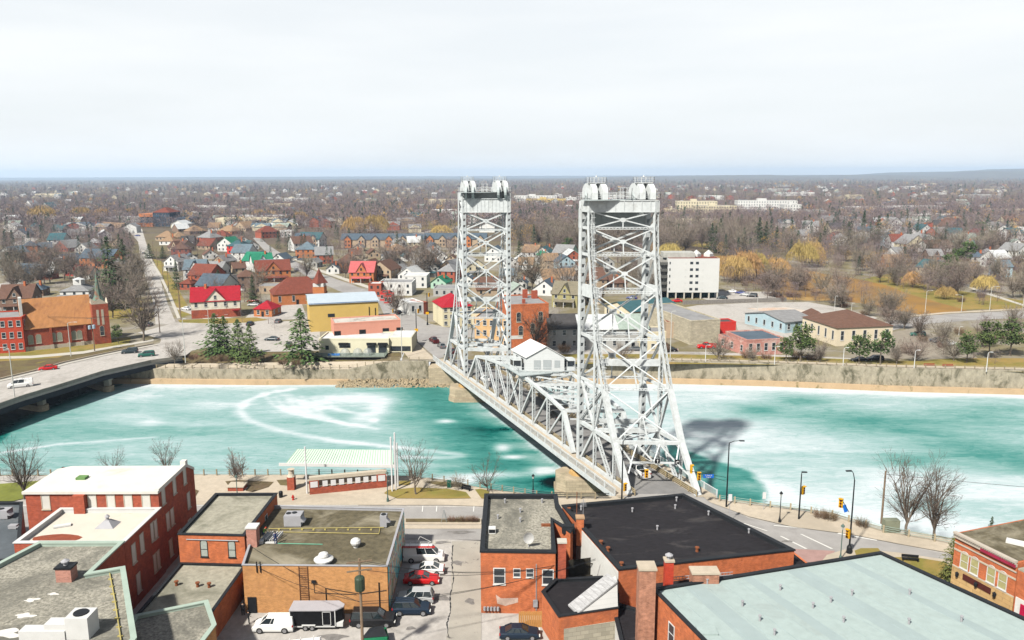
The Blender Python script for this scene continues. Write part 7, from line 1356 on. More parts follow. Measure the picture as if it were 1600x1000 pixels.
# ---- dark glass institution with red pyramid roofs
gi, f, h = bld('glass_building', 'dark blue glazed college building with red pyramid roofs', 'building', (240, 354), (266, 354), ytop=332, depth=25, wall='dark blue', roof='rust-red', kind='h', rise=5, floors=4, cols=9, detail=False)
b = MB(); fbox(b, f, -16, 0, 4, 24, 0, h*.68); fbox(b, f, f.w, f.w+23, 4, 24, 0, h*.62); fbox(b, f, f.w+9, f.w+23, -2, 4, 0, h*.5); b.build('wing', wm('dark blue'), gi); b = MB(); fbox(b, f, -17, 0, 3, 25, h*.68, h*.9); fbox(b, f, -18, 1, -3, 1, 0, h*.25); b.build('red_cladding', wm('orange brick'), gi)
# ---- far slab blocks and store
for (x0, x1, yb, yt, lab, w_, fl) in [(1058, 1120, 338, 315, 'pale far apartment slab nearest the near tower', 'cream', 5), (1086, 1150, 345, 322, 'cream staggered far apartment slab in the middle', 'cream', 5), (1152, 1245, 335, 314, 'long white far apartment slab at the right end of the row', 'white', 5), (1225, 1251, 342, 320, 'grey-white end tower of the far apartment row', 'white', 5),
     (803, 870, 317, 306, 'pale far building left of the yellow store', 'white', 3), (822, 884, 320, 311, 'long yellow-fronted far store', 'yellow', 1), (884, 900, 319, 309, 'white far block right of the yellow store', 'white', 3), (1040, 1062, 343, 327, 'cream far block just right of the near tower', 'cream', 4)]:
    o, f, h = bld('far_apartment' if fl > 1 else 'far_store', lab, 'building', (x0, yb), (x1, yb), ytop=yt, depth=22, wall=w_, roof='grey', kind='f', floors=fl, cols=max(6, int((x1-x0)/4)), detail=False)
    b = MB(); fbox(b, f, f.w*.35, f.w*.5, 6, 14, h, h+3); b.build('roof_house', wm(w_), o)
# ---- townhouse rows
for (x0, x1, yb) in ((533, 662, 387), (662, 760, 386), (460, 500, 386)):
    A_, B_ = G(x0, yb), G(x1, yb); f = Fr(A_, B_); n = max(2, int(f.w/9)); r = thing('townhouse_row', {533: 'long row of tan townhouses with small gables and slate roof', 662: 'row of tan townhouses with gables behind the far tower', 460: 'short tan gabled row with teal roof left of the townhouses'}[x0], 'townhouses', f(f.w/2, 5, 0)); OCC.append((r.location.x, r.location.y, f.w*.3))
    h = 6.2; b = MB(); b.mat(wm('tan')); fbox(b, f, 0, f.w, 0, 11, 0, h)
    for k in range(n):
        x = f.w*(k+.5)/n; b.mat(wm('tan' if k % 3 else 'orange brick')); fbox(b, f, x-2.6, x+2.6, -1.2, 0, 0, h); b.add([f(x-2.6, -1.2, h), f(x+2.6, -1.2, h), f(x, -1.2, h+2.6)], [(0, 1, 2)]); b.mat(GLASS)
        for xx in (x-1.7, x+.6):
            for z in (1.2, 4.0): b.add([f(xx, -1.26, z), f(xx+1.1, -1.26, z), f(xx+1.1, -1.26, z+1.4), f(xx, -1.26, z+1.4)], [(0, 1, 2, 3)])
    b.build('wall', None, r); b = MB(); roofgeo(b, f, 0, f.w, 0, 11, h, 4, 'r')
    for k in range(n): x = f.w*(k+.5)/n; slab(b, [f(x-3, -1.6, h-.3), f(x, -1.6, h+2.9), f(x, 3, h+2.9), f(x-3, 1, h+.3)]); slab(b, [f(x, -1.6, h+2.9), f(x+3, -1.6, h-.3), f(x+3, 1, h+.3), f(x, 3, h+2.9)])
    b.build('roof', rm('slate'), r)
# ---- houses, one line each: px, py of the front base, width px, roof kind, wall, roof, floors
HL_ = """25 487 52 c brown brown 2|35 437 44 c brown slate 1|48 396 22 h orange brick:slate 2|66 405 26 g white brown 1|87 386 25 r white teal 2|45 416 38 r grey brown 1|65 426 12 g white grey 1|150 419 50 r orange brick:slate 2|108 431 18 h bright red:red 1|37 350 26 r tan grey 1|170 361 32 r tan tan 1|166 351 16 r white blue-grey 1|105 361 28 h grey grey 1
310 366 26 h brown tan 1|257 376 28 h tan tan 1|260 383 22 h white tan 1|283 376 22 h tan tan 1|345 374 24 h tan rust-red 1|351 366 22 h orange brick:tan 1|375 361 18 g tan tan 1|352 393 24 g white green 2|367 397 24 h bright red:teal 2|375 408 27 r white blue-grey 2|282 402 28 h red brick:brown 2|268 424 22 g white grey 2|304 437 34 c white blue-grey 2|311 447 33 r red brick:rust-red 2|290 453 18 h red brick:rust-red 1|326 456 40 r white slate 1|392 422 26 r white green 2|375 427 20 r tan brown 1|387 450 28 h brown brown 2|361 450 24 r grey dark 1|331 431 28 r white grey 1|411 495 28 h orange brick:red 1
423 372 28 h red brick:rust-red 2|447 371 18 f white white 2|482 386 34 r white teal 2|478 403 32 h orange brick:blue-grey 2|475 392 30 r white brown 2|507 412 28 r red brick:grey 2|488 418 15 g grey grey 1|541 426 34 h orange brick:brown 2|565 442 38 c orange brick:pink-red 2|594 438 34 g tan brown 2|557 405 20 r tan brown 1|620 429 16 g white grey 1|636 438 28 g white white 1|672 433 26 g white teal 2|661 417 18 r grey dark 1|697 441 27 h red brick:grey 2|685 451 24 g mint green 1|705 413 18 g tan brown 1|711 424 14 g bright red:pink-red 1|412 425 32 c white green 2|428 441 54 c orange brick:rust-red 2|425 429 42 r grey blue-grey 1|420 459 44 f tan grey 1|627 391 18 g white grey 2|648 450 38 f white white 2|586 464 20 f red brick:white 2|618 462 52 f white grey 2|700 463 46 f grey grey 1|600 470 12 f bright red:dark 1|606 474 12 f bright red:dark 1
847 408 22 g white teal 2|853 413 14 g white green 2|877 409 28 r mint grey 2|885 425 27 g pale blue:slate 2|827 401 24 r white tan 1|842 441 34 h grey brown 1|877 448 54 r white tan 1|850 462 36 g white slate 1|812 466 30 g white pale green 1|882 480 40 c olive olive 2|898 429 14 g white grey 1|770 409 26 g white slate 2|745 432 30 g cream grey 2|765 462 40 r tan brown 1|728 446 22 g white slate 1|800 425 20 g white grey 2|815 452 16 g white slate 1|795 440 24 r white blue-grey 1|930 455 36 r tan brown 2|965 452 30 h brown brown 1|925 475 26 r tan grey 1|950 425 20 g grey grey 2
1266 363 26 c white grey 2|1262 374 26 r white grey 1|1382 384 24 g pale blue:slate 2|1406 389 27 r white rust-red 2|1432 393 32 g cream grey 2|1472 394 38 c white brown 1|1418 406 28 r white grey 1|1398 418 26 r orange brick:tan 1|1400 359 24 g white grey 2|1424 371 22 g white grey 1|1438 353 20 g tan grey 1|1457 353 20 g white grey 1|1495 362 22 g brown brown 2|1568 369 24 g white slate 2|1590 377 22 c white teal 2|1450 378 22 g white brown 1|1476 380 22 g white grey 1|1492 377 26 r white teal 2|1515 382 34 r mint pale green 1|1553 383 34 h tan olive 1|1588 394 24 g white pale green 2|1575 403 22 g white pale green 1|1532 351 18 g white teal 1|1570 433 22 r pale blue:blue-grey 2|1545 403 20 h grey grey 1|1325 352 20 g white grey 1|1345 362 20 r white grey 1|1370 366 20 g white grey 1|1540 372 18 g white rust-red 1
10 405 26 g white blue-grey 1|15 430 24 r grey slate 1|120 372 26 r white grey 1|128 395 22 g white grey 1|30 372 22 g grey slate 1|185 385 20 g tan brown 1|95 415 20 g white slate 1|55 463 26 h brown slate 1|175 460 18 g white grey 1|395 390 20 g white teal 1|330 405 22 g white brown 1|318 390 20 r tan rust-red 1|400 410 22 g tan slate 1|342 416 20 g tan grey 1|300 410 18 g white slate 1|435 412 20 g white slate 1|520 428 20 g white slate 1|575 422 20 g white brown 1|600 418 18 g grey slate 1|640 408 18 g white teal 1|655 398 18 g grey brown 1|690 408 18 g white grey 1|715 398 18 g white slate 1|585 403 18 g tan brown 1|610 407 16 g white slate 1|560 393 16 g tan grey 1|680 393 18 g grey slate 1"""
LMK = [((158, 480), 'the church tower'), ((337, 480), 'the red-roofed gabled house'), ((117, 460), 'the white cupola house'), ((538, 490), 'the yellow hall'), ((470, 465), 'the turreted brick hall'), ((715, 495), 'the red-roofed hotel'), ((826, 510), 'the orange brick block'), ((1080, 440), 'the white apartment block'), ((253, 342), 'the dark glass college'), ((595, 378), 'the long townhouse row'), ((750, 400), 'the far lift tower'), ((960, 420), 'the near lift tower'), ((1350, 520), 'the brown-roofed cream hall'), ((1380, 455), 'the muddy river bend'), ((1230, 505), 'the pale blue shed'), ((1200, 330), 'the far apartment slabs'), ((245, 430), 'the long straight street'), ((412, 412), 'the green-roofed white building'), ((1406, 380), 'the white house with rust-red roof'), ((1266, 355), 'the big white gabled house'), ((882, 470), 'the olive yellow house'), ((30, 470), 'the brown tudor house'), ((1560, 380), 'the pale green-roofed houses'), ((423, 365), 'the dark red hipped house'), ((850, 312), 'the yellow far store'), ((650, 350), 'the far green field'), ((345, 380), 'the tan bungalow row'), ((1470, 385), 'the brown-roofed white house'), ((60, 360), 'the far left street'), ((1250, 480), 'the pinkish concrete slab'), ((1600, 490), 'the river road')]
def where(px, py):
    (lx, ly), n = min(LMK, key=lambda k: (k[0][0]-px)**2+(2.2*(k[0][1]-py))**2); dx, dy = px-lx, (py-ly)*2.2
    if abs(dx) > abs(dy): return ('right of ' if dx > 0 else 'left of ')+n
    return ('in front of ' if dy > 0 else 'behind ')+n
HS = []
for ent in HL_.replace('\n', '|').split('|'):
    a, _, tail = ent.partition(':'); t_ = a.split(); px, py, wp, kd = float(t_[0]), float(t_[1]), float(t_[2]), t_[3]
    if tail: wall = ' '.join(t_[4:]); rest = tail.split(); fl = rest[-1]; roof = ' '.join(rest[:-1])
    else:
        fl = t_[-1]; rest = t_[4:-1]; wall = max((w for w in WC if (' '.join(rest)+' ').startswith(w+' ')), key=len); roof = ' '.join(rest)[len(wall)+1:]
    HS.append((px, py, wp, kd, wall, roof, int(fl)))
FIL = [((0, 345, 190, 440), 14), ((270, 350, 420, 395), 10), ((590, 385, 720, 435), 8), ((780, 400, 900, 470), 8), ((1290, 345, 1600, 395), 26), ((380, 335, 720, 352), 8), ((0, 325, 240, 345), 10), ((1430, 395, 1600, 430), 6)]
for (x0, y0, x1, y1), n in FIL:
    k = 0; tries = 0
    while k < n and tries < 600:
        tries += 1; px, py = rnd.uniform(x0, x1), rnd.uniform(y0, y1)
        if min(math.hypot((px-h_[0]), (py-h_[1])*2.4) for h_ in HS) < 19 or 195 < px < 250 or abs((py-400)-(px-450)*.5) < 14 and 380 < px < 600: continue
        if min(math.hypot((px-(PJ((o_[0], o_[1], 0))[0])), (py-(PJ((o_[0], o_[1], 0))[1]))*2.4) for o_ in OCC) < 20: continue
        HS.append((px, py, 16+(py-330)*.08, rnd.choice('ggrrhc'), rnd.choice(['white', 'white', 'white', 'tan', 'grey', 'red brick', 'cream', 'brown']), rnd.choice(['grey', 'slate', 'brown', 'grey', 'tan', 'teal', 'dark', 'white']), rnd.choice((1, 1, 2)))); k += 1
KN = {'g': 'gabled', 'r': 'side-gabled', 'h': 'hipped', 'c': 'cross-gabled', 'f': 'flat'}
lab0 = [(f'{w_} house with {KN[k_]} {r_} roof' if k_ != 'f' else f'{w_} block with flat {r_} roof', where(x, y)) for x, y, wp, k_, w_, r_, fl in HS]
cnt = {}
for i, l_ in enumerate(lab0): cnt.setdefault(l_, []).append(i)
labs = {}
for (a, w_), ids in cnt.items():
    ids.sort(key=lambda i: HS[i][0])
    for j, i in enumerate(ids): labs[i] = f'{a}, {w_}' if len(ids) == 1 else f'{a}, {ordinal(j)} from left {w_}'.replace('the ', '').replace('house with', 'house,')
for i, (px, py, wp, kd, wall, roof, fl) in enumerate(HS):
    yw = G(px, py).y; w_ = wp*yw/F_; rz_ = rnd.uniform(-1.2, 1.2) if kd != 'f' else 0
    bld('house' if kd != 'f' else 'shop_building', labs[i], 'house' if kd != 'f' else 'building', (px-wp/2, py+rz_*wp/40), (px+wp/2, py-rz_*wp/40), h=(3.1 if fl == 1 else 5.6)*(1 if w_ < 16 else 1.1), wall=wall, roof=roof, kind=kd, floors=fl, group='town houses across the canal', detail=yw < 345, porch=(fl == 2 and kd in 'gc' and yw < 480), chim=.7 if i % 3 == 0 and kd != 'f' else 0)
# hundreds more roofs far beyond
b = MB(); rr = random.Random(5)
for k in range(480):
    y = 750*math.exp(rr.random()**1.1*1.6); x = rr.uniform(-.68, .68)*y
    if -.08*y < x < .05*y and rr.random() < .35: continue
    w_, d_, h = rr.uniform(9, 18), rr.uniform(9, 14), rr.uniform(4, 7.5); f = Fr((x, y), (x+w_, y+rr.uniform(-3, 3)))
    b.mat(wm(rr.choice(['white', 'white', 'cream', 'grey', 'tan', 'red brick']))); fbox(b, f, 0, w_, 0, d_, 0, h); b.add([f(0, 0, h), f(w_, 0, h), f(w_/2, 0, h+3.2)], [(0, 1, 2)])
    b.mat(rm(rr.choice(['grey', 'slate', 'blue-grey', 'brown', 'dark', 'white', 'pale green']))); roofgeo(b, f, 0, w_, 0, d_, h, 3.3, rr.choice('gr'))
    if k % 12 == 0: f = Fr((x+30, y+20), (x+30+rr.uniform(30, 80), y+20)); b.mat(wm(rr.choice(['white', 'cream', 'grey']))); fbox(b, f, 0, f.w, 0, 25, 0, 9)
tag(b.build('far_houses'), 'distant scattered roofs and houses fading towards the horizon', 'houses', kind='stuff')
# ================================================================ TREES
BARK = M('grey_bark', (.20, .165, .13), .95, .25, 3); TWIG = M('bare_twigs', (.29, .24, .195), .95, .15, .4, rnd=.5); TWIGN = M('fine_bare_twigs', (.14, .11, .09), .95, .15, .4)
WILL = M('golden_willow_twigs', (.54, .37, .14), .9, .3, .5, rnd=.4); NEED = M('dark_needles', (.045, .085, .04), .9, .35, .6, col2=(.10, .14, .055), rnd=.3); PINEM = M('pine_needles', (.06, .11, .035), .9, .3, .9, col2=(.16, .22, .07), rnd=.3); YEWM = M('golden_cedar', (.22, .20, .05), .9, .4, .9, col2=(.08, .12, .04)); SHRUB = M('brown_shrub_twigs', (.24, .15, .10), .95, .3, .6, rnd=.4)
def ribbon(b, p, q, w, rs):
    d = q-p; s_ = d.cross(Vector((rs.uniform(-1, 1), rs.uniform(-1, 1), rs.uniform(-1, 1))))
    if s_.length < 1e-6: return
    s_ = s_.normalized()*w/2; b.add([p-s_, p+s_, q+s_*.5, q-s_*.5], [(0, 1, 2, 3)])
def bare(seed, H_, spread=.42, tw=.055, dens=1.0, trunk=.22, vase=.55, droop=0):
    rs = random.Random(seed); bt, bc = MB(), MB()
    def rdir(d, a):
        v = Vector((rs.gauss(0, 1), rs.gauss(0, 1), rs.gauss(0, 1))); v = (v-d*v.dot(d)).normalized(); return (d*math.cos(a)+v*math.sin(a)).normalized()
    def grow(p, d, ln, r, lv):
        n = 3 if lv < 3 else 1; q = p
        for i in range(n):
            d2 = (d+Vector((rs.gauss(0, .09), rs.gauss(0, .09), .10-droop*lv*.12))).normalized(); q2 = q+d2*ln/n
            if lv < 2: bt.tube(q, q2, r*(1-.3*i/n), r*(1-.3*(i+1)/n), n=5 if lv == 0 else 4, cap=False)
            elif lv == 2: ribbon(bt, q, q2, r*2, rs); ribbon(bt, q, q2, r*2, rs)
            else: ribbon(bc, q, q2, max(tw*(1.35 if lv == 3 else 1), r*1.2), rs)
            q = q2; d = d2
            if lv >= 1 and lv < 4:
                for k in range(max(1, int(round((2.2 if lv < 3 else 3) * dens)))): grow(p.lerp(q, rs.uniform(.2, 1)) if n > 1 else p.lerp(q, rs.uniform(.1, 1)), rdir(d, rs.uniform(.5, 1.05)), ln*rs.uniform(.38, .62), r*.45, lv+1)
        if lv == 0:
            for k in range(7): grow(q-Vector((0, 0, rs.uniform(0, ln*.35))), rdir(Vector((0, 0, 1)), rs.uniform(.15, vase+.35)), H_*rs.uniform(.42, .62), r*.55, 1)
        elif lv < 4:
            for k in range(2): grow(q, rdir(d, rs.uniform(.2, .5)), ln*.5, r*.5, lv+1)
    grow(Vector((0, 0, -.1)), Vector((0, 0, 1)), H_*trunk, H_*.022, 0)
    return bt, bc
def conifer(seed, H_, wr=.22, mat=None, n=1500, sz=.55):
    rs = random.Random(seed); bt, bc = MB(), MB(); bt.tube((0, 0, -.1), (0, 0, H_*.97), H_*.014, .03, n=6)
    for k in range(n):
        t_ = rs.random()**1.25; z = H_*(.08+.9*t_); R0 = H_*wr*(1-t_)**.85*(.75+.35*math.sin(z*5.5/H_*9+seed))+.12; a = rs.random()*6.283; rr_ = R0*math.sqrt(rs.uniform(.15, 1))
        lob = 1+.22*math.sin(a*5+z*2)+.3*math.sin(a*2+z*1.1+seed); p = Vector((math.cos(a)*rr_*lob, math.sin(a)*rr_*lob, z-rr_*.28)); d = Vector((math.cos(a), math.sin(a), -.35+rs.gauss(0, .2))).normalized(); s_ = sz*(H_/12)*rs.uniform(.6, 1.3)*(1-.45*t_)
        u = d.cross(Vector((0, 0, 1))).normalized()*s_*.32+Vector((0, 0, rs.uniform(-.2, .2)*s_)); bc.add([p-d*s_*.3-u*.4, p-d*s_*.1+u, p+d*s_*.8, p-u], [(0, 1, 2, 3)])
    for k in range(0, 26): z = H_*(.1+.8*k/26); a = k*2.4; bt.tube((0, 0, z), (math.cos(a)*H_*wr*(1-k/28)*.8, math.sin(a)*H_*wr*(1-k/28)*.8, z-.3), .05, .02, n=3, cap=False)
    return bt, bc
def pine(seed, H_, n=1700):
    rs = random.Random(seed); bt, bc = MB(), MB(); bt.tube((0, 0, -.1), (.2, 0, H_*.85), H_*.02, .05, n=6); cl = []
    for k in range(22):
        a = rs.random()*6.283; z = H_*rs.uniform(.38, .95); r = H_*.30*(1.05-abs(z/H_-.6)*1.3)*rs.uniform(.4, 1); c = Vector((math.cos(a)*r, math.sin(a)*r, z)); cl.append((c, H_*rs.uniform(.07, .14))); bt.tube((0.1, 0, z-H_*.12), c, .09, .03, n=4, cap=False)
    for k in range(n):
        c, r = rs.choice(cl); v = Vector((rs.gauss(0, 1), rs.gauss(0, 1), rs.gauss(0, .6))).normalized()*r*rs.uniform(.5, 1.1); p = c+v; d = v.normalized(); s_ = rs.uniform(.25, .5)*H_/10; u = d.cross(Vector((rs.gauss(0, 1), rs.gauss(0, 1), 1))).normalized()*s_*.5; bc.add([p-d*s_*.5, p+u, p+d*s_*.6, p-u], [(0, 1, 2, 3)])
    return bt, bc
def willow(seed, H_):
    bt, bc = bare(seed, H_*.85, tw=.07, dens=.75, trunk=.2, vase=.8); rs = random.Random(seed)
    for k in range(1500):
        a = rs.random()*6.283; t_ = rs.random(); r = H_*.48*math.sqrt(rs.uniform(.05, 1)); z = H_*(.98-.55*(r/(H_*.48))**2.2)*rs.uniform(.8, 1.02); p = Vector((math.cos(a)*r, math.sin(a)*r, z)); L_ = rs.uniform(.07, .26)*H_
        ribbon(bc, p, p+Vector((math.cos(a)*.5, math.sin(a)*.5, -min(L_, z-.8))), .13, rs)
    return bt, bc
def bush(seed, w_, h, tw=.05, n=420):
    rs = random.Random(seed); bc = MB(); bt = MB()
    for k in range(n): a = rs.random()*6.283; r = w_*.3*math.sqrt(rs.random()); p = Vector((math.cos(a)*r, math.sin(a)*r, rs.uniform(0, h*.5))); ribbon(bc, p, p+Vector((math.cos(a)*w_*rs.uniform(.05, .3), math.sin(a)*w_*rs.uniform(.05, .3), h*rs.uniform(.2, .55))), tw, rs)
    for k in range(5): a = k*1.25; bt.tube((0, 0, 0), (math.cos(a)*w_*.2, math.sin(a)*w_*.2, h*.5), .05, .02, n=4, cap=False)
    return bt, bc
TP = {}
def tproto(kind, i):
    if (kind, i) in TP: return TP[(kind, i)]
    if kind == 'bare': r = (*bare(20+i, 15, tw=.085, dens=[.8, .86, .75, .9][i % 4], vase=[.5, .7, .45, .6][i % 4]), 'tree', TWIG)
    if kind == 'near': r = (*bare(40+i, 8, tw=.035, dens=.62, trunk=.24, vase=.75), 'tree', TWIGN)
    if kind == 'twin': r = (*bare(70+i, 12, tw=.03, dens=.9, trunk=.2, vase=.15), 'tree', TWIGN)
    if kind == 'small': r = (*bare(50+i, 7.5, tw=.05, dens=.7, trunk=.22, vase=.75), 'tree', TWIG)
    if kind == 'willow': r = (*willow(60+i, 14), 'willow_tree', WILL)
    if kind == 'spruce': r = (*conifer(80+i, 14), 'spruce_tree', NEED)
    if kind == 'slimpine': r = (*conifer(90+i, 13, wr=.36, n=1500, sz=.8), 'pine_tree', PINEM)
    if kind == 'cedar': r = (*conifer(95+i, 7, wr=.24, n=1600, sz=.6), 'cedar_tree', YEWM)
    if kind == 'pine': r = (*pine(100+i, 10), 'pine_tree', PINEM)
    if kind == 'bush': r = (*bush(110+i, 5, 3.2), 'bush', SHRUB)
    bt, bc, nm, mt = r; ta = bpy.data.meshes.new('trunk'); ta.from_pydata(bt.v, [], bt.f); ta.materials.append(BARK); ca = bpy.data.meshes.new('crown'); ca.from_pydata(bc.v, [], bc.f); ca.materials.append(mt)
    TP[(kind, i)] = (ta, ca, nm); return TP[(kind, i)]
def plant(kind, loc, sc, label, group=None, rz=None, var=None, wsc=1.0):
    var = rnd.randrange(4 if kind == 'bare' else 3 if kind in ('small', 'near', 'bush') else 2) if var is None else var
    ta, ca, nm = tproto(kind, var); r = thing(nm, label, 'tree' if nm != 'bush' else 'bush', loc, rnd.uniform(0, 6.28) if rz is None else rz, group); r.scale = (sc*wsc, sc*wsc, sc)
    for n, me_ in (('trunk', ta), ('crown', ca)): o = bpy.data.objects.new(n if nm != 'bush' or n == 'crown' else 'stem', me_); C.objects.link(o); o.parent = r; KD.setdefault(r.name, []).append(o)
    return r
H0 = {'bare': 15, 'near': 8, 'twin': 12, 'small': 7.5, 'willow': 14, 'spruce': 14, 'slimpine': 13, 'cedar': 7, 'pine': 10, 'bush': 3.2}
def planted(kind, px, pyb, pyt, label, z=0, group=None, **kw):
    c = G(px, pyb, z); h = D(px, pyt, c.y).z-z; OCC.append((c.x, c.y, 2)); return plant(kind, c, h/H0[kind], label, group, **kw)
for a in [('twin', 38, 779, 697, 'leafless purple-grey tree on the green lawn left of the white-roofed building', .1), ('near', 178, 745, 706, 'wide leafless tree top just behind the white roof', .1), ('near', 262, 744, 694, 'broad leafless tree at the canal railing behind the gabled brick wall', .1),
          ('near', 650, 772, 702, 'leafless spreading tree on the lawn right of the shelter', .17), ('near', 762, 768, 716, 'slim leafless tree at the railing left of the bridge pier', .1), ('small', 371, 756, 712, 'faint small bare tree by the brick planter', .5), ('small', 716, 765, 742, 'small bare sapling behind the dark green cabinet', .17),
          ('twin', 1416, 836, 727, 'larger of two twin leafless trees by the green utility box', .1), ('twin', 1459, 843, 735, 'right-hand of two twin leafless trees by the wooden pole', .1),
          ('cedar', 1485, 907, 833, 'dense golden-green cedar beside the ornate corner building', 0), ('spruce', 1546, 850, 806, 'blue-green spruce tip behind the ornate corner building', 0)]: planted(*a[:5], z=a[5])
for k, (x, y) in enumerate([(1282, 808), (1347, 822), (1297, 811)]): planted('bush', x, y+2, y-14, f'thin leafless shrub by the right railing, {ordinal(k)} of three', group='thin shrubs by the right railing')
for k, x in enumerate((706, 718, 726, 736, 742)): c = G(x, 815, .2); plant('bush', c, .3, 'low dry shrub on the road median', 'median shrubs')
# named far-bank trees
for a in [('spruce', 176, 482, 367, 'tallest dark spruce beside the church spire', 1.15), ('spruce', 196, 440, 372, 'dark spruce standing behind the church spire', 1.2), ('spruce', 15, 430, 393, 'dark spruce left of the brown tudor house', 1.5), ('spruce', 277, 452, 405, 'narrow dark evergreen at the long street lawn', 1), ('spruce', 234, 404, 380, 'rounded evergreen beside the long street', 2), ('spruce', 255, 404, 384, 'second rounded evergreen beyond the street poles', 2),
          ('pine', 185, 537, 508, 'dark shrubby yew at the right of the church tower', 1.0), ('slimpine', 338, 552, 488, 'leftmost of the dark pines by the road bridge end', 1.25), ('slimpine', 352, 550, 492, 'second dark pine by the road bridge end', 1.2), ('slimpine', 374, 557, 497, 'third one of the dark pines by the canal', 1.2), ('slimpine', 392, 562, 504, 'small pine right of the dark pines group', 1.0), ('slimpine', 472, 561, 480, 'tall ragged spruce left of the cream restaurant', 1.3),
          ('spruce', 342, 450, 420, 'dark conifer behind the red-roofed gabled house', 1.6), ('spruce', 461, 364, 333, 'slender dark spruce beyond the dark red house', .9), ('spruce', 621, 392, 361, 'dark spruce rising in front of the townhouse row', 1.1), ('spruce', 811, 405, 375, 'dark spruce between the two lift towers', 1.2), ('pine', 887, 396, 372, 'round green pine left of the near lift tower', 1.3),
          ('spruce', 1125, 385, 340, 'large dark spruce behind the white apartment block', 1.2), ('spruce', 1185, 388, 338, 'tall dark spruce right of the apartment block', 1.2), ('spruce', 1196, 386, 345, 'second tall spruce right of the apartment block', 1.2), ('spruce', 1237, 366, 343, 'dark spruce beside the big white gabled house', 1.3), ('spruce', 1291, 372, 345, 'spruce right of the big white gabled house', 1.3), ('spruce', 1325, 372, 345, 'dark spruce group member before the far white cottages', 1.5), ('spruce', 1348, 370, 330, 'tall thin dark spruce in the far cottages', 1), ('spruce', 1371, 374, 336, 'broad dark spruce near the teal gabled house', 1.5),
          ('pine', 1480, 443, 398, 'round dark pine above the river lawn', 1.1), ('pine', 1506, 418, 378, 'dark evergreen clump above the river path', 1.3), ('pine', 1530, 365, 345, 'dark pine by the far brick chimney house', 1.6),
          ('pine', 1250, 567, 506, 'leaning green pine on the bank before the pale blue shed', 1.1), ('pine', 1228, 567, 524, 'shorter green pine left of the leaning pine', 1), ('pine', 1342, 571, 520, 'green pine left of pair before the cream hall', 1.1), ('pine', 1375, 572, 518, 'rounder green pine right of pair before the cream hall', 1.05), ('pine', 1510, 569, 518, 'ragged green pine left of the far right grove', 1), ('pine', 1545, 560, 503, 'green pine at the middle of the far right grove', 1.1), ('pine', 1578, 556, 498, 'tallest green pine in the far right grove', 1.2),
          ('bare', 225, 533, 455, 'big leafless tree beside the dark grey waiting car', 1.1), ('bare', 273, 567, 535, 'small leafless tree at the end of the road bridge', 1), ('bare', 835, 549, 487, 'leafless tree in front of the orange brick block', 1), ('small', 972, 563, 536, 'leafless small tree seen between the near tower legs', 1), ('small', 1123, 566, 528, 'leafless round tree before the pink workshop wing', 1.1), ('small', 1175, 566, 542, 'leafless small tree before the pink workshop', 1.1), ('small', 1280, 568, 535, 'leafless tree right of the leaning pine', 1.1), ('small', 1400, 571, 536, 'leafless tree in front of the cream hall corner', 1), ('small', 1430, 566, 530, 'low leafless tree beside the gravel lot', 1.3), ('small', 1490, 564, 528, 'leafless tree between the gravel lot and the grove', 1.3),
          ('small', 1390, 513, 480, 'leafless greenish tree at the brown-roofed hall corner', 1.2), ('small', 1412, 514, 480, 'leafless spreading tree beside the river road', 1.3), ('bare', 890, 468, 400, 'leafless tree before the olive yellow house', 1), ('bare', 832, 455, 395, 'large leafless tree among the white houses between towers', 1.1),
          ('bare', 648, 433, 377, 'large leafless tree in front of the townhouse row', 1.2), ('bare', 680, 432, 380, 'second large leafless tree before the townhouse row', 1.2), ('bare', 622, 420, 375, 'leafless tree left of the two before the townhouses', 1.2), ('bare', 620, 492, 440, 'leafless tree behind the black junction car', .8),
          ('willow', 68, 349, 320, 'left golden willow in the far left band', 1.8), ('willow', 128, 346, 322, 'pale golden willow in the far left band', 1.8), ('willow', 160, 347, 324, 'third golden willow of the far left band', 1.5), ('willow', 405, 347, 326, 'golden willow at the left of the middle band', 1.5), ('willow', 425, 346, 329, 'low golden willow of the middle band', 1.5), ('willow', 470, 350, 329, 'golden willow beside the slender spruce', 1.5), ('willow', 555, 366, 336, 'broad golden willow above the townhouse row', 1.5), ('willow', 587, 364, 333, 'brightest golden willow above the townhouse row', 1.5), ('willow', 690, 372, 350, 'golden willow left of the far lift tower', 1.8),
          ('willow', 1165, 437, 388, 'large bright golden willow by the muddy river', 1.15), ('willow', 1182, 434, 392, 'golden willow crowding the large riverside one', 1.0), ('willow', 1150, 440, 396, 'golden willow left of the large bright riverside one', 1.3), ('willow', 1212, 432, 400, 'low golden willow right of the large riverside one', 1.6), ('willow', 1253, 417, 375, 'golden willow left on the far river bank', 1.2), ('willow', 1270, 412, 374, 'golden willow right on the far river bank', 1), ('willow', 1425, 449, 422, 'small orange willow on the river lawn', 1.2), ('willow', 1478, 467, 446, 'low orange willow by the river path', 1.6), ('willow', 1538, 457, 428, 'orange willow right of the dark riverside pine', 1.4), ('willow', 1045, 405, 378, 'golden bush-like willow above the apartment block', 1.6), ('willow', 1015, 400, 378, 'golden willow seen right behind the near lift tower', 1.3)]:
    planted(*a[:5], z=-1.7 if a[5] == 9 else 0, wsc=a[5])
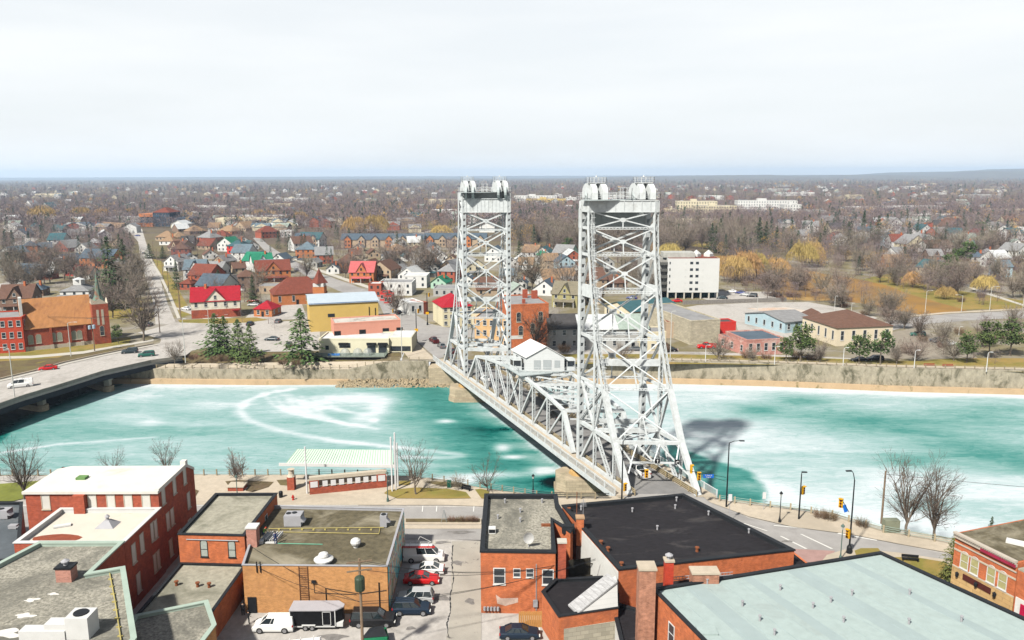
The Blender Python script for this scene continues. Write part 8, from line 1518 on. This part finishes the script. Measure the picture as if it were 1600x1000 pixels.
# ---- woods: sample positions; the 300 largest become trees of their own, the rest one mass
TR = []; rt_ = random.Random(11)
OC = np.array([(x, y, r) for x, y, r in OCC])
ROADP = [[G(x, y) for x, y in p] for p in ([(258, 505), (252, 470), (236, 425), (226, 400), (220, 375), (206, 357)], [(405, 380), (432, 400), (500, 432), (560, 458), (610, 480), (640, 508), (680, 545)], [(1380, 512), (1450, 499), (1600, 490)], [(1215, 405), (1300, 432), (1400, 456), (1500, 482)], [(-10, 355), (196, 354)])]
def blocked(x, y):
    if (np.hypot(OC[:, 0]-x, OC[:, 1]-y) < OC[:, 2]+.8).any(): return True
    for P_ in ROADP:
        for a, c in zip(P_, P_[1:]):
            dx, dy = c.x-a.x, c.y-a.y; t_ = max(0, min(1, ((x-a.x)*dx+(y-a.y)*dy)/(dx*dx+dy*dy)))
            if math.hypot(x-a.x-t_*dx, y-a.y-t_*dy) < (7.5 if P_ is not ROADP[3] else 7): return True
    return False
def region(px, sp, mix, hm, jit=.25):
    P_ = [G(x, y) for x, y in px]; xs_ = [p.x for p in P_]; ys_ = [p.y for p in P_]; pl = [(p.x, p.y) for p in P_]; n = int((max(xs_)-min(xs_))*(max(ys_)-min(ys_))/sp**2)
    for k in range(n):
        x, y = rt_.uniform(min(xs_), max(xs_)), rt_.uniform(min(ys_), max(ys_))
        if inside(np.array([x]), np.array([y]), pl)[0] and not blocked(x, y):
            kd = rt_.choices(list(mix), list(mix.values()))[0]; TR.append((x, y, hm*rt_.uniform(1-jit, 1+jit), kd))
region([(0, 345), (190, 345), (235, 420), (235, 500), (175, 500), (150, 470), (0, 470)], 10.5, {'bare': 12, 'small': 4, 'spruce': 1.2}, 12)
region([(190, 380), (212, 380), (238, 470), (236, 500), (200, 500), (185, 440)], 12, {'bare': 1}, 11)
region([(262, 400), (300, 360), (430, 350), (560, 440), (430, 480), (300, 490)], 13, {'bare': 8, 'small': 4, 'spruce': 1}, 10)
region([(0, 330), (520, 338), (600, 352), (720, 356), (720, 366), (560, 372), (480, 362), (330, 352), (200, 350), (0, 350)], 12, {'bare': 12, 'willow': .5, 'spruce': .7}, 13)
region([(420, 372), (720, 368), (720, 440), (560, 440)], 13, {'bare': 8, 'small': 3, 'spruce': .5}, 11)
region([(790, 335), (900, 335), (1220, 348), (1180, 400), (1060, 400), (900, 398), (800, 385)], 10.5, {'bare': 14, 'spruce': 1.5, 'willow': .5}, 16)
region([(780, 395), (900, 395), (1030, 410), (1020, 470), (800, 470)], 14, {'bare': 8, 'small': 4, 'spruce': .6}, 11)
region([(1125, 395), (1215, 395), (1235, 415), (1300, 432), (1345, 478), (1240, 470), (1130, 452)], 8, {'bare': 8, 'small': 6, 'bush': 8}, 9)
region([(1200, 350), (1600, 340), (1600, 400), (1400, 418), (1250, 405), (1200, 395)], 11.5, {'bare': 12, 'spruce': 2.4, 'willow': .4}, 13)
region([(1300, 405), (1600, 400), (1600, 475), (1530, 450), (1480, 476), (1420, 455), (1340, 432), (1230, 412)], 8, {'bare': 8, 'small': 5, 'bush': 6, 'willow': .6}, 10.5)
region([(1120, 398), (1240, 385), (1420, 412), (1400, 440), (1290, 428), (1215, 410)], 8, {'bare': 3, 'small': 3, 'willow': 1.8, 'spruce': .7}, 10)
region([(1190, 458), (1240, 462), (1345, 480), (1400, 494), (1370, 498), (1310, 482), (1262, 472), (1200, 472)], 4.5, {'bare': 5, 'small': 3, 'bush': 4}, 8)
region([(1215, 425), (1290, 440), (1345, 455), (1400, 478), (1345, 474), (1240, 460)], 8, {'bare': 6, 'willow': .4, 'bush': 2}, 9)
region([(1130, 440), (1240, 445), (1300, 462), (1240, 466), (1135, 458)], 7.5, {'bare': 5, 'small': 3, 'bush': 3}, 9)
region([(1340, 443), (1400, 452), (1480, 476), (1560, 480), (1600, 470), (1600, 420), (1420, 425)], 9, {'bare': 5, 'small': 5, 'bush': 4}, 10)
region([(1380, 555), (1440, 525), (1600, 505), (1600, 573), (1480, 568)], 8.5, {'small': 6, 'bush': 5, 'bare': 2}, 9)
region([(700, 480), (790, 470), (860, 470), (900, 480), (780, 545), (740, 540)], 22, {'small': 1}, 7)
region([(300, 560), (480, 563), (490, 572), (300, 570)], 5, {'bush': 1}, 2.2)
region([(1100, 557), (1330, 562), (1330, 567), (1100, 562)], 5, {'bush': 1}, 3.2)
region([(850, 548), (1040, 548), (1040, 553), (850, 553)], 6, {'bush': 3, 'small': 1}, 3.6)
region([(340, 500), (470, 498), (470, 560), (400, 560)], 15, {'small': 1}, 8)
region([(1230, 330), (1600, 322), (1600, 345), (1230, 352)], 16, {'bare': 12, 'spruce': .9}, 13); region([(0, 318), (790, 318), (790, 335), (0, 330)], 19, {'bare': 12, 'spruce': 1, 'willow': .25}, 13)
def hgt(kd, h): return h*(1.0 if kd == 'bare' else .6 if kd == 'small' else 1.05 if kd == 'spruce' else .85 if kd == 'willow' else .28 if h > 5 else 1.0)
TR = [(x, y, hgt(k, h), k) for x, y, h, k in TR]; TR.sort(key=lambda t: -t[2]/t[1])
big, rest = [t for t in TR if t[3] != 'bush'][:235], None
bushes = [t for t in TR if t[3] == 'bush'][:70]; chosen = set(map(id, big)) | set(map(id, bushes)); rest = [t for t in TR if id(t) not in chosen]
rows = []
AD = {'bare': 'leafless tree', 'small': 'small leafless tree', 'spruce': 'dark spruce', 'willow': 'golden willow', 'bush': 'brown leafless bush'}
for t in big+bushes: px, py = PJ((t[0], t[1], 0)); rows.append((AD[t[3]], where(px, py), px, t))
g_ = {}
for i, r_ in enumerate(rows): g_.setdefault(r_[:2], []).append(i)
tl = {}
for (a, w_), ids in g_.items():
    ids.sort(key=lambda i: rows[i][2])
    for j, i in enumerate(ids): tl[i] = f'{a} {w_}' if len(ids) == 1 else f'{a} {w_}, {ordinal(j)} from left'
for i, (a, w_, px, t) in enumerate(rows): plant(t[3], (t[0], t[1], 0), t[2]/H0[t[3]], tl[i], 'brown bushes across the canal' if t[3] == 'bush' else 'town and riverside trees across the canal', wsc=rnd.uniform(.85, 1.15))
# ---- the woods that read as one mass
rs = np.random.RandomState(3)
def cloud(n, kind):     # template: n slim quads within a crown of unit height
    a = rs.rand(n)*6.283; u = rs.rand(n)**.5
    if kind == 'spruce': z = rs.rand(n)**1.3; r = .2*(1-z)*u+.01
    else: z = .22+.76*rs.rand(n); r = .42*np.sqrt(np.clip(1-((z-.58)/.44)**2, 0, 1))*u
    return np.stack([r*np.cos(a), r*np.sin(a), z], 1)
def mass(name, label, items, n, sz):
    V, K = [], []
    for x, y, h, kd, tint in items:
        c = cloud(n, kd); up = rs.normal(size=(n, 3)); 
        if kd != 'spruce': up[:, 2] = np.abs(up[:, 2])+.5; up[:, :2] += c[:, :2]*3
        up /= np.linalg.norm(up, axis=1)[:, None]; sd_ = np.cross(up, rs.normal(size=(n, 3))); sd_ /= np.linalg.norm(sd_, axis=1)[:, None]+1e-9
        p = c*[h, h, h]+[x, y, 0]; L_ = (sz[0]*h*(.6+.8*rs.rand(n)))[:, None]; w_ = sz[1]*h*(1.6 if kd == 'spruce' else 1)
        V.append(np.stack([p-up*L_/2-sd_*w_/2, p-up*L_/2+sd_*w_/2, p+up*L_/2+sd_*w_*.2, p+up*L_/2-sd_*w_*.2], 1).reshape(-1, 3)); K.append(np.full(n, tint))
        tr = np.array([[x-.018*h, y, 0], [x+.018*h, y, 0], [x+.006*h, y, .6*h], [x-.006*h, y, .6*h]]); V.append(tr); K.append(np.full(1, .02))
    V = np.concatenate(V); K = np.concatenate(K); nf_ = len(V)//4; me_ = bpy.data.meshes.new(name); me_.vertices.add(len(V)); me_.vertices.foreach_set('co', V.ravel()); me_.loops.add(len(V)); me_.loops.foreach_set('vertex_index', np.arange(len(V))); me_.polygons.add(nf_); me_.polygons.foreach_set('loop_start', np.arange(0, len(V), 4)); me_.update(calc_edges=True)
    a_ = me_.attributes.new('tint', 'FLOAT', 'FACE'); a_.data.foreach_set('value', K.astype(np.float32)); me_.materials.append(MASS); o = bpy.data.objects.new(name, me_); C.objects.link(o); tag(o, label, 'woods', kind='stuff')
MASS = bpy.data.materials.new('mixed_woodland'); MASS.use_nodes = True; t = MASS.node_tree; bs = t.nodes['Principled BSDF']; at_ = nn(t, 'ShaderNodeAttribute', attribute_name='tint'); rp = nn(t, 'ShaderNodeValToRGB'); t.links.new(at_.outputs['Fac'], rp.inputs[0]); t.links.new(rp.outputs[0], bs.inputs['Base Color']); bs.inputs['Roughness'].default_value = .95; bs.inputs['Specular IOR Level'].default_value = .05; e_ = rp.color_ramp.elements
TC = [(0, (.10, .075, .065)), (.25, (.135, .106, .098)), (.5, (.095, .074, .09)), (.72, (.165, .127, .10)), (.8, (.32, .19, .06)), (.86, (.36, .23, .06)), (.9, (.028, .05, .028)), (1, (.018, .036, .022))]
e_[0].color = (*TC[0][1], 1); e_[1].color = (*TC[-1][1], 1)
for p_, c_ in TC[1:-1]: el = e_.new(p_); el.color = (*c_, 1)
def tint(kd): return {'willow': .83, 'spruce': .95}.get(kd, rt_.uniform(.0, .74))
mass('nearer_woods', 'leafless grey-brown woods between the houses across the canal', [(x, y, h, k if k != 'bush' else 'small', tint(k)) for x, y, h, k in rest if y < 620], 330, (.10, .0062))
mass('middle_woods', 'leafless grey-brown woods behind the town houses', [(x, y, h, k, tint(k)) for x, y, h, k in rest if y >= 620], 120, (.13, .012))
far_ = []
for k in range(17500):
    q = rt_.random(); y = (820**-1*(1-q)+7500**-1*q)**-1 if k % 3 else 820*(7500/820)**q; x = rt_.uniform(-.70, .70)*y
    kd = rt_.choices(['bare', 'spruce', 'willow'], [14, 1.1, .35])[0]; far_.append((x, y, rt_.uniform(9, 15)*(1 if y < 2500 else 1.25), kd, tint(kd)))
far_ = [t for t in far_ if not (abs(t[0]-60) < 30 and t[1] < 860)]
mass('far_woods', 'purple-brown far-off woods reaching the horizon', [t for t in far_ if t[1] < 2200], 42, (.20, .032)); mass('far_woods', 'hazy blue-brown woods at the horizon', [t for t in far_ if t[1] >= 2200], 15, (.34, .075))
# wooded ridge
hl = []
for k in range(5200):
    x = rt_.uniform(300, 9500); y = rt_.uniform(7600, 9500); s_ = max(0, min(1, (x-500)/4500)); hl.append((x, y, s_))
# ================================================================ AIR
hz = MB(); hz.box(-16000, 16000, -300, 15500, -8, 150); ho_ = hz.build('haze'); ho_['kind'] = 'stuff'; ho_['label'] = 'pale blue haze over the distant woods and ridge'
m = bpy.data.materials.new('haze'); m.use_nodes = True; t = m.node_tree; t.nodes.clear(); o = nn(t, 'ShaderNodeOutputMaterial'); v = nn(t, 'ShaderNodeVolumePrincipled'); v.inputs['Color'].default_value = (.58, .77, 1, 1); v.inputs['Density'].default_value = .00008; v.inputs['Anisotropy'].default_value = .2; t.links.new(v.outputs[0], o.inputs['Volume']); ho_.data.materials.append(m)
